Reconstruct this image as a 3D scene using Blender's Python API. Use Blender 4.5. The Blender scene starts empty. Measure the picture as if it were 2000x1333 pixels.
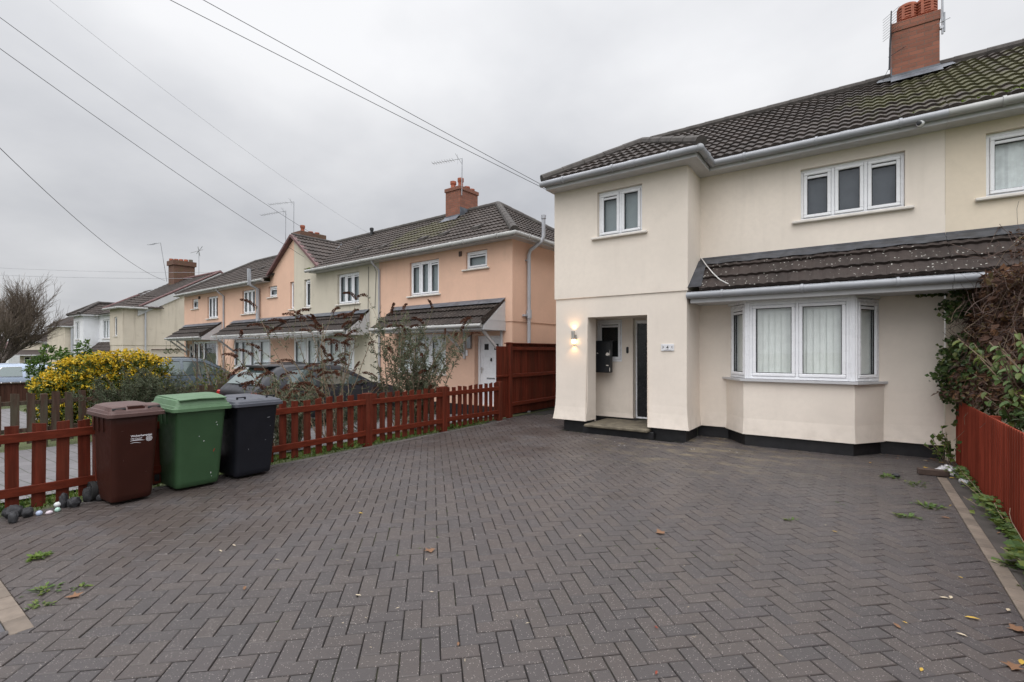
import bpy, bmesh, math, random
from mathutils import Vector, Matrix
random.seed(7)
R_ = math.radians
SC = bpy.context.scene
COL = SC.collection

# ------------------------------------------------------------------ camera
YAW = math.atan(680 / 950.0)
cam_d = bpy.data.cameras.new('camera')
cam = bpy.data.objects.new('camera', cam_d)
COL.objects.link(cam)
cam.location = (0, 0, 1.55)
cam.rotation_euler = (R_(90), 0, YAW)
cam_d.sensor_width = 36
cam_d.lens = 36 * 950 / 2000.0
cam_d.shift_y = 0.0098
cam_d.clip_start = 0.05
cam_d.clip_end = 2500
SC.camera = cam

# ------------------------------------------------------------------ sky
SUN_EL, SUN_AZ = 48, 200          # bright part of the overcast: behind and to the left of the camera
W = bpy.data.worlds.new('World')
SC.world = W
W.use_nodes = True
nt = W.node_tree
nt.nodes.clear()
def wn(t, **k):
    n = nt.nodes.new(t)
    for a, b in k.items():
        setattr(n, a, b)
    return n
def wl(a, b):
    nt.links.new(a, b)
wo = wn('ShaderNodeOutputWorld'); bg = wn('ShaderNodeBackground'); bg.inputs[1].default_value = 0.1
sky = wn('ShaderNodeTexSky', sky_type='NISHITA'); sky.sun_disc = False
sky.sun_elevation = R_(SUN_EL); sky.sun_rotation = R_(SUN_AZ)
tc = wn('ShaderNodeTexCoord'); sep = wn('ShaderNodeSeparateXYZ'); wl(tc.outputs['Generated'], sep.inputs[0])
def wmath(op, a, b=None, clamp=False):
    m = wn('ShaderNodeMath', operation=op); m.use_clamp = clamp
    for i, x in enumerate((a, b)):
        if x is None: continue
        if isinstance(x, (int, float)): m.inputs[i].default_value = x
        else: wl(x, m.inputs[i])
    return m.outputs[0]
zc = wmath('MAXIMUM', sep.outputs[2], 0.0)
den = wmath('ADD', zc, 0.28)
cx_ = wmath('DIVIDE', sep.outputs[0], den); cy_ = wmath('DIVIDE', sep.outputs[1], den)
cmb = wn('ShaderNodeCombineXYZ'); wl(cx_, cmb.inputs[0]); wl(cy_, cmb.inputs[1]); cmb.inputs[2].default_value = 58.91
n1 = wn('ShaderNodeTexNoise'); n1.inputs['Scale'].default_value = 1.1; n1.inputs['Detail'].default_value = 6; n1.inputs['Roughness'].default_value = 0.5
wl(cmb.outputs[0], n1.inputs['Vector'])
n2 = wn('ShaderNodeTexNoise'); n2.inputs['Scale'].default_value = 0.45; n2.inputs['Detail'].default_value = 2
wl(cmb.outputs[0], n2.inputs['Vector'])
cl = wmath('ADD', wmath('MULTIPLY', n1.outputs[0], 0.6), wmath('MULTIPLY', n2.outputs[0], 0.5))
cr = wn('ShaderNodeValToRGB')
cr.color_ramp.elements[0].position = 0.42; cr.color_ramp.elements[0].color = (0.55, 0.565, 0.605, 1)
cr.color_ramp.elements[1].position = 0.66; cr.color_ramp.elements[1].color = (0.885, 0.89, 0.91, 1)
wl(cl, cr.inputs[0])
# overcast luminance rises towards the zenith; unseen sky overhead and behind the camera boosted to light walls
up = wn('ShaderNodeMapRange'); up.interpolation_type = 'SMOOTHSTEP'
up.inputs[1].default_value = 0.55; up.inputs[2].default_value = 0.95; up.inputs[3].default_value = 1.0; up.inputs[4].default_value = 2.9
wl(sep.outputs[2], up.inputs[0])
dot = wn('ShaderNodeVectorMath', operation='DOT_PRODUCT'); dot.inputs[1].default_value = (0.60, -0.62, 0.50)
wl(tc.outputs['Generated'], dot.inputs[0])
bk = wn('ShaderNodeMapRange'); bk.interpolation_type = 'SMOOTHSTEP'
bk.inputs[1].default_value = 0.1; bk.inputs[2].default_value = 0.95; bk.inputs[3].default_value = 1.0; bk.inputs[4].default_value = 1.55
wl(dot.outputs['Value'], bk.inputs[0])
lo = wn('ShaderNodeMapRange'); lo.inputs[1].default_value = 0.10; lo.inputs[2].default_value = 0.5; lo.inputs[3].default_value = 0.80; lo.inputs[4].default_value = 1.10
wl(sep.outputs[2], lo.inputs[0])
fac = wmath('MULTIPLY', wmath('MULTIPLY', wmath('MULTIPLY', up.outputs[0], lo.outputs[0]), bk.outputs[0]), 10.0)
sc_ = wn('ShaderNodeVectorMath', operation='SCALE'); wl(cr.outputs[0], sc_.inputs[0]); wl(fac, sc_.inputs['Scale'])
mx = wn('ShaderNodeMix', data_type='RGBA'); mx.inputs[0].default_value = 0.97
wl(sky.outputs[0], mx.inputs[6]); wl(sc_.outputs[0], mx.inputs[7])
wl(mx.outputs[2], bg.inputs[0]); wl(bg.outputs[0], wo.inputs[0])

# ------------------------------------------------------------------ sun (veiled by cloud: very soft)
sd = bpy.data.lights.new('sun', 'SUN'); sd.energy = 0.9; sd.angle = R_(60); sd.color = (1.0, 0.96, 0.91)
sun = bpy.data.objects.new('sun', sd); COL.objects.link(sun)
sdir = Vector((0.22, -0.75, 0.95)).normalized()
sun.rotation_euler = sdir.to_track_quat('Z', 'Y').to_euler()
sun.location = sdir * 60

SC.view_settings.view_transform = 'Standard'
SC.view_settings.look = 'None'
SC.view_settings.exposure = 0.0
SC.view_settings.gamma = 1.0
SC.render.engine = 'CYCLES'

# ================================================================== materials
def nodes_of(name):
    m = bpy.data.materials.new(name); m.use_nodes = True
    t = m.node_tree
    return m, t, t.nodes['Principled BSDF']
class NB:
    """small node helper"""
    def __init__(s, t): s.t = t
    def n(s, ty, **k):
        x = s.t.nodes.new(ty)
        for a, b in k.items(): setattr(x, a, b)
        return x
    def l(s, a, b): s.t.links.new(a, b)
    def put(s, sock, v):
        if hasattr(v, 'is_output') or isinstance(v, bpy.types.NodeSocket): s.l(v, sock)
        else: sock.default_value = v
    def math(s, op, a, b=0.0, clamp=False):
        m = s.n('ShaderNodeMath', operation=op); m.use_clamp = clamp
        s.put(m.inputs[0], a); s.put(m.inputs[1], b); return m.outputs[0]
    def noise(s, vec, scale, detail=3, rough=0.55):
        m = s.n('ShaderNodeTexNoise'); s.l(vec, m.inputs['Vector'])
        m.inputs['Scale'].default_value = scale; m.inputs['Detail'].default_value = detail; m.inputs['Roughness'].default_value = rough
        return m.outputs[0]
    def step(s, v, lo, hi, a=0.0, b=1.0):
        m = s.n('ShaderNodeMapRange'); m.interpolation_type = 'SMOOTHSTEP'
        s.put(m.inputs[0], v); m.inputs[1].default_value = lo; m.inputs[2].default_value = hi
        m.inputs[3].default_value = a; m.inputs[4].default_value = b; return m.outputs[0]
    def mix(s, f, a, b, mode='MIX'):
        m = s.n('ShaderNodeMix', data_type='RGBA', blend_type=mode)
        s.put(m.inputs[0], f)
        for i, v in ((6, a), (7, b)):
            if isinstance(v, tuple) and len(v) == 3: v = v + (1,)
            s.put(m.inputs[i], v)
        return m.outputs[2]
    def pos(s): return s.n('ShaderNodeNewGeometry').outputs['Position']
    def island(s): return s.n('ShaderNodeNewGeometry').outputs['Random Per Island']
    def obj(s): return s.n('ShaderNodeTexCoord').outputs['Object']
    def mapv(s, vec, scale=(1, 1, 1), loc=(0, 0, 0)):
        m = s.n('ShaderNodeMapping'); s.l(vec, m.inputs[0]); m.inputs['Scale'].default_value = scale; m.inputs['Location'].default_value = loc
        return m.outputs[0]
    def bump(s, bsdf, h, strength, dist=0.01):
        b = s.n('ShaderNodeBump'); s.l(h, b.inputs['Height']); b.inputs['Strength'].default_value = strength; b.inputs['Distance'].default_value = dist
        s.l(b.outputs[0], bsdf.inputs['Normal'])
def c3(c, k): return tuple(min(1, x * k) for x in c)

def plain(name, c, rough=0.5, var=0.12, scale=6.0, bump=0.0, bscale=120.0, metal=0.0, spec=0.5, dirt=0.0, dirtc=(0.08, 0.075, 0.06), island=0.0):
    m, t, b = nodes_of(name); h = NB(t); p = h.pos()
    col = h.mix(h.step(h.noise(p, scale, 4), 0.3, 0.7), c3(c, 1 - var), c3(c, 1 + var))
    if island:
        hv = h.n('ShaderNodeHueSaturation'); h.l(col, hv.inputs['Color'])
        h.l(h.step(h.island(), 0, 1, 1 - island, 1 + island), hv.inputs['Value']); col = hv.outputs[0]
    if dirt:
        dm = h.step(h.noise(p, 2.3, 6, 0.65), 0.50, 0.78, 0, dirt)
        col = h.mix(dm, col, dirtc)
    h.l(col, b.inputs['Base Color'])
    b.inputs['Roughness'].default_value = rough; b.inputs['Metallic'].default_value = metal
    b.inputs['Specular IOR Level'].default_value = spec
    h.l(h.step(h.noise(p, scale * 2.5, 3), 0.2, 0.8, max(0, rough - 0.08), min(1, rough + 0.08)), b.inputs['Roughness'])
    if bump: h.bump(b, h.noise(p, bscale, 3, 0.6), bump, 0.004)
    return m

def stucco(name, c, stain=0.25, grit=0.5, stc=(0.20, 0.17, 0.13), foot=0.25):
    m, t, b = nodes_of(name); h = NB(t); p = h.pos()
    col = h.mix(h.step(h.noise(p, 0.8, 4), 0.3, 0.7), c3(c, 0.94), c3(c, 1.05))
    col = h.mix(h.step(h.noise(p, 14, 4), 0.35, 0.7, 0, 0.25), col, c3(c, 0.9))
    run = h.noise(h.mapv(p, (3.2, 3.2, 0.28)), 1.0, 6, 0.65)
    col = h.mix(h.step(run, 0.52, 0.80, 0, stain), col, stc)
    blot = h.noise(p, 1.7, 7, 0.7)
    col = h.mix(h.step(blot, 0.56, 0.8, 0, stain * 0.7), col, stc)
    sp = h.n('ShaderNodeSeparateXYZ'); h.l(p, sp.inputs[0])
    splash = h.math('MULTIPLY', h.step(sp.outputs[2], 0.15, 0.75, foot, 0.0), h.step(h.noise(p, 6, 5), 0.35, 0.7))
    col = h.mix(splash, col, c3(stc, 1.2))
    h.l(col, b.inputs['Base Color']); b.inputs['Roughness'].default_value = 0.9; b.inputs['Specular IOR Level'].default_value = 0.25
    hgt = h.math('ADD', h.math('MULTIPLY', h.noise(p, 160, 3, 0.7), 0.6), h.math('MULTIPLY', h.noise(p, 5, 3), 1.2))
    h.bump(b, hgt, grit, 0.006)
    return m

def tiles(name, c, moss=None, spots=0.0, mossc=(0.085, 0.088, 0.022), allmoss=0.0):
    m, t, b = nodes_of(name); h = NB(t); p = h.pos()
    uv = h.n('ShaderNodeUVMap').outputs[0]
    sp = h.n('ShaderNodeSeparateXYZ'); h.l(uv, sp.inputs[0])
    fx = h.math('FLOOR', h.math('DIVIDE', sp.outputs[0], 0.3)); fy = h.math('FLOOR', h.math('DIVIDE', sp.outputs[1], 0.33))
    cb = h.n('ShaderNodeCombineXYZ'); h.l(fx, cb.inputs[0]); h.l(fy, cb.inputs[1])
    wnz = h.n('ShaderNodeTexWhiteNoise'); h.l(cb.outputs[0], wnz.inputs[0])
    col = h.mix(wnz.outputs[0], c3(c, 0.72), c3(c, 1.3))
    col = h.mix(h.step(h.noise(p, 9, 5, 0.7), 0.4, 0.75, 0, 0.5), col, c3(c, 1.7))
    if moss:
        ctr, rad, dens = moss
        d = h.n('ShaderNodeVectorMath', operation='DISTANCE'); h.l(p, d.inputs[0]); d.inputs[1].default_value = ctr
        near = h.step(d.outputs['Value'], rad * 0.25, rad, 1, 0)
        nz = h.math('ADD', h.noise(p, 2.0, 6, 0.7), h.math('MULTIPLY', near, 0.30))
        mm = h.math('MULTIPLY', h.step(nz, 0.62, 0.80), dens)
        col = h.mix(mm, col, h.mix(h.noise(p, 30, 3), c3(mossc, 0.6), c3(mossc, 1.6)))
    if allmoss:
        mm = h.step(h.noise(p, 2.4, 6, 0.72), 0.58, 0.74, 0, allmoss)
        col = h.mix(mm, col, (0.09, 0.095, 0.04))
    if spots:
        v = h.n('ShaderNodeTexVoronoi'); h.l(p, v.inputs['Vector']); v.inputs['Scale'].default_value = 17
        wob = h.noise(p, 45, 2)
        s = h.math('ADD', v.outputs['Distance'], h.math('MULTIPLY', wob, 0.26))
        clus = h.step(h.noise(p, 1.6, 3), 0.34, 0.52)
        gw = h.n('ShaderNodeTexWhiteNoise'); h.l(v.outputs['Position'], gw.inputs[0]); clus = h.math('MULTIPLY', clus, h.math('GREATER_THAN', gw.outputs[0], 0.35))
        col = h.mix(h.math('MULTIPLY', h.step(s, 0.27, 0.33, spots, 0.0), clus), col, (0.50, 0.49, 0.45))
    h.l(col, b.inputs['Base Color']); b.inputs['Roughness'].default_value = 0.72; b.inputs['Specular IOR Level'].default_value = 0.35
    h.bump(b, h.noise(p, 70, 4, 0.7), 0.5, 0.006)
    return m

def bricks(name, c1, c2, mortar, scale=1.0, dirt=0.35, green=0.0):
    m, t, b = nodes_of(name); h = NB(t); p = h.pos()
    sp = h.n('ShaderNodeSeparateXYZ'); h.l(p, sp.inputs[0])
    cb = h.n('ShaderNodeCombineXYZ'); h.l(h.math('ADD', sp.outputs[0], sp.outputs[1]), cb.inputs[0]); h.l(sp.outputs[2], cb.inputs[1])
    br = h.n('ShaderNodeTexBrick'); h.l(cb.outputs[0], br.inputs['Vector'])
    br.inputs['Color1'].default_value = c1 + (1,); br.inputs['Color2'].default_value = c2 + (1,); br.inputs['Mortar'].default_value = mortar + (1,)
    br.inputs['Scale'].default_value = 1.0 / scale; br.inputs['Mortar Size'].default_value = 0.006; br.inputs['Brick Width'].default_value = 0.225; br.inputs['Row Height'].default_value = 0.075
    col = h.mix(h.step(h.noise(p, 5, 6, 0.7), 0.45, 0.75, 0, dirt), br.outputs[0], (0.09, 0.065, 0.05))
    if green: col = h.mix(h.step(h.noise(p, 2.2, 5, 0.7), 0.45, 0.7, 0, green), col, (0.10, 0.095, 0.03))
    h.l(col, b.inputs['Base Color']); b.inputs['Roughness'].default_value = 0.88
    h.bump(b, h.math('ADD', h.math('MULTIPLY', br.outputs['Fac'], -1.0), h.math('MULTIPLY', h.noise(p, 60, 3), 0.5)), 0.6, 0.006)
    return m

def leafmat(name, cols, rough=0.5, trans=0.25, spec=0.35):
    m, t, b = nodes_of(name); h = NB(t)
    r = h.n('ShaderNodeValToRGB'); h.l(h.island(), r.inputs[0])
    el = r.color_ramp.elements
    for i, c in enumerate(cols):
        q = i / max(1, len(cols) - 1)
        e = el[i] if i < 2 else el.new(q)
        e.position = q; e.color = c + (1,)
    el[0].position = 0.0
    h.l(r.outputs[0], b.inputs['Base Color']); b.inputs['Roughness'].default_value = rough; b.inputs['Specular IOR Level'].default_value = spec
    if trans:
        tr = h.n('ShaderNodeBsdfTranslucent'); h.l(r.outputs[0], tr.inputs[0])
        ms = h.n('ShaderNodeMixShader'); ms.inputs[0].default_value = trans
        h.l(b.outputs[0], ms.inputs[1]); h.l(tr.outputs[0], ms.inputs[2]); h.l(ms.outputs[0], t.nodes['Material Output'].inputs[0])
    return m

def glassmat(name, tint=(0.72, 0.78, 0.78), refl=1.0, bias=0.04):
    m = bpy.data.materials.new(name); m.use_nodes = True; t = m.node_tree; t.nodes.clear(); h = NB(t)
    o = h.n('ShaderNodeOutputMaterial'); tr = h.n('ShaderNodeBsdfTransparent'); tr.inputs[0].default_value = tint + (1,)
    g = h.n('ShaderNodeBsdfGlossy'); g.inputs['Roughness'].default_value = 0.02; g.inputs[0].default_value = (0.95, 0.97, 1, 1)
    g2 = h.n('ShaderNodeBump'); h.l(h.noise(h.pos(), 2.5, 2), g2.inputs['Height']); g2.inputs['Strength'].default_value = 0.012; g2.inputs['Distance'].default_value = 0.05
    h.l(g2.outputs[0], g.inputs['Normal'])
    ge = h.n('ShaderNodeNewGeometry'); dp = h.n('ShaderNodeVectorMath', operation='DOT_PRODUCT'); h.l(ge.outputs['True Normal'], dp.inputs[0]); h.l(ge.outputs['Incoming'], dp.inputs[1])
    k = h.math('SUBTRACT', 1.0, h.math('ABSOLUTE', dp.outputs['Value'])); k5 = h.math('POWER', k, 5.0)
    f = h.math('ADD', h.math('MULTIPLY', k5, 0.90), 0.042 * refl + bias, True)
    ms = h.n('ShaderNodeMixShader'); h.l(f, ms.inputs[0]); h.l(tr.outputs[0], ms.inputs[1]); h.l(g.outputs[0], ms.inputs[2]); h.l(ms.outputs[0], o.inputs[0])
    return m

def wood(name, c, rough=0.6, grain=0.35, alongz=True, weather=0.0, wc=(0.16, 0.15, 0.12), isl=0.12):
    m, t, b = nodes_of(name); h = NB(t); p = h.pos()
    g = h.noise(h.mapv(p, (26, 26, 1.5) if alongz else (6, 6, 26)), 1.0, 4, 0.6)
    col = h.mix(h.step(g, 0.3, 0.75), c3(c, 1 - grain), c3(c, 1 + grain * 0.7))
    hv = h.n('ShaderNodeHueSaturation'); h.l(col, hv.inputs['Color']); h.l(h.step(h.island(), 0, 1, 1 - isl, 1 + isl), hv.inputs['Value']); col = hv.outputs[0]
    col = h.mix(h.step(h.noise(p, 3.0, 5, 0.7), 0.5, 0.8, 0, 0.45), col, c3(c, 0.5))
    if weather: col = h.mix(h.step(h.noise(h.mapv(p, (9, 9, 1.2)), 1.0, 5, 0.7), 0.40, 0.62, 0, weather), col, wc)
    h.l(col, b.inputs['Base Color']); b.inputs['Roughness'].default_value = rough; b.inputs['Specular IOR Level'].default_value = 0.10
    h.bump(b, g, 0.4, 0.004)
    return m

def emis(name, c, s):
    m, t, b = nodes_of(name)
    b.inputs['Base Color'].default_value = c + (1,); b.inputs['Emission Color'].default_value = c + (1,); b.inputs['Emission Strength'].default_value = s
    return m

def paver_mat():
    m, t, b = nodes_of('block_paving'); h = NB(t); p = h.pos(); r = h.island()
    rp = h.n('ShaderNodeValToRGB'); h.l(r, rp.inputs[0]); e = rp.color_ramp.elements
    e[0].position = 0; e[0].color = (0.066, 0.059, 0.059, 1); e[1].position = 1; e[1].color = (0.086, 0.073, 0.068, 1)
    for q, c in ((0.35, (0.073, 0.064, 0.064, 1)), (0.7, (0.080, 0.067, 0.063, 1))):
        x = e.new(q); x.color = c
    col = h.mix(h.step(h.noise(p, 1.0, 5, 0.6), 0.35, 0.7, 0, 0.40), rp.outputs[0], (0.056, 0.049, 0.046))
    col = h.mix(h.step(h.noise(p, 55, 4, 0.7), 0.4, 0.7, 0, 0.45), col, (0.054, 0.050, 0.050))
    v = h.n('ShaderNodeTexVoronoi'); h.l(p, v.inputs['Vector']); v.inputs['Scale'].default_value = 95
    wv = h.n('ShaderNodeTexWhiteNoise'); h.l(v.outputs['Position'], wv.inputs[0])
    sp = h.math('MULTIPLY', h.step(v.outputs['Distance'], 0.16, 0.30, 1, 0), h.math('GREATER_THAN', wv.outputs[0], 0.62))
    col = h.mix(h.math('MULTIPLY', sp, 0.75), col, (0.36, 0.32, 0.30))
    # sandy mortar smears by the house corner, damp brown patch near the bins
    d = h.n('ShaderNodeVectorMath', operation='DISTANCE'); h.l(p, d.inputs[0]); d.inputs[1].default_value = (-2.0, 8.2, 0)
    sm = h.math('MULTIPLY', h.step(d.outputs['Value'], 0.3, 2.6, 0.75, 0), h.step(h.noise(h.mapv(p, (1.0, 2.4, 1)), 2.2, 6, 0.65), 0.46, 0.70))
    col = h.mix(sm, col, (0.22, 0.18, 0.115))
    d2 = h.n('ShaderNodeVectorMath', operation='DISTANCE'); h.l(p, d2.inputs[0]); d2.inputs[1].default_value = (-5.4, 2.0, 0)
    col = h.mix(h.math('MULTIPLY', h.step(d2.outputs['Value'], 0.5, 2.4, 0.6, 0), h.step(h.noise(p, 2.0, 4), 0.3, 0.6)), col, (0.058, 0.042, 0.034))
    d3 = h.n('ShaderNodeVectorMath', operation='DISTANCE'); h.l(p, d3.inputs[0]); d3.inputs[1].default_value = (-5.6, 7.2, 0)
    col = h.mix(h.math('MULTIPLY', h.step(d3.outputs['Value'], 0.8, 3.6, 0.75, 0), h.step(h.noise(p, 1.2, 5, 0.65), 0.30, 0.60)), col, (0.042, 0.031, 0.027))
    oil = h.step(h.noise(p, 0.75, 4, 0.5), 0.64, 0.72, 0, 0.45)
    col = h.mix(oil, col, (0.036, 0.031, 0.030))
    h.l(col, b.inputs['Base Color'])
    h.l(h.step(h.noise(p, 0.9, 5, 0.6), 0.3, 0.7, 0.34, 0.60), b.inputs['Roughness']); b.inputs['Specular IOR Level'].default_value = 0.30
    h.bump(b, h.noise(p, 240, 3, 0.7), 0.55, 0.003)
    return m

def joint_mat():
    m, t, b = nodes_of('paving_joints'); h = NB(t); p = h.pos()
    col = h.mix(h.step(h.noise(p, 1.3, 5, 0.7), 0.50, 0.68), (0.012, 0.010, 0.009), (0.048, 0.060, 0.014))
    h.l(col, b.inputs['Base Color']); b.inputs['Roughness'].default_value = 0.95
    return m

M = {}
M['stucco'] = stucco('cream_render', (0.765, 0.69, 0.61), 0.13, 0.30, foot=0.16)
M['stucco_next'] = stucco('weathered_cream_render', (0.71, 0.62, 0.50), 0.20, 0.6)
M['peach'] = stucco('peach_render', (0.72, 0.475, 0.355), 0.16, 0.35)
M['peach_side'] = M['peach']
M['cream_old'] = stucco('pale_yellow_render', (0.60, 0.55, 0.455), 0.34, 0.5)
M['cream_far'] = stucco('stained_cream_render', (0.59, 0.525, 0.44), 0.5, 0.5, (0.17, 0.13, 0.09))
M['white_far'] = stucco('white_render', (0.78, 0.79, 0.82), 0.10, 0.3)
M['plinth'] = plain('black_bitumen_paint', (0.012, 0.012, 0.014), 0.5, 0.3, 8, 0.5, 60, dirt=0.35, dirtc=(0.04, 0.036, 0.03))
M['tile'] = tiles('brown_roof_tiles', (0.046, 0.036, 0.032), moss=((2.0, 10.4, 5.9), 3.4, 0.50))
M['tile_low'] = tiles('spotted_roof_tiles', (0.034, 0.025, 0.022), spots=1.0)
M['tile_terrace'] = tiles('terrace_roof_tiles', (0.048, 0.037, 0.032), moss=((-11.6, 11.3, 5.5), 2.2, 0.35), allmoss=0.12)
M['tile_canopy'] = tiles('canopy_roof_tiles', (0.026, 0.019, 0.016), spots=0.35)
M['tile_far'] = tiles('far_roof_tiles', (0.040, 0.030, 0.026), allmoss=0.25)
M['ridge'] = plain('ridge_tiles', (0.062, 0.054, 0.050), 0.85, 0.25, 8, 0.4, 60, dirt=0.4, dirtc=(0.10, 0.10, 0.075))
M['verge'] = plain('maroon_verge_tiles', (0.14, 0.075, 0.075), 0.7, 0.2, 6)
M['upvc'] = plain('white_upvc', (0.84, 0.85, 0.88), 0.28, 0.02, 3, dirt=0.05, dirtc=(0.5, 0.5, 0.47))
M['gutter'] = plain('grey_white_gutter', (0.30, 0.31, 0.335), 0.38, 0.06, 3, dirt=0.22, dirtc=(0.30, 0.30, 0.25))
M['gutter_old'] = plain('dirty_white_gutter', (0.36, 0.36, 0.35), 0.45, 0.10, 4, dirt=0.5, dirtc=(0.24, 0.23, 0.18))
M['fascia'] = plain('white_fascia_board', (0.50, 0.50, 0.51), 0.4, 0.04, 3, dirt=0.12, dirtc=(0.4, 0.38, 0.33))
M['sill'] = plain('painted_sill', (0.68, 0.64, 0.59), 0.6, 0.06, 6, dirt=0.15, dirtc=(0.35, 0.32, 0.27))
M['pipe'] = plain('grey_white_pipe', (0.40, 0.41, 0.44), 0.4, 0.06, 4, dirt=0.2)
M['lead'] = plain('lead_flashing', (0.095, 0.105, 0.125), 0.5, 0.28, 5, 0.3, 20, metal=0.0, dirt=0.3, dirtc=(0.20, 0.21, 0.22))
M['lead_dark'] = plain('dark_lead_flashing', (0.040, 0.044, 0.054), 0.42, 0.35, 6, 0.4, 18, dirt=0.5, dirtc=(0.16, 0.17, 0.20))
M['gasket'] = plain('black_rubber', (0.012, 0.012, 0.013), 0.6)
M['glass'] = glassmat('window_glass', (0.97, 0.98, 0.98), 0.7, 0.01)
M['glass_dark'] = glassmat('tinted_glass', (0.42, 0.47, 0.48), 1.0, 0.05)
M['glass_car'] = glassmat('car_glass', (0.30, 0.38, 0.37), 1.3, 0.10)
M['blind'] = plain('pale_blind_fabric', (0.88, 0.90, 0.87), 0.8, 0.04, 8)
M['net'] = plain('white_net_curtain', (0.76, 0.79, 0.79), 0.85, 0.1, 9)
M['roller'] = plain('slate_grey_roller_blind', (0.085, 0.093, 0.108), 0.8, 0.08, 6)
M['frost'] = plain('frosted_backing', (0.30, 0.345, 0.355), 0.7, 0.06, 4)
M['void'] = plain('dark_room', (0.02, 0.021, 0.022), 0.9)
M['brick'] = bricks('orange_red_brick', (0.285, 0.110, 0.070), (0.21, 0.080, 0.052), (0.17, 0.105, 0.08), dirt=0.50)
M['brick_dark'] = bricks('dark_old_brick', (0.16, 0.075, 0.05), (0.12, 0.055, 0.04), (0.13, 0.095, 0.07), dirt=0.6, green=0.35)
M['pot'] = plain('terracotta_pot', (0.36, 0.11, 0.062), 0.75, 0.18, 8, dirt=0.15)
M['metal'] = plain('grey_aluminium', (0.36, 0.37, 0.39), 0.4, 0.1, 10, metal=0.7)
M['steel'] = plain('brushed_steel', (0.52, 0.50, 0.47), 0.35, 0.1, 20, metal=0.9)
M['wire'] = plain('black_cable', (0.035, 0.037, 0.045), 0.6)
M['wire_light'] = plain('pale_cable', (0.62, 0.62, 0.60), 0.6)
M['redwood'] = wood('red_brown_stain', (0.112, 0.022, 0.012), 0.62, 0.36, True, 0.22, (0.075, 0.040, 0.025), 0.24)
M['redwood_h'] = wood('red_brown_stain_rail', (0.114, 0.022, 0.011), 0.55, 0.25, False)
M['redfence'] = wood('orange_red_stain', (0.265, 0.056, 0.033), 0.65, 0.22, isl=0.16)
M['oldwood'] = wood('weathered_brown_wood', (0.072, 0.043, 0.032), 0.85, 0.35, True, 0.55, (0.085, 0.085, 0.06), 0.25)
M['darkwood'] = wood('dark_brown_fence_wood', (0.060, 0.028, 0.020), 0.8, 0.3)
M['blackgloss'] = plain('black_door_paint', (0.010, 0.011, 0.013), 0.25, 0.1, 5)
M['blackbox'] = plain('black_enamel', (0.010, 0.012, 0.015), 0.45, 0.2, 9, 0.15, 50)
M['stone'] = plain('worn_stone_step', (0.135, 0.115, 0.082), 0.85, 0.3, 7, 0.5, 60, dirt=0.5, dirtc=(0.045, 0.04, 0.032))
M['kerb'] = plain('buff_kerb_block', (0.165, 0.132, 0.105), 0.8, 0.16, 9, 0.5, 120, island=0.14, dirt=0.35, dirtc=(0.08, 0.068, 0.055))
M['kerb_grey'] = plain('grey_edging_block', (0.085, 0.075, 0.070), 0.8, 0.16, 9, 0.5, 120, island=0.14)
M['concrete'] = plain('dark_concrete', (0.060, 0.052, 0.047), 0.8, 0.22, 3, 0.6, 90, dirt=0.35, dirtc=(0.10, 0.088, 0.07))
M['pave'] = paver_mat()
M['joint'] = joint_mat()
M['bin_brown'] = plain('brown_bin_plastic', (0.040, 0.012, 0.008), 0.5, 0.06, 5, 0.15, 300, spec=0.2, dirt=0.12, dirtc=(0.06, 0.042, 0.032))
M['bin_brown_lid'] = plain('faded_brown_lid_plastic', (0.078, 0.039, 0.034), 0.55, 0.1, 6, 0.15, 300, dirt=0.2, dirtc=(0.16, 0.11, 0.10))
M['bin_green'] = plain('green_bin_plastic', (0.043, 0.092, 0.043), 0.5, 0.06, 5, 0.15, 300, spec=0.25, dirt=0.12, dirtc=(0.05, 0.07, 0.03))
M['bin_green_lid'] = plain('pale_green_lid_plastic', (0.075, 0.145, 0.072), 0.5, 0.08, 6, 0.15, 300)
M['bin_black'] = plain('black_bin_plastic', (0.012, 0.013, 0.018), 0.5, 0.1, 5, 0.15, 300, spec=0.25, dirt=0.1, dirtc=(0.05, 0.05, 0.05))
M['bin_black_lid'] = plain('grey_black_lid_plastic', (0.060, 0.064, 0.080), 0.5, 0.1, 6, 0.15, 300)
M['tyre'] = plain('black_tyre_rubber', (0.014, 0.014, 0.014), 0.8)
M['white'] = plain('white_print', (0.78, 0.77, 0.80), 0.6, 0.04, 20)
M['black'] = plain('black_print', (0.01, 0.01, 0.011), 0.5)
M['plaque'] = plain('white_ceramic_plaque', (0.68, 0.68, 0.70), 0.3, 0.05, 30)
M['car_dark'] = plain('dark_grey_car_paint', (0.026, 0.027, 0.033), 0.35, 0.03, 3, spec=0.35)
M['car_blue'] = plain('slate_blue_car_paint', (0.075, 0.098, 0.120), 0.28, 0.03, 3, spec=0.6)
M['car_silver'] = plain('silver_blue_car_paint', (0.30, 0.36, 0.46), 0.28, 0.03, 3, metal=0.2, spec=0.6)
M['trim'] = plain('black_car_trim', (0.015, 0.015, 0.017), 0.4)
M['chrome'] = plain('chrome_trim', (0.65, 0.66, 0.68), 0.2, 0.03, 3, metal=0.9)
M['tail'] = plain('red_lamp_lens', (0.42, 0.02, 0.02), 0.25)
M['bark'] = plain('grey_brown_bark', (0.095, 0.075, 0.065), 0.9, 0.3, 12, 0.6, 40)
M['twig'] = plain('pale_brown_twig', (0.20, 0.145, 0.10), 0.9, 0.3, 15)
M['twig_dark'] = plain('dark_brown_twig', (0.085, 0.055, 0.045), 0.9, 0.3, 15)
M['twig_tree'] = plain('brown_winter_twig', (0.105, 0.080, 0.060), 0.9, 0.3, 15)
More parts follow.
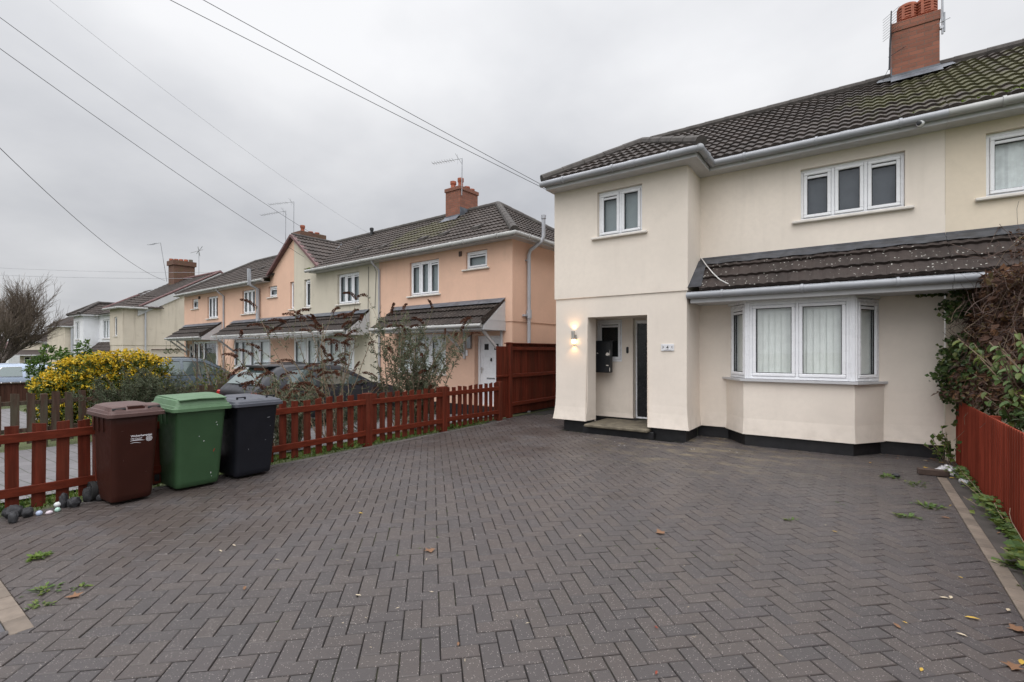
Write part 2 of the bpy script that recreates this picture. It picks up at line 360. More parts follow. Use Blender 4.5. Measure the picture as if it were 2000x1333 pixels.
M['leaf_yellow'] = leafmat('yellow_evergreen_leaf', [(0.50, 0.31, 0.015), (0.74, 0.50, 0.03), (0.38, 0.30, 0.02), (0.85, 0.56, 0.035), (0.16, 0.19, 0.02), (0.66, 0.46, 0.03)])
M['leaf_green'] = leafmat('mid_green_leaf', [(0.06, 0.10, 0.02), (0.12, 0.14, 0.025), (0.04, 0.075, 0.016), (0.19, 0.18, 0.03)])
M['leaf_laurel'] = leafmat('glossy_green_leaf', [(0.05, 0.105, 0.02), (0.10, 0.17, 0.03), (0.035, 0.08, 0.018), (0.15, 0.21, 0.05)], 0.3)
M['leaf_grey'] = leafmat('grey_green_needle', [(0.07, 0.085, 0.045), (0.11, 0.125, 0.075), (0.05, 0.065, 0.035), (0.09, 0.095, 0.045)], 0.7, 0.15)
M['leaf_bud'] = leafmat('dull_green_leaf', [(0.080, 0.095, 0.050), (0.14, 0.155, 0.095), (0.055, 0.070, 0.035), (0.21, 0.22, 0.15)], 0.6)
M['panicle'] = leafmat('dead_brown_flower', [(0.070, 0.024, 0.012), (0.115, 0.042, 0.020), (0.050, 0.019, 0.011)], 0.9, 0.05)
M['leaf_brown'] = leafmat('dead_purple_brown_leaf', [(0.085, 0.046, 0.036), (0.14, 0.075, 0.048), (0.060, 0.034, 0.030), (0.20, 0.10, 0.05), (0.11, 0.095, 0.04)], 0.8, 0.15)
M['leaf_ivy'] = leafmat('dark_ivy_leaf', [(0.034, 0.065, 0.018), (0.07, 0.11, 0.03), (0.022, 0.045, 0.014), (0.13, 0.15, 0.045)], 0.4)
M['leaf_pale'] = leafmat('pale_green_large_leaf', [(0.085, 0.145, 0.045), (0.13, 0.19, 0.065), (0.06, 0.11, 0.03), (0.20, 0.21, 0.05)], 0.45)
M['grass'] = leafmat('grass_blade', [(0.075, 0.13, 0.018), (0.13, 0.19, 0.03), (0.05, 0.095, 0.014)], 0.6)
M['weed'] = leafmat('weed_leaf', [(0.050, 0.100, 0.022), (0.085, 0.150, 0.035), (0.14, 0.17, 0.03), (0.038, 0.075, 0.018)], 0.55)
M['moss'] = leafmat('bright_moss', [(0.11, 0.17, 0.015), (0.16, 0.22, 0.03), (0.07, 0.11, 0.012)], 0.9, 0.1)
M['dry_y'] = leafmat('yellow_dead_leaf', [(0.48, 0.29, 0.03), (0.52, 0.36, 0.08)], 0.6, 0.15)
M['dry_p'] = leafmat('pale_dead_leaf', [(0.46, 0.38, 0.26), (0.52, 0.45, 0.34)], 0.7, 0.15)
M['dry_b'] = leafmat('brown_dead_leaf', [(0.16, 0.085, 0.045), (0.22, 0.12, 0.07)], 0.8, 0.1)
M['dry_r'] = leafmat('red_dead_leaf', [(0.22, 0.045, 0.03), (0.18, 0.05, 0.03)], 0.8, 0.1)
M['rock'] = plain('dark_grey_stone', (0.030, 0.030, 0.033), 0.8, 0.4, 18, 0.9, 50)
M['lamp'] = emis('warm_lamp_glow', (1.0, 0.62, 0.30), 14.0)
M['peb_b'] = plain('pale_blue_pebble', (0.38, 0.44, 0.58), 0.5, 0.1, 20)
M['peb_p'] = plain('pale_pink_pebble', (0.58, 0.50, 0.54), 0.5, 0.1, 20)
M['peb_g'] = plain('pale_green_pebble', (0.36, 0.55, 0.46), 0.5, 0.1, 20)
M['peb_w'] = plain('white_pebble', (0.60, 0.62, 0.62), 0.5, 0.1, 20)
M['bag'] = plain('crumpled_clear_plastic', (0.45, 0.44, 0.45), 0.25, 0.4, 25)
M['foil'] = plain('silver_can', (0.60, 0.61, 0.63), 0.3, 0.05, 10, metal=0.6)
M['cast'] = plain('brown_brick_block', (0.075, 0.050, 0.040), 0.85, 0.25, 12, 0.5, 70)

def ground_mat():
    m, t, b = nodes_of('ground_soil_and_grass'); h = NB(t); p = h.pos()
    col = h.mix(h.step(h.noise(p, 0.5, 5), 0.40, 0.6), (0.060, 0.075, 0.028), (0.080, 0.098, 0.034))
    col = h.mix(h.step(h.noise(p, 7, 5, 0.7), 0.45, 0.7, 0, 0.6), col, (0.055, 0.045, 0.028))
    h.l(col, b.inputs['Base Color']); b.inputs['Roughness'].default_value = 0.95
    h.bump(b, h.noise(p, 40, 4, 0.7), 0.8, 0.02)
    return m
M['ground'] = ground_mat()
def slab_mat(name, c, bw, rh):
    m, t, b = nodes_of(name); h = NB(t); p = h.pos()
    br = h.n('ShaderNodeTexBrick'); h.l(h.mapv(p), br.inputs['Vector'])
    br.inputs['Color1'].default_value = c3(c, 0.9) + (1,); br.inputs['Color2'].default_value = c3(c, 1.12) + (1,); br.inputs['Mortar'].default_value = (0.03, 0.035, 0.02, 1)
    br.inputs['Scale'].default_value = 1; br.inputs['Mortar Size'].default_value = 0.006; br.inputs['Brick Width'].default_value = bw; br.inputs['Row Height'].default_value = rh
    col = h.mix(h.step(h.noise(p, 2, 6, 0.7), 0.45, 0.75, 0, 0.5), br.outputs[0], c3(c, 0.6))
    h.l(col, b.inputs['Base Color']); b.inputs['Roughness'].default_value = 0.7
    h.bump(b, h.noise(p, 120, 3), 0.4, 0.004)
    return m
M['slab'] = slab_mat('grey_paving', (0.14, 0.132, 0.137), 0.42, 0.21)
M['asphalt'] = plain('asphalt', (0.055, 0.055, 0.058), 0.8, 0.15, 3, 0.5, 150)
M['footway'] = slab_mat('dark_footway', (0.075, 0.073, 0.080), 0.6, 0.3)

# ================================================================== mesh helpers
XF = {}
ID = Matrix.Identity(4)
def tag(o, label=None, cat=None, group=None, kind=None):
    if label: o['label'] = label
    if cat: o['category'] = cat
    if group: o['group'] = group
    if kind: o['kind'] = kind
    return o
def thing(name, loc, label, cat, group=None, rz=0.0):
    o = bpy.data.objects.new(name, None); COL.objects.link(o)
    o.location = loc; o.rotation_euler = (0, 0, rz); o.empty_display_size = 0.2
    XF[o.name] = Matrix.Translation(Vector(loc)) @ Matrix.Rotation(rz, 4, 'Z')
    return tag(o, label, cat, group)
def root_of(o):
    while o.parent: o = o.parent
    return o
class MB:
    def __init__(s, frame=None):
        s.v = []; s.f = []; s.m = []; s.uv = []; s.frame = frame or ID; s.has_uv = False
    def add(s, vs, fs, m=0, uvs=None):
        k = len(s.v)
        s.v += [tuple(x) for x in vs]
        if uvs: s.has_uv = True; s.uv += uvs
        else: s.uv += [(0, 0)] * len(vs)
        for f in fs:
            s.f.append(tuple(i + k for i in f)); s.m.append(m)
    def quad(s, a, b, c, d, m=0): s.add([a, b, c, d], [(0, 1, 2, 3)], m)
    def box(s, x0, x1, y0, y1, z0, z1, bev=0.0, m=0, mat=None):
        """axis box in the builder frame, optional chamfer, optional extra matrix"""
        if x1 < x0: x0, x1 = x1, x0
        if y1 < y0: y0, y1 = y1, y0
        if z1 < z0: z0, z1 = z1, z0
        b = min(bev, (x1 - x0) * .45, (y1 - y0) * .45, (z1 - z0) * .45)
        if b <= 0:
            vs = [(x, y, z) for z in (z0, z1) for y in (y0, y1) for x in (x0, x1)]
            fs = [(0, 2, 3, 1), (4, 5, 7, 6), (0, 1, 5, 4), (2, 6, 7, 3), (0, 4, 6, 2), (1, 3, 7, 5)]
        else:
            bm = bmesh.new(); bmesh.ops.create_cube(bm, size=1.0)
            for v in bm.verts:
                v.co = ((x0 + x1) / 2 + v.co.x * (x1 - x0), (y0 + y1) / 2 + v.co.y * (y1 - y0), (z0 + z1) / 2 + v.co.z * (z1 - z0))
            bmesh.ops.bevel(bm, geom=list(bm.edges), offset=b, segments=1, affect='EDGES', profile=0.5)
            bm.verts.index_update()
            vs = [v.co.copy() for v in bm.verts]; fs = [tuple(v.index for v in f.verts) for f in bm.faces]; bm.free()
        if mat is not None: vs = [mat @ Vector(v) for v in vs]
        s.add(vs, fs, m)
    def bar(s, a, b, w, d, bev=0.0, m=0, upv=(0, 0, 1)):
        """rectangular bar from a to b, w across, d along the other axis"""
        a = Vector(a); b = Vector(b); z = (b - a); L = z.length; z.normalize()
        u = Vector(upv)
        if abs(z.dot(u)) > 0.99: u = Vector((0, 1, 0))
        x = u.cross(z).normalized(); y = z.cross(x)
        mt = Matrix((x, y, z)).transposed().to_4x4(); mt.translation = a
        s.box(-w / 2, w / 2, -d / 2, d / 2, 0, L, bev, m, mt)
    def tube(s, pts, r, n=8, m=0, cap=True):
        pts = [Vector(p) for p in pts]; k = len(pts)
        rs = r if isinstance(r, (list, tuple)) else [r] * k
        rings = []; prev = None
        for i, p in enumerate(pts):
            d = (pts[min(i + 1, k - 1)] - pts[max(i - 1, 0)])
            if d.length < 1e-9: d = Vector((0, 0, 1))
            d.normalize()
            if prev is None:
                u = Vector((0, 0, 1)) if abs(d.z) < 0.9 else Vector((1, 0, 0))
                x = u.cross(d).normalized()
            else:
                x = (prev - d * prev.dot(d))
                if x.length < 1e-6: x = Vector((1, 0, 0)).cross(d)
                x.normalize()
            prev = x; y = d.cross(x)
            rings.append([p + (x * math.cos(2 * math.pi * j / n) + y * math.sin(2 * math.pi * j / n)) * rs[i] for j in range(n)])
        vs = [q for rg in rings for q in rg]; fs = []
        for i in range(k - 1):
            for j in range(n):
                j2 = (j + 1) % n
                fs.append((i * n + j, i * n + j2, (i + 1) * n + j2, (i + 1) * n + j))
        if cap and n > 2:
            fs.append(tuple(range(n - 1, -1, -1))); fs.append(tuple((k - 1) * n + j for j in range(n)))
        s.add(vs, fs, m)
    def lathe(s, prof, c, n=16, m=0):
        vs = []; fs = []; k = len(prof)
        for (r, z) in prof:
            for j in range(n):
                a = 2 * math.pi * j / n; vs.append((c[0] + r * math.cos(a), c[1] + r * math.sin(a), c[2] + z))
        for i in range(k - 1):
            for j in range(n):
                j2 = (j + 1) % n; fs.append((i * n + j, i * n + j2, (i + 1) * n + j2, (i + 1) * n + j))
        fs.append(tuple(range(n - 1, -1, -1))); fs.append(tuple((k - 1) * n + j for j in range(n)))
        s.add(vs, fs, m)
    def prism(s, poly, n0, n1, to3, m=0):
        """extrude a 2-D polygon: to3(a,b,c) maps to space"""
        k = len(poly)
        vs = [to3(a, b, n0) for a, b in poly] + [to3(a, b, n1) for a, b in poly]
        fs = [tuple(range(k - 1, -1, -1)), tuple(range(k, 2 * k))] + [(i, (i + 1) % k, k + (i + 1) % k, k + i) for i in range(k)]
        s.add(vs, fs, m)
    def rrect(s, secs, n=4, m=0, cap=True):
        """loft of rounded rectangles: (z, cx, cy, wx, wy, r)"""
        rings = []
        for (z, cx, cy, wx, wy, r) in secs:
            ring = []
            r = min(r, wx / 2 - 1e-4, wy / 2 - 1e-4)
            for (sx, sy, a0) in ((1, 1, 0), (-1, 1, 90), (-1, -1, 180), (1, -1, 270)):
                for j in range(n + 1):
                    a = R_(a0 + 90 * j / n)
                    ring.append((cx + sx * (wx / 2 - r) + r * math.cos(a), cy + sy * (wy / 2 - r) + r * math.sin(a), z))
            rings.append(ring)
        k = len(rings[0]); vs = [v for r_ in rings for v in r_]; fs = []
        for i in range(len(rings) - 1):
            for j in range(k):
                j2 = (j + 1) % k; fs.append((i * k + j, i * k + j2, (i + 1) * k + j2, (i + 1) * k + j))
        if cap:
            fs.append(tuple(range(k - 1, -1, -1))); fs.append(tuple((len(rings) - 1) * k + j for j in range(k)))
        s.add(vs, fs, m)
    def leaf(s, p, d, nrm, L, Wd, m=0, fold=0.15):
        d = d.normalized(); x = d.cross(nrm)
        if x.length < 1e-5: x = d.orthogonal()
        x.normalize(); nn = x.cross(d)
        a = p; b = p + d * L * 0.45 + x * Wd * 0.5 + nn * fold * Wd; c = p + d * L - nn * 0.1 * L; e = p + d * L * 0.45 - x * Wd * 0.5 + nn * fold * Wd
        s.add([a, b, c, e], [(0, 1, 2), (0, 2, 3)], m)
    def build(s, name, mats, parent=None, smooth=False, label=None, base=None):
        me = bpy.data.meshes.new(name)
        if not isinstance(mats, (list, tuple)): mats = [mats]
        o = bpy.data.objects.new(name, me)
        if parent is not None:
            mt = XF[root_of(parent).name].inverted() @ s.frame
            vs = [mt @ Vector(v) for v in s.v]
        else:
            vs = [s.frame @ Vector(v) for v in s.v]
            if base is None:
                xs = [v.x for v in vs]; ys = [v.y for v in vs]; zs = [v.z for v in vs]
                base = ((min(xs) + max(xs)) / 2, (min(ys) + max(ys)) / 2, min(zs))
            base = Vector(base); vs = [v - base for v in vs]
            o.location = base
        me.from_pydata([tuple(v) for v in vs], [], s.f)
        for mm in mats: me.materials.append(mm)
        me.polygons.foreach_set('material_index', s.m)
        if s.has_uv:
            ul = me.uv_layers.new(name='UVMap')
            li = [0] * len(me.loops); me.loops.foreach_get('vertex_index', li)
            ul.data.foreach_set('uv', [c for i in li for c in s.uv[i]])
        me.update()
        bm = bmesh.new(); bm.from_mesh(me); bmesh.ops.recalc_face_normals(bm, faces=bm.faces); bm.to_mesh(me); bm.free()
        if smooth is not False:
            me.polygons.foreach_set('use_smooth', [True] * len(me.polygons))
            if smooth is not True:
                try: me.set_sharp_from_angle(angle=R_(smooth))
                except Exception: pass
        COL.objects.link(o)
        if parent is not None: o.parent = parent
        if label: o['label'] = label
        return o
def struct(mb, name, mats, smooth=False):
    return tag(mb.build(name, mats, None, smooth, base=(0, 0, 0)), kind='structure')
def copy_tree(o, parent=None):
    c = o.copy(); COL.objects.link(c)
    if parent is not None: c.parent = parent
    for ch in list(o.children): copy_tree(ch, c)
    return c

def text_mesh(body, size, frame_mat, parent, mat, name, depth=0.002, shear=0.0, bold=0.0):
    cu = bpy.data.curves.new(name, 'FONT'); cu.body = body; cu.size = size; cu.extrude = depth; cu.shear = shear; cu.offset = bold; cu.align_x = 'CENTER'; cu.align_y = 'CENTER'
    to = bpy.data.objects.new(name + '_curve', cu); COL.objects.link(to)
    dg = bpy.context.evaluated_depsgraph_get(); dg.update()
    me = bpy.data.meshes.new_from_object(to.evaluated_get(dg)); bpy.data.objects.remove(to); me.name = name
    me.transform(XF[root_of(parent).name].inverted() @ frame_mat)
    me.materials.clear(); me.materials.append(mat)
    o = bpy.data.objects.new(name, me); COL.objects.link(o); o.parent = parent
    return o
def frame3(o, x, y, z):
    mt = Matrix((Vector(x).normalized(), Vector(y).normalized(), Vector(z).normalized())).transposed().to_4x4(); mt.translation = Vector(o); return mt

# --- roof slope covered in interlocking tiles
def tile_slope(mb, O, U, V, poly, gauge=0.33, wave=0.15, amp=0.021, thick=0.030, m=0):
    """O origin, U along the eaves, V up the slope (unit); poly = convex polygon in (u,v)"""
    O = Vector(O); U = Vector(U).normalized(); V = Vector(V).normalized(); N = U.cross(V).normalized()
    if N.z < 0: N = -N
    us = [p[0] for p in poly]; u0, u1 = min(us), max(us)
    step = wave / 6.0
    cols = [u0 + i * step for i in range(int((u1 - u0) / step) + 1)] + [u1]
    def rng(u):
        lo, hi = 1e9, -1e9
        for i in range(len(poly)):
            (a, b), (c, d) = poly[i], poly[(i + 1) % len(poly)]
            if abs(a - c) < 1e-9:
                if abs(u - a) < 1e-6: lo = min(lo, b, d); hi = max(hi, b, d)
                continue
            t = (u - a) / (c - a)
            if -1e-6 <= t <= 1 + 1e-6:
                v = b + (d - b) * t; lo = min(lo, v); hi = max(hi, v)
        return lo, hi
    prof = [0, 0.55, 0.95, 1.0, 0.75, 0.2]
    vmax = max(p[1] for p in poly); nrow = int(vmax / gauge) + 1
    R = [rng(u) for u in cols]
    hs = [amp * prof[i % 6] for i in range(len(cols))]
    for k in range(nrow):
        a, b = k * gauge, (k + 1) * gauge
        vs = []; uvs = []; idx = []
        for i, u in enumerate(cols):
            lo, hi = R[i]
            va, vb = min(max(a, lo), hi), min(max(b, lo), hi)
            ta = thick * (1 - (va - a) / gauge); tb = thick * (1 - (vb - a) / gauge)
            # nose of each course dips slightly, irregular from tile to tile
            j = (math.sin(math.floor(u / 0.3) * 12.9 + k * 78.2) * 43758.5) % 1.0 * 0.006
            p0 = O + U * u + V * va + N * (hs[i] - 0.012); p1 = O + U * u + V * va + N * (hs[i] + ta + j); p2 = O + U * u + V * vb + N * (hs[i] + tb)
            vs += [p0, p1, p2]; uvs += [(u, va + 0.001)] * 2 + [(u, min(vb, b - 0.002))]
        fs = []
        for i in range(len(cols) - 1):
            if max(R[i][1], R[i + 1][1]) <= a + 1e-6 or min(R[i][0], R[i + 1][0]) >= b - 1e-6: continue
            q = i * 3
            fs.append((q, q + 3, q + 4, q + 1)); fs.append((q + 1, q + 4, q + 5, q + 2))
        mb.add(vs, fs, m, uvs)
def ridge_caps(mb, a, b, r=0.11, L=0.42, m=0):
    a = Vector(a); b = Vector(b); d = b - a; n = max(1, int(d.length / L)); d /= n
    for i in range(n):
        p = a + d * i; q = a + d * (i + 1.03); mb.tube([p, q], [r, r * 0.94], 10, m)

# --- wall strips with openings. poly: footprint polyline (outside on the right-hand side), rows: [(z, outward offset)]
def wall(mb, poly, rows, openings, reveal=0.12, m=0, closed=False):
    P = [Vector((p[0], p[1])) for p in poly]; n = len(P) - 1
    nr = []
    for i in range(n):
        d = (P[i + 1] - P[i]).normalized(); nr.append(Vector((d.y, -d.x)))
    def off(i, d):
        if i == 0: return P[0] + nr[0] * d
        if i == n: return P[n] + nr[n - 1] * d
        a, b = nr[i - 1], nr[i]; mm = (a + b); mm = mm / max(0.2, mm.dot(a)); return P[i] + mm * d
    for i in range(n):
        L = (P[i + 1] - P[i]).length; ops = openings.get(i, [])
        xs = sorted({0.0, L} | {x for o in ops for x in (o[0], o[1])})
        x2 = []
        for a, b in zip(xs, xs[1:]):
            k = max(1, int((b - a) / 1.2)); x2 += [a + (b - a) * j / k for j in range(k)]
        xs = x2 + [L]
        def offs(z):
            for (za, da), (zb, db) in zip(rows, rows[1:]):
                if za - 1e-9 <= z <= zb + 1e-9 and zb > za: return da + (db - da) * (z - za) / (zb - za)
            return 0.0
        strips = []
        for (za, da), (zb, db) in zip(rows, rows[1:]):
            zz = sorted({za, zb} | {z for o in ops for z in (o[2], o[3]) if za < z < zb})
            for a, b in zip(zz, zz[1:]):
                f = lambda z: da + (db - da) * ((z - za) / (zb - za)) if zb > za else da
                strips.append((a, f(a), b, f(b)))
            if za == zb: strips.append((za, da, zb, db))
        def pt(x, z, d):
            a, b = off(i, d), off(i + 1, d); q = a + (b - a) * (x / L); return (q.x, q.y, z)
        for (za, da, zb, db) in strips:
            zm = (za + zb) / 2
            for xa, xb in zip(xs, xs[1:]):
                xm = (xa + xb) / 2
                if za != zb and any(o[0] < xm < o[1] and o[2] < zm < o[3] for o in ops): continue
                mb.quad(pt(xa, za, da), pt(xb, za, da), pt(xb, zb, db), pt(xa, zb, db), m)
        for o in ops:
            rv = o[4] if len(o) > 4 else reveal
            x0, x1, z0, z1 = o[:4]
            for (xa, za, xb, zb) in ((x0, z0, x0, z1), (x1, z0, x1, z1), (x0, z1, x1, z1), (x0, z0, x1, z0)):
                if za == z0 and zb == z0 and len(o) > 5: continue
                da, db = offs(za), offs(zb); a, b = pt(xa, za, da), pt(xb, zb, db); q0, q1 = pt(xa, za, 0), pt(xb, zb, 0)
                c, d = (q1[0] - nr[i].x * rv, q1[1] - nr[i].y * rv, zb), (q0[0] - nr[i].x * rv, q0[1] - nr[i].y * rv, za)
                mb.quad(a, b, c, d, m)

# --- a casement window with panes, seals, blind and sill
def window(parent, fr, w, h, lights, depth=0.07, blind='blind', glass='glass', vents=(), sill=True, sill_over=0.11, fw=0.045, sw=0.05, sillm='sill', label=None, transom=None):
    """fr: frame matrix with x along the wall, y up, z out of the wall; origin lower-left of the opening on the wall face"""
    f = MB(fr); W_ = sum(lights); x = 0.0; zf = -depth
    f.box(0, w, 0, fw, zf - .06, zf, .006); f.box(0, w, h - fw, h, zf - .06, zf, .006)
    f.box(0, fw, fw, h - fw, zf - .06, zf, .006); f.box(w - fw, w, fw, h - fw, zf - .06, zf, .006)
    inner = w - 2 * fw; panes = []
    xs = [fw]
    for q in lights: xs.append(xs[-1] + inner * q / W_)
    for i in range(1, len(lights)):
        f.box(xs[i] - fw * .5, xs[i] + fw * .5, fw, h - fw, zf - .06, zf, .006)
    for i in range(len(lights)):
        a = xs[i] + (0.002 if i == 0 else fw * .5 + .002); b = xs[i + 1] - (0.002 if i == len(lights) - 1 else fw * .5 + .002)
        c, d = fw + .002, h - fw - .002; z1 = zf + .014
        f.box(a, b, c, c + sw, zf - .05, z1, .008); f.box(a, b, d - sw, d, zf - .05, z1, .008)
        f.box(a, a + sw, c + sw, d - sw, zf - .05, z1, .008); f.box(b - sw, b, c + sw, d - sw, zf - .05, z1, .008)
        a, b, c, d = a + sw, b - sw, c + sw, d - sw
        if i in vents:
            f.box(a, b, d - .055, d - .014, zf - .045, zf - .002, .006)
            f.box(a, b, d - .012, d - .002, zf - .03, zf - .028, 0, 1)
        g = .009
        for (p, q, r, t) in ((a, b, c, c + g), (a, b, d - g, d), (a, a + g, c + g, d - g), (b - g, b, c + g, d - g)):
            f.box(p, q, r, t, zf - .034, zf - .016, 0, 1)
        if i in vents: f.box(a, b, d - .066, d - .055, zf - .034, zf - .012, 0, 1)
        panes.append((a, b, c, d))
    win = f.build('window', [M['upvc'], M['gasket']], parent, label=label)
    for (a, b, c, d) in panes:
        g = MB(fr); g.box(a + .001, b - .001, c + .001, d - .001, zf - .042, zf - .036); g.build('pane', M[glass], win)
    bl = MB(fr); z0 = zf - .11
    if blind == 'vertical':
        n = max(3, int(w / 0.085)); sw_ = (w - .04) / n
        for i in range(n):
            p = .02 + sw_ * i; tl = random.uniform(-.006, .006)
            bl.quad((p - .004, .06, z0 + .012 + tl), (p + sw_ + .004, .06, z0 - .016 + tl), (p + sw_ + .004, h - .05, z0 - .016), (p - .004, h - .05, z0 + .012))
        bl.build('blind', M['blind'], win)
    elif blind == 'net':
        n = max(10, int(w / .03)); pts = [(i / n * w, z0 + .01 + .009 * math.sin(i * 0.9) + .006 * math.sin(i * 2.3 + 1)) for i in range(n + 1)]
        for i in range(n):
            bl.quad((pts[i][0], 0.02, pts[i][1]), (pts[i + 1][0], 0.02, pts[i + 1][1]), (pts[i + 1][0], h - .02, pts[i + 1][1]), (pts[i][0], h - .02, pts[i][1]))
        bl.build('curtain', M['net'], win, True)
    elif blind:
        bl.box(.01, w - .01, .01, h - .01, z0 - .004, z0); bl.build('blind', M[blind], win)
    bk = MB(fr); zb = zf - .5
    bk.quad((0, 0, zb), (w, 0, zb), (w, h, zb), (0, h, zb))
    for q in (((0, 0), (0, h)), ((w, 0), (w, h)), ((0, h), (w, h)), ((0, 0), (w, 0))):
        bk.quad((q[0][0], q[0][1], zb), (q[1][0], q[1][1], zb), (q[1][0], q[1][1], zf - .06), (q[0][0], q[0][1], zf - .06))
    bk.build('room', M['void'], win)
    if sill:
        s_ = MB(fr); s_.box(-sill_over, w + sill_over, -.045, 0.0, -depth, .06, .01); s_.build('sill', M[sillm], win)
    return win
def wframe(x, y, z): return frame3((x, y, z), (1, 0, 0), (0, 0, 1), (0, -1, 0))

def gutter(parent, pts, m='gutter', r=0.058, clips=None, name='gutter'):
    g = MB(); g.tube(pts, r, 14)
    ob = None
    P = [Vector(p) for p in pts]
    for a, b in zip(P, P[1:]):
        L = (b - a).length; d = (b - a).normalized(); n = max(1, int(L / 0.95))
        for i in range(n):
            c = a + d * (L * (i + .5) / n); g.tube([c - d * .017, c + d * .017], r * 1.2, 14)
        if L > 2.6: 
            c = a + d * L * .62; g.tube([c - d * .06, c + d * .06], r * 1.08, 14)
    return g.build(name, M[m], parent, 40)

# ================================================================== ground
def gz(x, y=0.0):
    if x > -6.8: z = 0.0
    elif x > -10: z = -0.24 * (-6.8 - x) / 3.2
    elif x > -30: z = -0.24 - 0.28 * (-10 - x) / 20
    elif x > -85: z = -0.52 - 1.05 * (-30 - x) / 55
    else: z = -1.57
    return z
g = MB()
xs = [-900, -500, -300, -160, -120, -100, -85, -70, -55, -40, -30, -24, -18, -14, -12, -10, -9, -8, -7.4, -6.8, -6.4, -5, 0, 1, 2, 5, 12, 30, 100, 400, 900]
ys = [-900, -300, -80, -30, -12, -5, -2, 0, 2, 4, 6, 8, 10, 12, 16, 22, 30, 45, 70, 120, 300, 900]
vs = [(x, y, gz(x) - 0.035) for y in ys for x in xs]
nx = len(xs)
g.add(vs, [(j * nx + i, j * nx + i + 1, (j + 1) * nx + i + 1, (j + 1) * nx + i) for j in range(len(ys) - 1) for i in range(nx - 1)])
struct(g, 'ground', M['ground'])

# driveway: every block of the herringbone is real geometry
def clip(poly, hp):
    for (px, py, nx_, ny_) in hp:
        out = []
        for i in range(len(poly)):
            a, b = poly[i], poly[(i + 1) % len(poly)]
            da = (a[0] - px) * nx_ + (a[1] - py) * ny_; db = (b[0] - px) * nx_ + (b[1] - py) * ny_
            if da >= 0: out.append(a)
            if (da >= 0) != (db >= 0):
                t = da / (da - db); out.append((a[0] + (b[0] - a[0]) * t, a[1] + (b[1] - a[1]) * t))
        poly = out
        if len(poly) < 3: return []
    return poly
def rect_hp(x0, x1, y0, y1): return [(x0, 0, 1, 0), (x1, 0, -1, 0), (0, y0, 0, 1), (0, y1, 0, -1)]
REG = [rect_hp(-6.40, 0.765, 0.665, 8.30), rect_hp(-3.85, 0.765, -2.2, 0.665), rect_hp(-6.60, -4.80, 8.30, 12.5), rect_hp(-2.42, 0.95, 8.30, 9.25)]
pv = MB(); ca, sa = math.cos(R_(45)), math.sin(R_(45))
B = 0.1015; gap = 0.0056; rng_ = random.Random(3)
def put_brick(x0, y0, w, h):
    q = [(x0 + gap / 2, y0 + gap / 2), (x0 + w - gap / 2, y0 + gap / 2), (x0 + w - gap / 2, y0 + h - gap / 2), (x0 + gap / 2, y0 + h - gap / 2)]
    q = [(a * ca - b * sa - 2.0, a * sa + b * ca + 3.5) for a, b in q]
    bx = sum(p[0] for p in q) / 4; by = sum(p[1] for p in q) / 4
    if bx < -7 or bx > 1.2 or by < -2.6 or by > 12.8: return
    dz = rng_.uniform(-.0016, .0016); tx, ty = rng_.uniform(-.006, .006), rng_.uniform(-.006, .006)
    inu = all(any(all((p[0] - h[0]) * h[2] + (p[1] - h[1]) * h[3] >= 0 for h in hp) for hp in REG) for p in q)
    for hp in ([None] if inu else REG):
        c = q if inu else clip(q, hp)
        if len(c) < 3: continue
        cxm = sum(p[0] for p in c) / len(c); cym = sum(p[1] for p in c) / len(c)
        def zz(p): return dz + (p[0] - bx) * tx + (p[1] - by) * ty
        k = len(c); bv = 0.0042; top = []
        for p in c:
            d = math.hypot(p[0] - cxm, p[1] - cym); s = max(0.2, 1 - bv * 1.5 / max(d, .006)); top.append((cxm + (p[0] - cxm) * s, cym + (p[1] - cym) * s))
        pv.add([(p[0], p[1], zz(p)) for p in top] + [(p[0], p[1], zz(p) - .004) for p in c] + [(p[0], p[1], -.02) for p in c],
               [tuple(range(k))] + [(k + i, k + (i + 1) % k, (i + 1) % k, i) for i in range(k)] + [(2 * k + i, 2 * k + (i + 1) % k, k + (i + 1) % k, k + i) for i in range(k)])
NN = 75
for i in range(-NN, NN):
    for j in range(-NN, NN):
        t = (i - j) % 4
        if t == 0: put_brick(i * B, j * B, 2 * B, B)

        if (i - j) % 4 == 3: put_brick(i * B, j * B, B, 2 * B)
drv = pv.build('driveway', M['pave'], None, base=(0, 0, 0)); tag(drv, kind='structure')
jb = MB()
for (x0, x1, y0, y1) in ((-6.46, 0.87, 0.58, 8.31), (-3.95, 0.87, -2.2, 0.58), (-6.70, -4.70, 8.31, 12.6), (-2.6, 1.0, 8.31, 9.3)):
    jb.quad((x0, y0, -.012), (x1, y0, -.012), (x1, y1, -.012), (x0, y1, -.012))
struct(jb, 'driveway_bed', M['joint'])
kb = MB(); y = -2.2
while y < 7.75:
    kb.box(.769, .862, y + .002, y + .2005, -.06, .001 + random.uniform(0, .002), .004); y += .2025
x = -6.6
while x < -3.95:                              # front edging, blocks laid end to end
    kb.box(x + .002, x + .2, .562, .662, -.06, .001 + random.uniform(0, .003), .004); x += .2025
struct(kb, 'kerb', M['kerb'])
ke = MB(); y = .67
while y < 8.75:
    ke.box(-6.50, -6.403, y + .002, y + .2, -.06, .001 + random.uniform(0, .003), .004); y += .2025
struct(ke, 'edging', M['kerb_grey'])
cs = MB(); cs.box(.864, 1.20, -2.2, 9.15, -.1, -.002); struct(cs, 'path', M['concrete'])
fw_ = MB(); fw_.box(-14, -3.86, -2.2, .558, -.1, -.004); struct(fw_, 'footway', M['footway'])
rd = MB(); rd.box(-60, 40, -9.5, -2.35, -.2, -.10); struct(rd, 'road', M['asphalt'])
np_ = MB(); xs = [-12.6, -11.4, -10, -9, -8, -7.35]
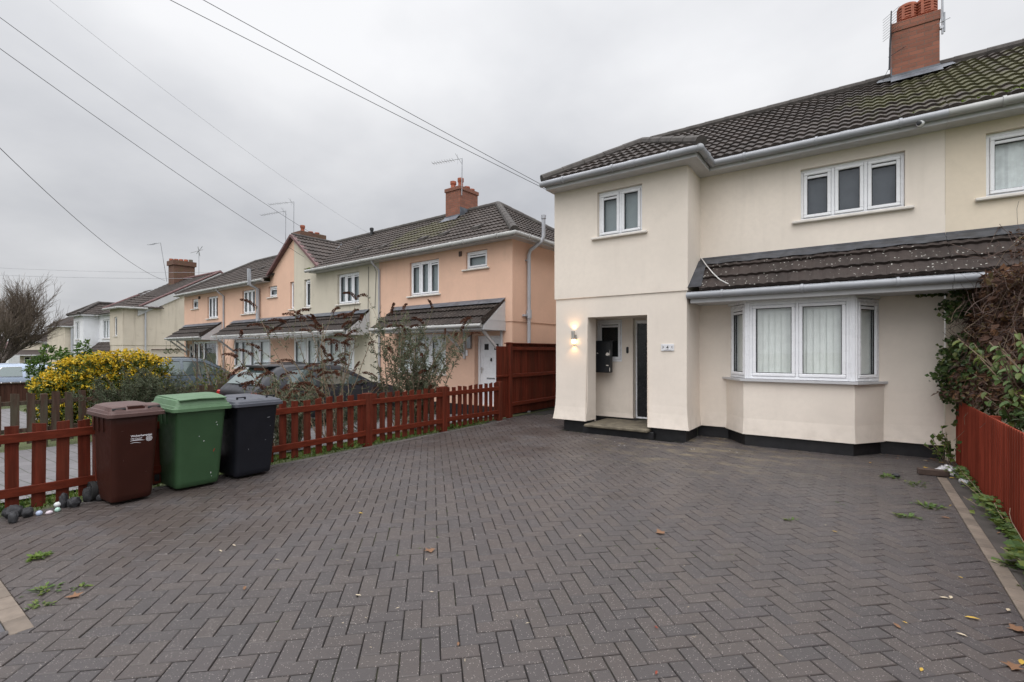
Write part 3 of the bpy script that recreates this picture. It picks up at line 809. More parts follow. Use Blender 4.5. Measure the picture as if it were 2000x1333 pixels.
for a, b in zip(xs, xs[1:]):
    np_.quad((a, .5, gz(a) - .006), (b, .5, gz(b) - .006), (b, 9.9, gz(b) - .006), (a, 9.9, gz(a) - .006))
struct(np_, 'neighbour_drive', M['slab'])
np2 = MB(); xs = [-24, -22, -19, -16.5]
for a, b in zip(xs, xs[1:]):
    np2.quad((a, 1.5, gz(a) - .01), (b, 1.5, gz(b) - .01), (b, 3.6, gz(b) - .01), (a, 3.6, gz(a) - .01))
    np2.quad((a, 6.0, gz(a) - .01), (b, 6.0, gz(b) - .01), (b, 10.4, gz(b) - .01), (a, 10.4, gz(a) - .01))
struct(np2, 'paving', M['slab'])
#@@HOUSE
# ================================================================== number 4: the rendered house
h4 = thing('semi_detached_house', (-2.0, 9.2, 0), 'cream rendered house with bay window, open porch and brown tiled roof', 'house')
w = MB()
wall(w, [(-4.95, 15.4), (-4.95, 8.43), (-2.39, 8.43), (-2.39, 9.22), (0.98, 9.22)],
     [(0.205, .048), (0.25, .040), (0.30, .032), (0.37, .022), (0.46, .012), (0.6, .004), (0.8, 0.0), (2.572, 0.0), (2.578, .022), (4.72, .022)],
     {1: [(0.70, 1.87, 0.205, 2.195, 0.355, 1), (0.917, 1.777, 3.69, 4.545, .12)], 3: [(1.59, 2.925, 3.675, 4.51, .12), (.58, 2.56, 1.08, 2.33, .02)]})
w.build('wall', M['stucco'], h4)
# porch recess
pw = MB()
pw.quad((-4.58, 8.78, .17), (-4.58, 9.3, .17), (-4.58, 9.3, 2.2), (-4.58, 8.78, 2.2))
pw.quad((-4.58, 8.785, .17), (-4.25, 8.785, .17), (-4.25, 8.785, 2.2), (-4.58, 8.785, 2.2))
pw.quad((-3.08, 8.785, .17), (-2.5, 8.785, .17), (-2.5, 8.785, 2.2), (-3.08, 8.785, 2.2))
pw.quad((-2.5, 8.785, .17), (-2.5, 9.44, .17), (-2.5, 9.44, 2.2), (-2.5, 8.785, 2.2))
wall(pw, [(-4.58, 9.30), (-3.69, 9.30), (-3.69, 9.43)], [(.205, .012), (.3, 0), (2.2, 0)], {0: [(.10, .66, 1.335, 2.19, .10)]})
pw.quad((-4.58, 8.43, 2.198), (-2.5, 8.43, 2.198), (-2.5, 9.43, 2.198), (-4.58, 9.43, 2.198))
pw.quad((-3.69, 9.40, 2.165), (-2.5, 9.40, 2.165), (-2.5, 9.40, 2.2), (-3.69, 9.40, 2.2))
pw.build('porch', M['stucco'], h4)
window(h4, wframe(-4.48, 9.3, 1.335), .56, .855, [1], depth=.03, blind='void', vents=(0,), sill=False)
pl = MB()
pl.box(-4.80, -4.29, 8.49, 8.80, -.05, .2); pl.box(-3.03, -2.42, 8.49, 8.8, -.05, .2); pl.box(-2.8, -2.42, 8.8, 9.2, -.05, .2)
pl.box(-4.90, -4.60, 8.81, 15.3, -.05, .2); pl.box(-4.58, -3.62, 9.31, 9.4, .1, .204)
pl.box(-2.42, -1.9, 9.245, 9.3, -.05, .2); pl.box(.22, .985, 9.245, 9.3, -.05, .2)
pl.prism([(-1.90, 9.26), (-1.545, 8.755), (-.08, 8.755), (.262, 9.26)], -.05, .196, lambda a, b, c: (a, b, c))
pl.build('plinth', M['plinth'], h4)
st = MB(); st.box(-4.25, -3.02, 8.27, 9.42, .118, .17, .012); st.box(-4.34, -2.95, 8.39, 9.3, -.04, .118, .01, 1)
st.build('doorstep', [M['stone'], M['plinth']], h4)
# black front door
fr = MB(); fr.box(-3.655, -3.632, 9.36, 9.44, .205, 2.165, .008); fr.box(-2.66, -2.59, 9.36, 9.44, .205, 2.165, .008); fr.box(-3.632, -2.66, 9.36, 9.44, 2.10, 2.165, .008); fr.box(-3.632, -2.66, 9.37, 9.44, .205, .235, .004)
door = fr.build('front_door', M['upvc'], h4)
dl = MB(); dl.box(-3.629, -2.663, 9.40, 9.44, .238, 2.098, .004)
for (a, b, c, d) in ((-3.46, -3.16, .40, .88), (-3.06, -2.76, .40, .88), (-3.46, -3.16, 1.0, 1.58), (-3.06, -2.76, 1.0, 1.58)):
    for (x0, x1, z0, z1) in ((a, b, c, c + .022), (a, b, d - .022, d), (a, a + .022, c, d), (b - .022, b, c, d)): dl.box(x0, x1, 9.388, 9.402, z0, z1, .006)
    dl.box(a + .06, b - .06, 9.39, 9.402, c + .06, d - .06, .01)
dl.build('door_leaf', M['blackgloss'], door)
fan = MB(); arc = [(-3.11 + .34 * math.cos(R_(a)), 9.393, 1.66 + .32 * math.sin(R_(a))) for a in range(0, 181, 15)]
fan.tube(arc, .013, 6); fan.tube([arc[0], arc[-1]], .013, 6)
fan.build('fanlight_moulding', M['blackgloss'], door)
fg = MB(); fg.add([(-3.11, 9.3965, 1.66)] + [(p[0], 9.3965, p[2]) for p in arc], [(0, i + 1, i + 2) for i in range(len(arc) - 1)]); fg.build('fanlight', M['glass_dark'], door)
lt = MB(); lt.box(-3.23, -2.99, 9.385, 9.402, .90, .955, .008); lt.build('letter_plate', M['steel'], door)
db = MB(); db.rrect([(0, 0, 0, .046, .13, .02), (.022, 0, 0, .042, .126, .018)], 4, 0); 
db.v = [(-3.80 + v[0], 9.30 - v[2], 1.57 + v[1]) for v in db.v]; db.lathe([(0.012, 0), (.012, .004)], (-3.80, 9.276, 1.53), 10)
db.build('doorbell', M['blackbox'], h4)
# upstairs windows
window(h4, wframe(-4.033, 8.408, 3.69), .86, .855, [1, 1], blind='frost', vents=(0,))
window(h4, wframe(-.80, 9.198, 3.675), 1.335, .835, [1, 1.05, 1.05], blind='roller', vents=(0, 2))
# bay
by = MB(); wall(by, [(-1.93, 9.22), (-1.56, 8.72), (-.065, 8.72), (.295, 9.22)], [(.19, .02), (.3, .012), (.45, 0), (1.06, 0)], {})
by.build('bay_wall', M['stucco'], h4)
bs = MB(); bs.prism([(-2.0, 9.225), (-1.60, 8.66), (-.025, 8.66), (.345, 9.225)], 1.06, 1.095, lambda a, b, c: (a, b, c)); bs.build('bay_sill', M['fascia'], h4)
bw = window(h4, wframe(-1.475, 8.742, 1.10), 1.35, 1.235, [1, 1], depth=0.0, blind='vertical', sill=False)
dR = Vector((.28, .47, 0)); LR = dR.length; dR.normalize()
window(h4, frame3((-.045, 8.75, 1.10), dR, (0, 0, 1), (dR.y, -dR.x, 0)), LR, 1.225, [1], depth=0.0, blind='blind', vents=(0,), sill=False)
dL = Vector((.33, -.47, 0)); LL = dL.length; dL.normalize()
window(h4, frame3((-1.86, 9.22, 1.10), dL, (0, 0, 1), (dL.y, -dL.x, 0)), LL, 1.225, [1], depth=0.0, blind='blind', vents=(0,), sill=False)
for x in (-1.505, -.095):
    bp = MB(); bp.box(x - .042, x + .042, 8.728, 8.80, 1.097, 2.345, .01)
    for k in (-.028, 0, .028): bp.box(x + k - .008, x + k + .008, 8.720, 8.73, 1.10, 2.34, .004)
    if x > -1: bp.box(-.064, -.030, 8.742, 8.80, 1.099, 2.338, .01)
    else: bp.box(-1.555, -1.53, 8.75, 8.80, 1.099, 2.338, .01)
    bp.build('bay_post', M['upvc'], h4)

bt = MB(); bt.prism([(-1.90, 9.2), (-1.53, 8.74), (-.06, 8.74), (.25, 9.2)], 2.335, 2.375, lambda a, b, c: (a, b, c)); bt.build('bay_head', M['upvc'], h4)
# canopy roof over the bay
def front_canopy(parent, x0, x1, left=False):
    c = MB(); ln = math.hypot(.80, .625); V = (0, .80 / ln, .625 / ln)
    tile_slope(c, (x0, 8.42, 2.565), (1, 0, 0), V, [((.17 if left else 0), 0), (x1 - x0, 0), (x1 - x0, ln), (0.10 if left else 0, ln)], .345, .15, .013, .036)
    c.build('canopy_roof', M['tile_low'], parent)
    f = MB(); n = int((x1 - x0) / .12)
    for i in range(n):
        a, b = x0 + (x1 - x0) * i / n, x0 + (x1 - x0) * (i + 1) / n
        ja, jb_ = .010 * math.sin(i * 1.7), .010 * math.sin((i + 1) * 1.7)
        f.quad((a, 9.0 + ja, 3.087 + ja), (b, 9.0 + jb_, 3.087 + jb_), (b, 9.14, 3.185), (a, 9.14, 3.185)); f.quad((a, 9.14, 3.185), (b, 9.14, 3.185), (b, 9.19, 3.235), (a, 9.19, 3.235))
        f.quad((a, 9.19, 3.235), (b, 9.19, 3.235), (b, 9.23, 3.242), (a, 9.23, 3.242))
    if left:
        f.quad((x0 - .02, 8.40, 2.625), (x0 + .21, 8.40, 2.625), (x0 + .13, 9.1, 3.175), (x0 - .02, 9.1, 3.175))
        f.quad((x0 - .012, 8.42, 2.60), (x0 - .012, 9.18, 3.20), (x0 - .012, 9.18, 3.26), (x0 - .012, 8.42, 2.68))
    f.build('flashing', M['lead_dark'], parent)
    fa = MB(); fa.box(x0 + (.01 if left else 0), x1, 8.49, 8.515, 2.36, 2.50, .003); fa.quad((x0, 8.515, 2.372), (x1, 8.515, 2.372), (x1, 9.22, 2.372), (x0, 9.22, 2.372))
    fa.build('canopy_fascia', M['fascia'], parent)
    gutter(parent, [(x0 - .03 if left else x0, 8.435, 2.49), (x1, 8.435, 2.49)])
front_canopy(h4, -2.36, .98, True)
cb_ = MB(); pts = [(-2.33, 9.12, 3.23), (-2.28, 9.02, 3.17), (-2.17, 8.88, 3.03), (-2.04, 8.72, 2.88), (-1.9, 8.58, 2.74), (-1.72, 8.44, 2.625)]
cb_.tube(pts, .009, 6); cb_.build('cable', M['wire_light'], h4)
# main roof
TP = .61; cp = 1 / math.sqrt(1 + TP * TP); sp_ = TP * cp
EZ = 4.86
rf = MB()
tile_slope(rf, (-5.08, 8.86, EZ), (1, 0, 0), (0, cp, sp_), [(0, 0), (6.06, 0), (6.06, 3.44 / cp), (.70, 3.44 / cp)], .31, .15)
tile_slope(rf, (-5.05, 8.08, EZ), (1, 0, 0), (0, cp, sp_), [(0, 0), (2.97, 0), (1.485, 1.485 / cp)], .31, .15)
tile_slope(rf, (-2.08, 8.08, EZ), (0, 1, 0), (-cp, 0, sp_), [(0, 0), (2.35, 0), (2.35, 1.5 / cp), (1.5, 1.5 / cp)], .31, .15)
tile_slope(rf, (-5.08, 8.08, EZ), (0, 1, 0), (cp, 0, sp_), [(0, 0), (2.35, 0), (2.35, 1.5 / cp), (1.5, 1.5 / cp)], .31, .15)
rf.quad((-5.08, 8.86, EZ), (-5.08, 15.74, EZ), (-4.38, 12.3, 6.96), (-4.38, 12.3, 6.96))
rf.quad((-5.08, 15.74, EZ), (.98, 15.74, EZ), (.98, 12.3, 6.96), (-4.38, 12.3, 6.96))
roof4 = rf.build('roof', M['tile'], h4)
rc = MB(); ridge_caps(rc, (-4.40, 12.3, 6.99), (.98, 12.3, 6.99), .10)
ridge_caps(rc, (-5.05, 8.07, EZ + .03), (-3.58, 9.58, 5.79), .10); ridge_caps(rc, (-2.06, 8.06, EZ + .03), (-3.58, 9.58, 5.79), .10); ridge_caps(rc, (-3.58, 9.58, 5.79), (-3.58, 10.4, 5.80), .10)
ridge_caps(rc, (-5.08, 8.9, EZ + .04), (-4.40, 12.3, 6.98), .10)
rc.build('ridge_tiles', M['ridge'], roof4)
fs = MB()
fs.box(-5.0, -2.14, 8.12, 8.145, 4.69, 4.83, .004); fs.box(-2.165, -2.14, 8.145, 8.93, 4.69, 4.83, .004); fs.box(-2.14, .98, 8.92, 8.945, 4.69, 4.83, .004); fs.box(-5.0, -4.975, 8.145, 15.4, 4.69, 4.83, .004)
fs.box(-4.98, -2.165, 8.145, 8.45, 4.695, 4.705); fs.box(-2.39, -2.165, 8.45, 9.25, 4.695, 4.705); fs.box(-2.165, .98, 8.945, 9.25, 4.695, 4.705)
fs.build('fascia', M['fascia'], h4)
gt = gutter(h4, [(-5.08, 8.065, 4.80), (-2.08, 8.065, 4.80)]); 
gutter(h4, [(-2.08, 8.065, 4.80), (-2.08, 8.865, 4.80)], r=.0575); gutter(h4, [(-2.08, 8.865, 4.80), (.98, 8.865, 4.80)])
for c in ((-2.08, 8.065, 4.80), (-2.08, 8.865, 4.80)):
    gj = MB(); bm = bmesh.new(); bmesh.ops.create_uvsphere(bm, u_segments=14, v_segments=8, radius=.067); bm.verts.index_update()
    gj.add([(v.co.x + c[0], v.co.y + c[1], v.co.z + c[2]) for v in bm.verts], [tuple(v.index for v in f.verts) for f in bm.faces]); bm.free()
    gj.build('gutter_elbow', M['gutter'], h4, True)
# chimney, its pots and aerials
ch = MB(); ch.box(.50, 1.19, 11.85, 12.75, 6.3, 7.66, .004); ch.box(.485, 1.205, 11.835, 12.765, 7.66, 7.83, .006)
chim = ch.build('chimney', M['brick'], h4)
fl = MB(); fl.quad((.47, 11.62, 6.625), (1.22, 11.62, 6.625), (1.205, 11.835, 6.80), (.485, 11.835, 6.80)); fl.box(.49, 1.2, 11.836, 11.85, 6.66, 6.84); fl.box(.486, .50, 11.85, 12.4, 6.68, 7.0)
fl.add([(.26, 12.0, 6.84), (.5, 11.85, 6.75), (.5, 12.2, 6.98), (.3, 12.2, 6.97)], [(0, 1, 2, 3)]); fl.add([(1.19, 11.85, 6.75), (1.43, 12.0, 6.84), (1.4, 12.2, 6.97), (1.19, 12.2, 6.98)], [(0, 1, 2, 3)])
fl.build('flashing', M['lead'], chim)
for x, y in ((.745, 12.16), (1.03, 12.16)):
    p = MB(); p.lathe([(.155, -.05), (.150, 0), (.130, .05), (.130, .10), (.155, .125), (.155, .135)], (x, y, 7.83), 18)
    for k in range(4):
        z0 = .155 + k * .052; p.lathe([(.120, z0 - .02), (.155, z0 - .004), (.155, z0 + .022), (.12, z0 + .03)], (x, y, 7.83), 18)
    p.lathe([(.155, .355), (.160, .37), (.152, .41), (.12, .43), (.09, .43)], (x, y, 7.83), 18)
    for a in range(0, 360, 60): p.box(x + .14 * math.cos(R_(a)) - .022, x + .14 * math.cos(R_(a)) + .022, y + .14 * math.sin(R_(a)) - .022, y + .14 * math.sin(R_(a)) + .022, 7.83 + .12, 7.83 + .37)
    p.build('chimney_pot', M['pot'], chim, 40)
ae = MB(); ae.tube([(.455, 11.80, 6.95), (.47, 11.80, 7.55)], .016, 6); ae.tube([(.47, 11.80, 7.5), (.485, 11.80, 8.06)], .012, 6)
for k in range(9):
    z = 7.60 + k * .052; ae.tube([(.36, 11.92, z - .02), (.60, 11.68, z + .02)], .004, 4)
ae.tube([(.46, 11.8, 7.0), (.36, 12.1, 6.9)], .004, 4); ae.tube([(.44, 11.82, 7.2), (.70, 11.78, 7.3)], .006, 4)
ae.build('aerial', M['wire'], chim)
ms_ = MB(); ms_.tube([(1.225, 11.82, 7.35), (1.225, 11.82, 9.2)], .016, 8); ms_.box(1.19, 1.24, 11.80, 11.86, 7.45, 7.50); ms_.tube([(1.25, 11.85, 7.4), (1.25, 11.85, 7.75)], .02, 6)
ms_.tube([(1.15, 11.8, 7.55), (1.33, 11.8, 7.6)], .006, 4)
ms_.build('mast', M['metal'], chim)

# ------------------------------------------------- the attached next-door half
h5 = thing('semi_detached_house', (3.0, 9.2, 0), 'yellower weathered half of the pair with a net curtained window, cut by the right edge', 'house')
w = MB(); wall(w, [(0.982, 9.215), (6.2, 9.215), (6.2, 15.4)], [(0, .012), (4.72, .012)], {0: [(.42, 1.76, 3.655, 4.535, .12)]}); w.build('wall', M['stucco_next'], h5)
window(h5, wframe(1.402, 9.203, 3.655), 1.34, .88, [1, 1], blind='net', vents=(0, 1))
front_canopy(h5, .984, 4.6)
rf = MB(); tile_slope(rf, (.982, 8.86, EZ), (1, 0, 0), (0, cp, sp_), [(0, 0), (5.4, 0), (5.4, 3.44 / cp), (0, 3.44 / cp)], .31, .15)
rf.quad((.982, 15.74, EZ), (6.4, 15.74, EZ), (6.4, 12.3, 6.96), (.982, 12.3, 6.96)); r5 = rf.build('roof', M['tile'], h5)
rc = MB(); ridge_caps(rc, (.982, 12.3, 6.99), (6.4, 12.3, 6.99), .10); rc.build('ridge_tiles', M['ridge'], r5)
fs = MB(); fs.box(.982, 6.4, 8.92, 8.945, 4.69, 4.83, .004); fs.box(.982, 6.4, 8.945, 9.25, 4.695, 4.705); fs.build('fascia', M['fascia'], h5)
gutter(h5, [(.982, 8.865, 4.80), (6.4, 8.865, 4.80)], 'gutter_old')

# ------------------------------------------------- things fixed to number 4
wl_ = thing('wall_light', (-4.535, 8.43, 1.70), 'lit steel up and down wall light left of the porch', 'wall light')
b = MB(); b.lathe([(.030, .075), (.034, .078), (.034, .235), (.030, .235), (.028, .20)], (-4.535, 8.375, 1.70), 18); b.build('lamp_body', M['steel'], wl_, 40)
b = MB(); b.box(-4.52, -4.478, 8.39, 8.428, 1.77, 1.87, .006); b.build('mount', M['steel'], wl_)
b = MB(); b.lathe([(.028, 0), (.030, .006), (.030, .072), (.02, .075)], (-4.525, 8.375, 1.70), 16); b.build('lamp_glass', M['lamp'], wl_, 40)
b = MB(); b.lathe([(.033, 0), (.033, .008)], (-4.525, 8.375, 1.69), 16); b.build('end_cap', M['steel'], wl_, 40)
b = MB(); b.lathe([(.026, .205), (.026, .21)], (-4.535, 8.375, 1.70), 14); b.build('bulb', M['lamp'], wl_)
for nm, z, rx, en in (('lamp_beam', 1.945, 180, 4.2), ('lamp_beam', 1.675, 0, 3.0)):
    ld = bpy.data.lights.new(nm, 'SPOT'); ld.energy = en; ld.color = (1.0, 0.55, 0.24); ld.spot_size = R_(125); ld.spot_blend = 0.9; ld.shadow_soft_size = .02
    lo = bpy.data.objects.new(nm, ld); COL.objects.link(lo); lo.parent = wl_; lo.location = (0, -.055, z - 1.70); lo.rotation_euler = (R_(rx), 0, 0)
pb = thing('post_box', (-4.33, 9.10, 1.115), 'scuffed black post box with chipped white patches inside the porch', 'post box')
b = MB(); b.box(-4.578, -4.06, 9.04, 9.16, 1.115, 1.745, .006); b.box(-4.578, -4.052, 9.03, 9.17, 1.745, 1.76, .004)
for (x0, x1, z0, z1, s) in ((-4.17, -4.065, 1.44, 1.53, 0), (-4.075, -4.062, 1.42, 1.60, 0), (-4.36, -4.31, 1.49, 1.52, 1), (-4.43, -4.40, 1.28, 1.34, 0), (-4.16, -4.08, 1.25, 1.275, 1), (-4.078, -4.062, 1.13, 1.24, 0)):
    k = 7; pts = []
    for i in range(k):
        a = 2 * math.pi * i / k; r = random.uniform(.65, 1.0); pts.append(((x0 + x1) / 2 + (x1 - x0) / 2 * r * math.cos(a), 9.0385, (z0 + z1) / 2 + (z1 - z0) / 2 * r * math.sin(a)))
    b.add(pts, [tuple(range(k))], 1)
b.build('box_body', [M['blackbox'], M['sill']], pb)
b = MB(); b.box(-4.50, -4.14, 9.032, 9.042, 1.66, 1.69, .003); b.build('letter_flap', M['trim'], pb)
npq = thing('house_number_plaque', (-2.71, 8.42, 1.55), 'white rectangular house number plaque reading 4 right of the porch', 'house number')
b = MB(); b.box(-2.825, -2.60, 8.412, 8.4275, 1.552, 1.672, .005); b.build('plaque', M['plaque'], npq)
text_mesh('4', .085, frame3((-2.712, 8.4115, 1.612), (1, 0, 0), (0, 0, 1), (0, -1, 0)), npq, M['black'], 'numeral', .001, 0, .0005)
b = MB()
for sx in (-1, 1):
    b.tube([(-2.712 + sx * .085, 8.411, 1.635), (-2.712 + sx * .068, 8.411, 1.622), (-2.712 + sx * .075, 8.411, 1.608), (-2.712 + sx * .092, 8.411, 1.60)], .004, 4)
b.tube([(-2.77, 8.411, 1.565), (-2.71, 8.411, 1.572), (-2.65, 8.411, 1.565)], .0025, 4)
b.build('flourish', M['black'], npq)
cm = thing('security_camera', (.685, 8.92, 4.70), 'small white ball security camera under the main gutter', 'camera')
def sphere(mb, c, r, u=16, v=10, sc=(1, 1, 1), m=0):
    bm = bmesh.new(); bmesh.ops.create_uvsphere(bm, u_segments=u, v_segments=v, radius=r); bm.verts.index_update()
    mb.add([(q.co.x * sc[0] + c[0], q.co.y * sc[1] + c[1], q.co.z * sc[2] + c[2]) for q in bm.verts], [tuple(q.index for q in f.verts) for f in bm.faces], m); bm.free()
b = MB(); sphere(b, (.685, 8.87, 4.745), .05); b.box(.655, .715, 8.87, 8.925, 4.72, 4.78, .01); b.build('camera_body', M['upvc'], cm, 40)
b = MB(); mtx = frame3((.672, 8.832, 4.732), (0.94, -.33, 0), (0, .0, 1), (-.33, -.9, -.28)); 
b.v = []; bb = MB(); bb.lathe([(.0, .004), (.030, .0), (.030, .014), (.018, .018)], (0, 0, 0), 14); b.add([mtx @ Vector(v) for v in bb.v], bb.f); b.build('lens', M['blackgloss'], cm, 40)

# ================================================================== peach and cream terrace
T = Matrix.Translation((-7.14, 9.985, 0)) @ Matrix.Rotation(R_(-2), 4, 'Z')
def tp(x, y, z): return tuple(T @ Vector((x, y, z)))
TE, TS = 4.47, .645; tcp = 1 / math.sqrt(1 + TS * TS); tsp = TS * tcp; TV = 2.8 / tcp
def tdir(x, y, z): return T.to_3x3() @ Vector((x, y, z))
def tslope(mb, o, u, v, poly, **k):
    tile_slope(mb, tp(*o), tdir(*u), tdir(*v), poly, **k)
def thouse(label, xc, name='terraced_house'): return thing(name, tp(xc, 2, 0), label, 'house', 'terraced houses of the peach and cream row', R_(-2))
def twin(parent, x, y, z, w, h, lights, **k):
    fr = T @ frame3((x, y, z), (1, 0, 0), (0, 0, 1), (0, -1, 0)); return window(parent, fr, w, h, lights, **k)
def tmb(): return MB(T)
def tcanopy(parent, x0, x1, ytop=2.89, yf=-.88, zf=2.19, right=True, brackets=(), lead='lead'):
    L = math.hypot(-yf, ytop - .05 - zf); V = (0, -yf / L, (ytop - .05 - zf) / L)
    c = MB(); tslope(c, (x0, yf, zf), (1, 0, 0), V, [(0, 0), (x1 - x0, 0), (x1 - x0 - .02, L), (.0, L)], gauge=.36, wave=.15, amp=.020, thick=.038)
    c.build('canopy_roof', M['tile_canopy'], parent)
    f = tmb(); f.quad((x0 + .02, -.21, ytop - .11), (x1, -.21, ytop - .11), (x1, -.03, ytop + .02), (x0 + .02, -.03, ytop + .02)); f.quad((x0 + .02, -.03, ytop + .02), (x1, -.03, ytop + .02), (x1, .0, ytop + .03), (x0 + .02, .0, ytop + .03))
    f.build('flashing', M[lead], parent)
    fa = tmb(); fa.box(x0, x1, yf + .03, yf + .055, zf - .12, zf + .01, .004); fa.box(x0, x1, yf + .055, -.005, zf - .12, zf - .10)
    if right:
        fa.prism([(-.005, zf - .12), (-.005, ytop - .06), (yf + .05, zf + .01), (yf + .05, zf - .12)], x1 - .03, x1 - .005, lambda a, b, c: (c, a, b))
        for z in (zf + .12, zf + .26, zf + .40): fa.box(x1 - .006, x1 - .001, -.005 + (yf) * max(0, 1 - (z - zf) / (ytop - zf)) * .9, -.01, z, z + .012)
    for bx in brackets:
        fa.bar((bx, -.03, zf - .72), (bx, yf + .12, zf - .13), .055, .07, .006); fa.bar((bx, -.03, zf - .85), (bx, -.03, zf - .12), .06, .06, .006)
    fa.build('canopy_fascia', M['fascia'], parent)
    gutter(parent, [tp(x0 - .02, yf - .03, zf - .02), tp(x1 - .04, yf - .03, zf - .02)], 'gutter_old', .05)
def tgutter(parent, pts, m='gutter_old'): gutter(parent, [tp(*p) for p in pts], m, .056)
def tfascia(parent, x0, x1):
    f = tmb(); f.box(x0, x1, -.29, -.265, 4.36, 4.47, .004); f.box(x0, x1, -.265, .02, 4.375, 4.385); return f
# --- D: nearest, peach, white door
D = thouse('nearest peach end terrace with white front door and hipped roof', -2.6)
w = tmb(); wall(w, [(-5.33, 0), (0, 0), (0, 5.0)], [(.10, .012), (2.30, .0), (2.306, .02), (4.40, .02)],
    {0: [(1.45, 2.70, 3.19, 4.20), (3.74, 4.50, 3.76, 4.235), (.85, 2.97, .90, 2.04), (4.05, 4.97, .10, 1.96, .22)]}); w.build('wall', M['peach'], D)
w = tmb(); wall(w, [(-5.33, .012), (-.012, .012), (-.012, 5.0)], [(-.4, 0), (.10, 0)], {}); w.build('plinth', M['plinth'], D)
twin(D, -3.88, -.02, 3.19, 1.25, 1.01, [1, 1, 1], blind='frost', vents=(0, 2), sill_over=.09)
twin(D, -1.59, -.02, 3.76, .76, .475, [1], blind='frost', vents=(0,), sill_over=.1)
twin(D, -4.48, -.01, .90, 2.12, 1.14, [1, 1.2, 1], blind='net', sill_over=.06)
f = tmb(); f.box(-1.28, -1.20, .14, .22, -.1, 1.96, .008); f.box(-.44, -.36, .14, .22, -.1, 1.96, .008); f.box(-1.20, -.44, .14, .22, 1.89, 1.96, .008)
dd = f.build('front_door', M['upvc'], D)
f = tmb(); f.box(-1.197, -.443, .165, .21, -.08, 1.888, .004)
for (a, b, c, d) in ((-1.11, -.87, 1.05, 1.40), (-.77, -.53, 1.05, 1.40), (-1.11, -.53, .15, .70), (-1.11, -.87, .95, 1.0)):
    for (x0, x1, z0, z1) in ((a, b, c, c + .012), (a, b, d - .012, d), (a, a + .012, c, d), (b - .012, b, c, d)): f.box(x0, x1, .158, .166, z0, z1, .003)
f.build('door_leaf', M['upvc'], dd)
for xa in (-1.06, -.72):
    f = tmb(); f.box(xa, xa + .14, .158, .166, 1.58, 1.74); f.build('door_light', M['gasket'], dd)
f = tmb(); f.box(-1.165, -1.145, .14, .166, .95, 1.12, .004); f.tube([(-1.155, .145, 1.07), (-1.155, .11, 1.07), (-1.06, .11, 1.07)], .009, 6); f.build('handle', M['steel'], dd)
f = tmb(); f.box(-.98, -.70, .15, .166, .80, .845, .006); f.build('letter_plate', M['chrome'], dd)
f = tmb(); f.lathe([(.02, 0), (.028, .03), (.012, .09)], (-.82, .15, 1.28), 8); f.build('knocker', M['black'], dd)
text_mesh('6', .12, T @ frame3((-.60, .157, .79), (1, 0, 0), (0, 0, 1), (0, -1, 0)), dd, M['black'], 'numeral', .001)
f = tmb(); f.box(-1.50, -1.36, -.09, -.012, 1.62, 1.98, .01); f.build('meter_box', M['metal'], D)
f = tmb(); f.box(-1.56, -1.50, -.05, -.012, 1.42, 1.58, .006); f.build('doorbell', M['upvc'], D)
f = tmb(); f.box(-1.82, -1.72, -.05, -.018, 4.15, 4.28, .004); f.build('air_vent', M['twig_dark'], D)
tcanopy(D, -4.62, -.20, brackets=(-1.62, -.32))
rf = MB(); tslope(rf, (-5.33, -.3, TE), (1, 0, 0), (0, tcp, tsp), [(0, 0), (5.63, 0), (2.83, TV), (0, TV)], gauge=.31); tslope(rf, (.3, -.3, TE), (0, 1, 0), (-tcp, 0, tsp), [(0, 0), (5.6, 0), (2.8, TV)], gauge=.31)
rf.quad(tp(-5.33, 5.3, TE), tp(.3, 5.3, TE), tp(-2.5, 2.5, 6.276), tp(-5.33, 2.5, 6.276)); rD = rf.build('roof', M['tile_terrace'], D)
rc = tmb(); ridge_caps(rc, (.30, -.30, TE + .04), (-2.5, 2.5, 6.31), .11); ridge_caps(rc, (.3, 5.3, TE + .04), (-2.5, 2.5, 6.31), .11); ridge_caps(rc, (-2.5, 2.5, 6.31), (-5.33, 2.5, 6.31), .10); rc.build('ridge_tiles', M['ridge'], rD)
def vents(parent, spots):
    for x, y in spots:
        v_ = tmb()
        z = TE + (y + .3) * TS + .045; v_.prism([(0, 0), (.26, .167), (.26, .20), (0, .075)], x, x + .28, lambda a, b, c, y=y, z=z: (c, y + a, z + b))
        v_.build('vent_tile', M['ridge'], parent)
vents(rD, [(-1.75, .35), (-3.05, .36), (-3.95, .33)])
f = tfascia(D, -5.33, .28); f.box(.265, .29, -.265, 5.2, 4.36, 4.47, .004); f.box(0, .265, .02, 5.2, 4.375, 4.385); f.build('fascia', M['fascia'], D)
tgutter(D, [(-5.33, -.35, 4.43), (.36, -.35, 4.43), (.36, 5.2, 4.43)])
f = tmb(); f.tube([(-5.30, -.34, 4.40), (-5.30, -.30, 4.30), (-5.30, -.05, 4.12), (-5.30, -.04, -.3)], .036, 10); f.build('downpipe', M['pipe'], D, 40)
f = tmb(); f.tube([(.09, .60, -.2), (.09, .60, 4.05), (.12, .62, 4.18), (.40, .74, 4.40), (.44, .76, 4.52), (.44, .76, 5.05)], .048, 12); f.tube([(.09, .6, 2.40), (.09, .6, 2.62)], .07, 12); f.tube([(.44, .76, 4.98), (.44, .76, 5.07)], .066, 12); f.box(-.02, .10, .52, .56, 3.9, 3.93); f.box(-.02, .1, .4, .6, 2.45, 2.5)
f.build('soil_pipe', M['pipe'], D, 40)
ch = tmb(); ch.box(-4.45, -3.78, 2.05, 2.95, 5.9, 6.95, .004); ch.box(-4.48, -3.75, 2.02, 2.98, 6.95, 7.07, .006)
for k in range(4): pass
cD = ch.build('chimney', M['brick'], D)
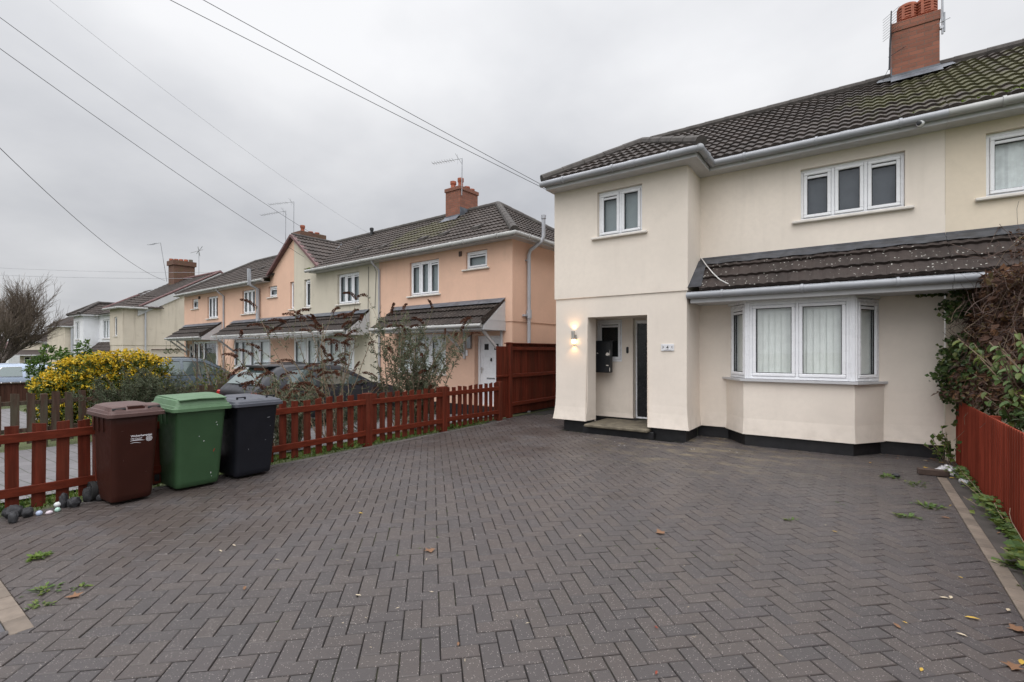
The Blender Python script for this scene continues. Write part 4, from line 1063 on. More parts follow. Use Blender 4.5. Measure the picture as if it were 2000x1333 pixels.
f = tmb(); f.quad((-4.50, 1.80, 5.89), (-3.74, 1.80, 5.89), (-3.77, 2.04, 6.09), (-4.47, 2.04, 6.09)); f.box(-4.46, -3.77, 2.036, 2.05, 5.95, 6.12); f.box(-3.78, -3.765, 2.05, 2.6, 6.0, 6.36); f.build('flashing', M['lead'], cD)
for (x, y, h) in ((-4.28, 2.25, .28), (-3.98, 2.3, .34), (-3.95, 2.58, .12), (-3.95, 2.82, .10)):
    f = tmb(); f.lathe([(.10, -.03), (.085, .05), (.085, h * .6), (.108, h * .68), (.108, h)], (x, y, 7.07), 12); f.build('chimney_pot', M['pot'], cD, 40)
def yagi(parent, bx, by, z0, z1, L, adir, n=9, m='metal', el=.10):
    f = tmb(); f.tube([(bx, by, z0), (bx + .02, by, z1)], .016, 6)
    d = Vector((math.cos(R_(adir)), math.sin(R_(adir)), .0)); p = Vector((-d.y, d.x, 0))
    a = Vector((bx + .02, by, z1)); f.tube([a, a + d * L], .011, 5)
    for k in range(n):
        c = a + d * (L * (.3 + .68 * k / (n - 1))); f.tube([c - p * el + Vector((0, 0, -.02)), c + p * el + Vector((0, 0, .02))], .006, 4)
    f.tube([a + d * .12 + Vector((-.05, 0, -.16)), a + d * .18 + Vector((0, 0, .16))], .007, 4); f.tube([a + d * .12 + Vector((.05, .1, -.16)), a + d * .18 + Vector((0, -.1, .16))], .007, 4)
    f.build('aerial', M[m], parent)
yagi(cD, -3.76, 2.12, 6.75, 7.98, 1.15, 195)
# --- C: cream, shares the gable
Cc = thouse('cream terraced house right of the shared middle gable', -8.0)
w = tmb(); wall(w, [(-10.60, 0), (-5.332, 0)], [(-.5, .0), (4.40, 0)], {0: [(2.91, 4.16, 3.165, 4.21), (.74, 1.15, 3.18, 4.225), (.95, 3.9, .85, 2.03), (.02, .90, -.3, 2.0, .06)]})
w.add([(-10.60, 0, 4.40), (-8.87, 0, 4.40), (-8.87, 0, 4.62), (-10.60, 0, 5.90)], [(0, 1, 2, 3)])
w.build('wall', M['cream_old'], Cc)
twin(Cc, -7.69, 0, 3.165, 1.25, 1.045, [1, 1, 1], blind='frost', vents=(1, 2), sill_over=.09)
twin(Cc, -9.86, 0, 3.18, .41, 1.045, [1], blind='frost', vents=(0,), sill_over=.08)
twin(Cc, -9.65, 0, .85, 2.95, 1.18, [.7, 1, 1, .7], depth=-.02, blind='net', sill_over=.05)
twin(Cc, -10.57, 0, -.3, .86, 2.3, [1], depth=-.01, blind='net', sill=False)
tcanopy(Cc, -10.60, -5.86)
rf = MB(); tslope(rf, (-10.60, -.3, TE), (1, 0, 0), (0, tcp, tsp), [(1.75, 0), (5.27, 0), (5.27, TV), (0, TV), (0, 2.75)], gauge=.31)
gl = math.hypot(1.92, 1.42); tslope(rf, (-8.68, -.14, 4.58), (0, 1, 0), (-1.92 / gl, 0, 1.42 / gl), [(0, 0), (.3, 0), (2.5, gl), (0, gl)], gauge=.31)
rf.quad(tp(-10.6, 5.3, TE), tp(-5.33, 5.3, TE), tp(-5.33, 2.5, 6.276), tp(-10.6, 2.5, 6.276)); rC = rf.build('roof', M['tile_terrace'], Cc)
rc = tmb(); ridge_caps(rc, (-5.33, 2.5, 6.31), (-10.6, 2.5, 6.31), .10); rc.build('ridge_tiles', M['ridge'], rC)
rc = tmb(); ridge_caps(rc, (-10.6, -.1, 6.02), (-10.6, 2.1, 6.02), .07); rc.build('gable_ridge', M['ridge'], rC)
vents(rC, [(-5.9, .35), (-6.75, .33), (-7.55, .30), (-8.05, .85)])
f = tmb(); f.bar((-8.72, -.09, 4.585), (-10.60, -.09, 5.985), .10, .16, .01, 0, (0, 1, 0)); f.build('verge', M['verge'], Cc)
f = tmb(); f.quad((-8.70, -.02, 4.63), (-8.62, -.02, 4.60), (-10.5, 2.02, 6.01), (-10.6, 2.02, 6.03)); f.build('valley', M['lead'], Cc)
f = tfascia(Cc, -9.05, -5.332); f.build('fascia', M['fascia'], Cc); tgutter(Cc, [(-9.16, -.35, 4.43), (-5.335, -.35, 4.43)])
f = tmb(); f.lathe([(.06, 0), (.06, .36), (.08, .36), (.08, .45), (.05, .47)], (-8.95, 2.35, 6.05), 12); f.build('flue', M['trim'], Cc, 40)
f = tmb(); f.tube([(-5.9, -.02, 4.3), (-5.92, -.02, 2.9)], .008, 4); f.tube([(-5.62, -.02, 4.3), (-5.50, -.02, 4.1), (-5.56, -.02, 2.9)], .008, 4); f.build('cable', M['wire'], Cc)
# --- B: peach, other half of the gable
Bh = thouse('peach terraced house left of the shared middle gable with a grey flue pipe', -13.6)
w = tmb(); wall(w, [(-16.95, 0), (-10.602, 0)], [(-.6, .0), (4.40, 0)], {0: [(1.94, 3.14, 3.17, 4.20), (4.32, 5.02, 3.745, 4.19), (6.05, 6.33, 3.17, 4.23), (1.2, 4.5, .80, 2.03)]})
w.add([(-12.50, 0, 4.40), (-10.602, 0, 4.40), (-10.602, 0, 5.90), (-12.50, 0, 4.60)], [(0, 1, 2, 3)]); w.build('wall', M['peach'], Bh)
twin(Bh, -15.01, 0, 3.17, 1.2, 1.03, [1, 1, 1], blind='net', sill_over=.09)
twin(Bh, -12.63, 0, 3.745, .70, .445, [1], blind='frost', vents=(0,), sill_over=.08)
twin(Bh, -10.90, 0, 3.17, .28, 1.06, [1], blind='frost', sill_over=.07)
twin(Bh, -15.75, 0, .80, 3.3, 1.23, [.8, 1, 1, 1], depth=-.02, blind='vertical', sill_over=.05)
tcanopy(Bh, -15.85, -10.602, right=False, brackets=(-15.6,))
rf = MB(); tslope(rf, (-16.95, -.3, TE), (1, 0, 0), (0, tcp, tsp), [(0, 0), (4.6, 0), (6.35, 2.75), (6.35, TV), (0, TV)], gauge=.31)
tslope(rf, (-12.52, -.14, 4.58), (0, 1, 0), (1.92 / gl, 0, 1.42 / gl), [(0, 0), (.3, 0), (2.5, gl), (0, gl)], gauge=.31)
rf.quad(tp(-16.95, 5.3, TE), tp(-10.6, 5.3, TE), tp(-10.6, 2.5, 6.276), tp(-16.95, 2.5, 6.276)); rB = rf.build('roof', M['tile_terrace'], Bh)
rc = tmb(); ridge_caps(rc, (-10.6, 2.5, 6.31), (-16.95, 2.5, 6.31), .10); rc.build('ridge_tiles', M['ridge'], rB)
vents(rB, [(-15.5, .9), (-16.5, .9)])
f = tmb(); f.bar((-12.56, -.09, 4.57), (-10.60, -.09, 5.99), .10, .16, .01, 0, (0, 1, 0)); f.build('verge', M['verge'], Bh)
f = tfascia(Bh, -16.95, -12.45); f.build('fascia', M['fascia'], Bh); tgutter(Bh, [(-16.95, -.35, 4.43), (-12.42, -.35, 4.43)])
f = tmb(); f.tube([(-13.35, -.10, 2.75), (-13.35, -.10, 4.15), (-13.38, -.42, 4.30), (-13.38, -.44, 4.95)], .075, 10); f.build('flue_pipe', M['pipe'], Bh, 40)
f = tmb(); f.tube([(-16.86, -.34, 4.40), (-16.86, -.28, 4.28), (-16.80, -.05, 4.10), (-16.80, -.05, -.3)], .036, 10); f.build('downpipe', M['pipe'], Bh, 40)
ch = tmb(); ch.box(-14.65, -13.9, 2.1, 3.3, 6.0, 6.88, .004); ch.box(-14.7, -13.85, 2.05, 3.35, 6.88, 7.10, .006); cB = ch.build('chimney', M['brick_dark'], Bh)
for (x, y, h) in ((-14.3, 2.4, .36), (-14.2, 2.75, .12), (-14.15, 3.05, .12)):
    f = tmb(); f.lathe([(.10, -.03), (.085, .05), (.085, h * .6), (.11, h * .68), (.11, h)], (x, y, 7.10), 12); f.build('chimney_pot', M['pot'], cB, 40)
yagi(cB, -14.55, 2.1, 6.6, 8.55, 1.45, 200, 8); yagi(cB, -15.3, 2.1, 6.1, 8.25, 1.75, 192, 8)
# --- A: far end, peach
A = thouse('far peach end terrace beside the stained cream gable, white bay window', -19.4)
w = tmb(); wall(w, [(-21.7, 5.0), (-21.7, 0), (-16.952, 0)], [(-.7, .0), (4.40, 0)], {1: [(2.95, 4.15, 3.12, 4.18), (1.03, 1.82, 3.69, 4.19), (1.4, 4.2, .75, 2.02), (.35, 1.2, -.5, 1.9, .2)]}); w.build('wall', M['peach'], A)
twin(A, -18.75, 0, 3.12, 1.2, 1.06, [1, 1, 1], blind='void', sill_over=.09); twin(A, -20.67, 0, 3.69, .79, .50, [1], blind='frost', vents=(0,), sill_over=.08)
twin(A, -20.30, 0, .75, 2.8, 1.27, [.6, .6, 1.4], depth=-.05, blind='void', sill_over=.05)
twin(A, -21.35, 0, -.5, .85, 2.4, [1], depth=.12, blind='void', sill=False)
tcanopy(A, -21.5, -17.1, brackets=(-21.3, -20.45))
rf = MB(); tslope(rf, (-22.0, -.3, TE), (1, 0, 0), (0, tcp, tsp), [(0, 0), (5.05, 0), (5.05, TV), (2.8, TV)], gauge=.31)
rf.quad(tp(-22, -.3, TE), tp(-22, 5.3, TE), tp(-19.2, 2.5, 6.276), tp(-19.2, 2.5, 6.276)); rf.quad(tp(-22, 5.3, TE), tp(-16.95, 5.3, TE), tp(-16.95, 2.5, 6.276), tp(-19.2, 2.5, 6.276)); rA = rf.build('roof', M['tile_terrace'], A)
rc = tmb(); ridge_caps(rc, (-22, -.3, TE + .04), (-19.2, 2.5, 6.31), .1); ridge_caps(rc, (-19.2, 2.5, 6.31), (-16.95, 2.5, 6.31), .10); rc.build('ridge_tiles', M['ridge'], rA)
f = tfascia(A, -21.98, -16.952); f.build('fascia', M['fascia'], A); tgutter(A, [(-22.05, -.35, 4.43), (-16.955, -.35, 4.43)])
f = tmb(); f.box(-19.75, -19.6, -.05, -.0, 4.15, 4.28); f.build('air_vent', M['twig_dark'], A)
for (x, z) in ((-21.3, 1.55), (-20.45, 1.56), (-21.9, 1.55)):
    b = MB(); c = tp(x, -.75, z)
    for k in range(90):
        d = Vector((random.gauss(0, 1), random.gauss(0, 1), random.gauss(0, 1))).normalized(); b.leaf(Vector(c) + d * .09, d, Vector((random.random(), .3, 1)), .06, .04)
    b.tube([c, (c[0], c[1], c[2] + .5)], .006, 4, 1)
    tag(b.build('hanging_basket', [M['leaf_ivy'], M['wire']], None), 'round dark green hanging basket under the far peach porch', 'hanging basket', 'hanging baskets under the far peach porch')
# ================================================================== houses further down the road
def hipquad(mb, pts, m=0): mb.add(pts, [tuple(range(len(pts)))], m)
# E: stained cream house with its gable wall towards us
E_ = thing('semi_detached_house', (-44, 16, gz(-44)), 'stained cream house with white bargeboard gable and dark brick chimney', 'house')
w = MB(); wall(w, [(-46.0, 12.8), (-43.7, 12.8), (-43.7, 11.6), (-41.1, 11.6), (-41.1, 22.9)], [(-1.2, .0), (1.95, 0), (1.96, .03), (4.52, .03)], {2: [(.9, 1.5, 2.6, 3.95, .15)]})
w.add([(-41.07, 12.8, 4.52), (-41.07, 22.8, 4.52), (-41.07, 17.8, 7.55)], [(0, 1, 2)]); w.build('wall', M['cream_far'], E_)
window(E_, wframe(-42.8, 11.57, 2.6), .6, 1.35, [1], blind='net', sill_over=.1)
rf = MB(); lE = math.hypot(5.3, 3.25); tile_slope(rf, (-50.5, 12.5, 4.5), (1, 0, 0), (0, 5.3 / lE, 3.25 / lE), [(0, 0), (9.5, 0), (9.5, lE), (0, lE)], .36, .3)
tile_slope(rf, (-44.0, 11.3, 4.58), (1, 0, 0), (0, .85, .527), [(0, 0), (3.2, 0), (1.6, 1.85)], .36, .3); tile_slope(rf, (-40.8, 11.3, 4.58), (0, 1, 0), (-.85, 0, .527), [(0, 0), (2.6, 0), (2.6, 1.85), (1.6, 1.85)], .36, .3)
rf.quad((-50.5, 23.1, 4.5), (-41, 23.1, 4.5), (-41, 17.8, 7.75), (-50.5, 17.8, 7.75)); rE = rf.build('roof', M['tile_far'], E_)
rc = MB(); ridge_caps(rc, (-41.0, 17.8, 7.8), (-50.5, 17.8, 7.8), .12, .6); ridge_caps(rc, (-41.05, 12.4, 4.62), (-41.05, 17.8, 7.82), .08, .6); ridge_caps(rc, (-41.05, 23.1, 4.62), (-41.05, 17.8, 7.82), .08, .6); ridge_caps(rc, (-44, 11.3, 4.6), (-42.4, 12.9, 5.6), .1, .6); rc.build('ridge_tiles', M['verge'], rE)
b = MB(); b.prism([(12.4, 4.0), (12.4, 4.52), (17.8, 7.70), (23.2, 4.52), (23.2, 4.0), (17.8, 7.15)], -41.02, -40.96, lambda a, b_, c: (c, a, b_)); b.build('bargeboard', M['fascia'], E_)
gutter(E_, [(-44.0, 11.25, 4.52), (-40.75, 11.25, 4.52), (-40.75, 12.9, 4.52)], 'gutter_old', .075)
b = MB(); b.tube([(-40.98, 12.85, 4.4), (-40.98, 12.85, -1)], .055, 8); b.build('downpipe', M['pipe'], E_)
b = MB(); b.tube([(-41.0, 13.2, 1.65), (-41.0, 22, 1.65)], .04, 6); b.build('service_pipe', M['twig_dark'], E_)
ch = MB(); ch.box(-48.9, -47.7, 17.0, 18.6, 6.4, 8.95); ch.box(-49.0, -47.6, 16.9, 18.7, 8.95, 9.35); cE = ch.build('chimney', M['brick_dark'], E_)
for k in range(5):
    b = MB(); b.lathe([(.16, -.02), (.16, .22)], (-48.7 + .2 * k, 17.15 + .3 * k, 9.35), 10); b.build('chimney_pot', M['pot'] if k != 4 else M['stone'], cE)
b = MB(); b.tube([(-49.1, 16.95, 7.6), (-49.15, 16.5, 10.9)], .02, 5); b.tube([(-49.15, 16.5, 10.9), (-51.0, 16.1, 10.9)], .016, 4)
for k in range(7): b.tube([(-49.6 - .2 * k, 16.15, 10.85), (-49.6 - .2 * k, 16.55, 10.95)], .01, 3)
b.build('aerial', M['metal'], cE)
b = MB(); b.tube([(-46.9, 18.6, 8.0), (-46.9, 18.6, 10.3)], .02, 5); b.tube([(-48.6, 18.6, 10.3), (-45.6, 18.4, 10.2)], .018, 4); b.tube([(-46.9, 18.4, 10.0), (-46.7, 18.8, 10.7)], .03, 4); b.tube([(-46.6, 18.4, 10.6), (-47.2, 18.8, 9.9)], .02, 4); b.build('aerial', M['metal'], cE)
# F: white rendered house
F_ = thing('semi_detached_house', (-52, 16, gz(-52)), 'white rendered house with a dark tiled hipped front wing', 'house')
w = MB(); wall(w, [(-54.2, 20), (-54.2, 11.9), (-51.5, 11.9), (-51.5, 12.9), (-46.0, 12.9)], [(-1.6, 0), (4.52, 0)], {1: [(.6, 1.6, 2.5, 4.0, .15)], 3: [(1.0, 3.0, 2.55, 4.1, .15)]}); w.build('wall', M['white_far'], F_)
window(F_, wframe(-53.6, 11.9, 2.5), 1.0, 1.5, [1, 1], blind='net', sill_over=.1); window(F_, wframe(-50.5, 12.9, 2.55), 2.0, 1.55, [1, 1, 1], blind='net', sill_over=.1)
rf = MB(); tile_slope(rf, (-54.6, 11.55, 4.56), (1, 0, 0), (0, .85, .527), [(0, 0), (3.4, 0), (1.7, 2.0)], .36, .3); tile_slope(rf, (-51.2, 11.55, 4.56), (0, 1, 0), (-.85, 0, .527), [(0, 0), (4.5, 0), (4.5, 2.0), (1.7, 2.0)], .36, .3)
tile_slope(rf, (-54.6, 12.55, 4.56), (1, 0, 0), (0, .85, .527), [(0, 0), (4.1, 0), (4.1, 4.5), (2.5, 4.5)], .36, .3); rf.quad((-54.6, 11.55, 4.56), (-54.6, 20, 4.56), (-52.9, 20, 5.6), (-52.9, 13.2, 5.6)); rF = rf.build('roof', M['tile_far'], F_)
rc = MB(); ridge_caps(rc, (-54.6, 11.55, 4.6), (-52.9, 13.25, 5.7), .12, .6); ridge_caps(rc, (-51.2, 11.55, 4.6), (-52.9, 13.25, 5.7), .12, .6); ridge_caps(rc, (-52.9, 13.2, 5.68), (-52.9, 15, 5.68), .12, .6); rc.build('ridge_tiles', M['ridge'], rF)
b = MB(); b.box(-54.5, -51.25, 11.62, 11.7, 4.42, 4.56); b.box(-51.3, -51.22, 11.7, 12.65, 4.42, 4.56); b.box(-51.3, -46.1, 12.6, 12.68, 4.42, 4.56); b.build('fascia', M['fascia'], F_)
c = MB(); tile_slope(c, (-51.5, 11.95, 1.35), (1, 0, 0), (0, .72, .694), [(0, 0), (5.4, 0), (5.4, 1.35), (0, 1.35)], .36, .3); c.build('canopy_roof', M['tile_far'], F_)
gutter(F_, [(-51.5, 11.9, 1.3), (-46.0, 11.9, 1.3)], 'gutter_old', .07)
b = MB(); b.box(-53.2, -52.9, 11.84, 11.9, 1.95, 2.35); b.build('air_vent', M['pipe'], F_)
# G: cream end wall with a tall vent pipe
G_ = thing('end_terrace_house', (-79, 20, gz(-79)), 'cream end wall with a tall white soil pipe beyond the white house', 'house')
w = MB(); wall(w, [(-84, 15.9), (-76, 15.9), (-76, 24)], [(-2, 0), (4.5, 0)], {}); w.build('wall', M['cream_far'], G_)
rf = MB(); tile_slope(rf, (-75.6, 15.5, 4.5), (0, 1, 0), (-.85, 0, .527), [(0, 0), (8.8, 0), (4.4, 5.1)], .36, .3); tile_slope(rf, (-84, 15.5, 4.5), (1, 0, 0), (0, .85, .527), [(0, 0), (8.4, 0), (4.0, 5.1), (0, 5.1)], .36, .3); rf.build('roof', M['tile_far'], G_)
b = MB(); b.box(-75.7, -75.6, 15.5, 24.3, 4.35, 4.5); b.build('fascia', M['fascia'], G_)
b = MB(); b.tube([(-75.8, 16.5, -2), (-75.8, 16.5, 4.3), (-75.4, 16.7, 4.6), (-75.4, 16.7, 5.9)], .14, 8); b.build('soil_pipe', M['pipe'], G_)
# H: faces us at the bend
HR = Vector((math.cos(YAW), math.sin(YAW), 0)); HF = Vector((-math.sin(YAW), math.cos(YAW), 0))
Hm = frame3(HF * 84 + HR * -85 + Vector((0, 0, -1.6)), HR, HF, (0, 0, 1))
H_ = thing('terraced_house', tuple(HF * 88 + HR * -81 + Vector((0, 0, -1.6))), 'distant cream house facing up the road with red brick chimney and porch canopy', 'house')
w = MB(Hm); wall(w, [(0, 8), (0, 0), (9.0, 0), (9.0, 8)], [(-.5, 0), (4.75, 0)], {}); w.build('wall', M['cream_far'], H_)
rf = MB(Hm); rf.quad((-.4, -.4, 4.75), (9.4, -.4, 4.75), (9.4, 4, 7.4), (3.4, 4, 7.4), 0); hipquad(rf, [(-.4, -.4, 4.75), (3.4, 4, 7.4), (-.4, 8.4, 4.75)]); rf.quad((-.4, 8.4, 4.75), (9.4, 8.4, 4.75), (9.4, 4, 7.4), (3.4, 4, 7.4)); rf.build('roof', M['tile_far'], H_)
b = MB(Hm); b.box(4.2, 6.0, 3.4, 4.6, 6.5, 8.55); b.box(4.1, 6.1, 3.3, 4.7, 8.55, 8.85); b.build('chimney', M['brick'], H_)
b = MB(Hm); b.prism([(0, 2.75), (0, 3.35), (-1.3, 2.55), (-1.3, 2.4)], -.5, 6.6, lambda a, b_, c: (c, a, b_)); b.build('canopy_roof', M['tile_far'], H_)
b = MB(Hm); b.box(-.5, 6.6, -1.36, -1.3, 2.35, 2.52); b.box(0.0, 9.3, -.45, -.38, 4.6, 4.76); b.build('fascia', M['fascia'], H_)
for (x0, x1, z0, z1, k) in ((4.0, 6.2, 3.4, 4.5, 2), (3.3, 5.8, 1.0, 2.3, 2), (.8, 1.9, .2, 2.2, 1)):
    b = MB(Hm); b.box(x0, x1, -.06, -.005, z0, z1); ww = b.build('window' if k == 2 else 'front_door', M['upvc'], H_)
    b = MB(Hm); n = k; 
    for i in range(n): b.box(x0 + .15 + (x1 - x0 - .1) / n * i, x0 + (x1 - x0 - .1) / n * (i + 1) - .05, -.08, -.05, z0 + (.15 if k == 2 else 1.0), z1 - .15)
    b.build('pane', M['void'], ww)
# I: small pale gable at the far left
I_ = thing('bungalow', tuple(HF * 100 + HR * -101.5 + Vector((0, 0, -1.6))), 'small pale distant building with reddish roof behind the bare tree', 'house')
Im = frame3(HF * 97 + HR * -103 + Vector((0, 0, -1.6)), HR, HF, (0, 0, 1))
b = MB(Im); b.box(0, 2.6, 0, 6, -.5, 3.6); b.build('wall', M['white_far'], I_)
b = MB(Im); b.prism([(-.3, 3.5), (2.9, 3.5), (2.9, 4.0), (-.3, 5.1)], -.3, 6.3, lambda a, b_, c: (a, c, b_)); b.build('roof', M['verge'], I_)
# a darker house roof between the trees keeps going left
# ================================================================== fences
pf = thing('picket_fence', (-6.56, 4.5, 0), 'red brown stained picket fence along the left of the driveway behind the bins', 'fence')
XF_ = -6.56; rr = random.Random(11)
posts = [-.02, 1.66, 3.33, 5.094, 6.873, 8.66]
for y in posts:
    b = MB(); h = .863 + rr.uniform(-.01, .01)
    b.box(XF_ - .055, XF_ + .062, y - .06, y + .06, -.1, h, .006); b.build('post', M['redwood'], pf)
for a, c in zip(posts, posts[1:]):
    for z in (.21, .715):
        b = MB(); d1, d2 = rr.uniform(-.012, .012), rr.uniform(-.012, .012)
        b.bar((XF_ + .032, a + .05, z + d1), (XF_ + .032, c - .05, z + d2), .032, .085, .004, 0, (0, 0, 1)); b.build('rail', M['redwood_h'], pf)
    n = 10 if a > 3.5 else 9
    for k in range(n):
        y = a + .05 + (c - a - .10) * (k + .5) / n + rr.uniform(-.006, .006); h = .845 + rr.uniform(-.015, .012); tl = rr.uniform(-.008, .008)
        b = MB(); wv = .049 + rr.uniform(-.002, .002); x0, x1 = XF_ - .006, XF_ + .014
        lo, hi = .035 + rr.uniform(-.01, .02), h; cuts = rr.uniform(-.012, .012)
        b.prism([(y - wv, lo), (y + wv, lo), (y + wv + tl, hi - .0 + cuts), (y - wv + tl, hi - cuts)], x0, x1, lambda p, q, r: (r, p, q)); b.build('picket', M['redwood'], pf)
# tall closeboard fence that carries on between the two houses
cf = thing('closeboard_fence', (-6.65, 11.5, 0), 'tall red brown boarded side fence between the peach house and the cream house', 'fence')
def boards(parent, p0, p1, z0, z1, mat, w_=.10, th=.018, side=1, name='panel', rag=.0):
    b = MB(); d = Vector(p1) - Vector(p0); L = d.length; d.normalize(); nrm = Vector((d.y, -d.x, 0)) * side; n = int(L / w_)
    for k in range(n):
        a = Vector(p0) + d * (L * k / n); c = Vector(p0) + d * (L * (k + 1) / n + .012); h = z1 + random.uniform(-rag, rag)
        q = [a, c, c + nrm * th, a + nrm * th * .35]
        b.add([(v.x, v.y, z0) for v in q] + [(v.x, v.y, h) for v in q], [(0, 1, 2, 3), (4, 5, 6, 7), (0, 1, 5, 4), (1, 2, 6, 5), (2, 3, 7, 6), (3, 0, 4, 7)])
    return b.build(name, mat, parent)
boards(cf, (-6.72, 9.24, 0), (-6.72, 15.4, 0), .06, 1.72, M['redwood'], .105, .02)
for z in (1.61, .97, .30):
    b = MB(); b.bar((-6.665, 9.26, z), (-6.665, 15.3, z), .06, .085, .006); b.build('rail', M['redwood_h'], cf)
for y in (9.20, 11.6, 14.0):
    b = MB(); b.box(-6.72, -6.60, y - .06, y + .05, -.1, 1.755, .006); b.build('post', M['redwood'], cf)
b = MB(); b.box(-6.74, -6.62, 9.1, 15.4, 1.72, 1.745, .004); b.build('capping', M['redwood_h'], cf)
boards(cf, (-6.70, 8.74, 0), (-6.70, 9.13, 0), .02, 1.66, M['redwood'], .1, .02, name='end_panel'); 
b = MB(); b.box(-6.69, -6.63, 8.72, 9.12, .955, 1.0, .004); b.build('rail', M['redwood_h'], cf)
# right hand boundary
rfn = thing('closeboard_fence', (1.1, 5.5, 0), 'orange red vertical boarded fence under the creeper on the right', 'fence')
boards(rfn, (1.10, 9.16, 0), (1.10, -1.8, 0), .0, .875, M['redfence'], .085, .022, side=1)
for y in (9.0, 7.2, 5.4, 3.6, 1.8, 0):
    b = MB(); b.box(1.135, 1.21, y - .04, y + .04, -.1, .86, .004); b.build('post', M['redfence'], rfn)
for z in (.2, .7):
    b = MB(); b.box(1.112, 1.15, -1.8, 9.1, z, z + .08, .004); b.build('rail', M['redfence'], rfn)
# weathered pickets beyond the neighbour's drive
of = thing('picket_fence', (-12.9, 5.5, gz(-12.9)), 'old weathered brown picket fence in front of the yellow shrub', 'fence')
zb = gz(-12.9)
oy = [.2, 2.4, 4.4, 6.4, 8.4]
for y in oy:
    b = MB(); b.box(-13.0, -12.9, y - .05, y + .05, zb - .1, zb + 1.0, .008); b.build('post', M['oldwood'], of)
for a, c in zip(oy, oy[1:]):
    for z in (.28, .80):
        b = MB(); b.box(-12.985, -12.945, a + .05, c - .05, zb + z, zb + z + .08, .006); b.build('rail', M['oldwood'], of)
    n = 9
    for k in range(n):
        y = a + .06 + (c - a - .12) * (k + .5) / n + rr.uniform(-.012, .012); tl = rr.uniform(-.02, .02); h = zb + 1.02 + rr.uniform(-.03, .02)
        b = MB(); b.prism([(y - .062, zb + .06), (y + .062, zb + .06), (y + .06 + tl, h - rr.uniform(0, .02)), (y - .06 + tl, h)], -12.945, -12.92, lambda p, q, r: (r, p, q)); b.build('picket', M['oldwood'], of)
# low dark boarded fence by the road with a string of lights
lf = thing('closeboard_fence', (-25.5, 3.2, gz(-25.5)), 'low dark brown boarded fence on the far left in front of the parked silver car', 'fence')
zl = gz(-25.5); boards(lf, (-25.6, 1.0, 0), (-24.6, 6.4, 0), zl + .05, zl + .82, M['darkwood'], .14, .025)
b = MB(); b.bar((-25.58, 1.0, zl + .84), (-24.58, 6.4, zl + .84), .10, .05, .01); b.build('capping', M['oldwood'], lf)
for k in range(4):
    b = MB(); t = k / 3; b.box(-25.58 + t - .06, -25.58 + t + .06, 1.0 + 5.4 * t - .06, 1.0 + 5.4 * t + .06, zl - .1, zl + .92, .01); b.build('post', M['darkwood'], lf)
sl = thing('string_lights', (-25.4, 3.2, zl + .9), 'string of small white lights draped along the low dark fence', 'string lights')
b = MB(); pts = []; bl = MB()
for k in range(46):
    t = k / 45; sag = .10 * abs(math.sin(t * 9.4)) ; p = (-25.50 + t, 1.0 + 5.4 * t, zl + .98 - sag); pts.append(p)
    if k % 2: sphere(bl, (p[0], p[1], p[2] - .02), .022, 6, 4)
b.tube(pts, .006, 4); b.build('cord', M['wire'], sl); bl.build('bulb', M['white'], sl, True)

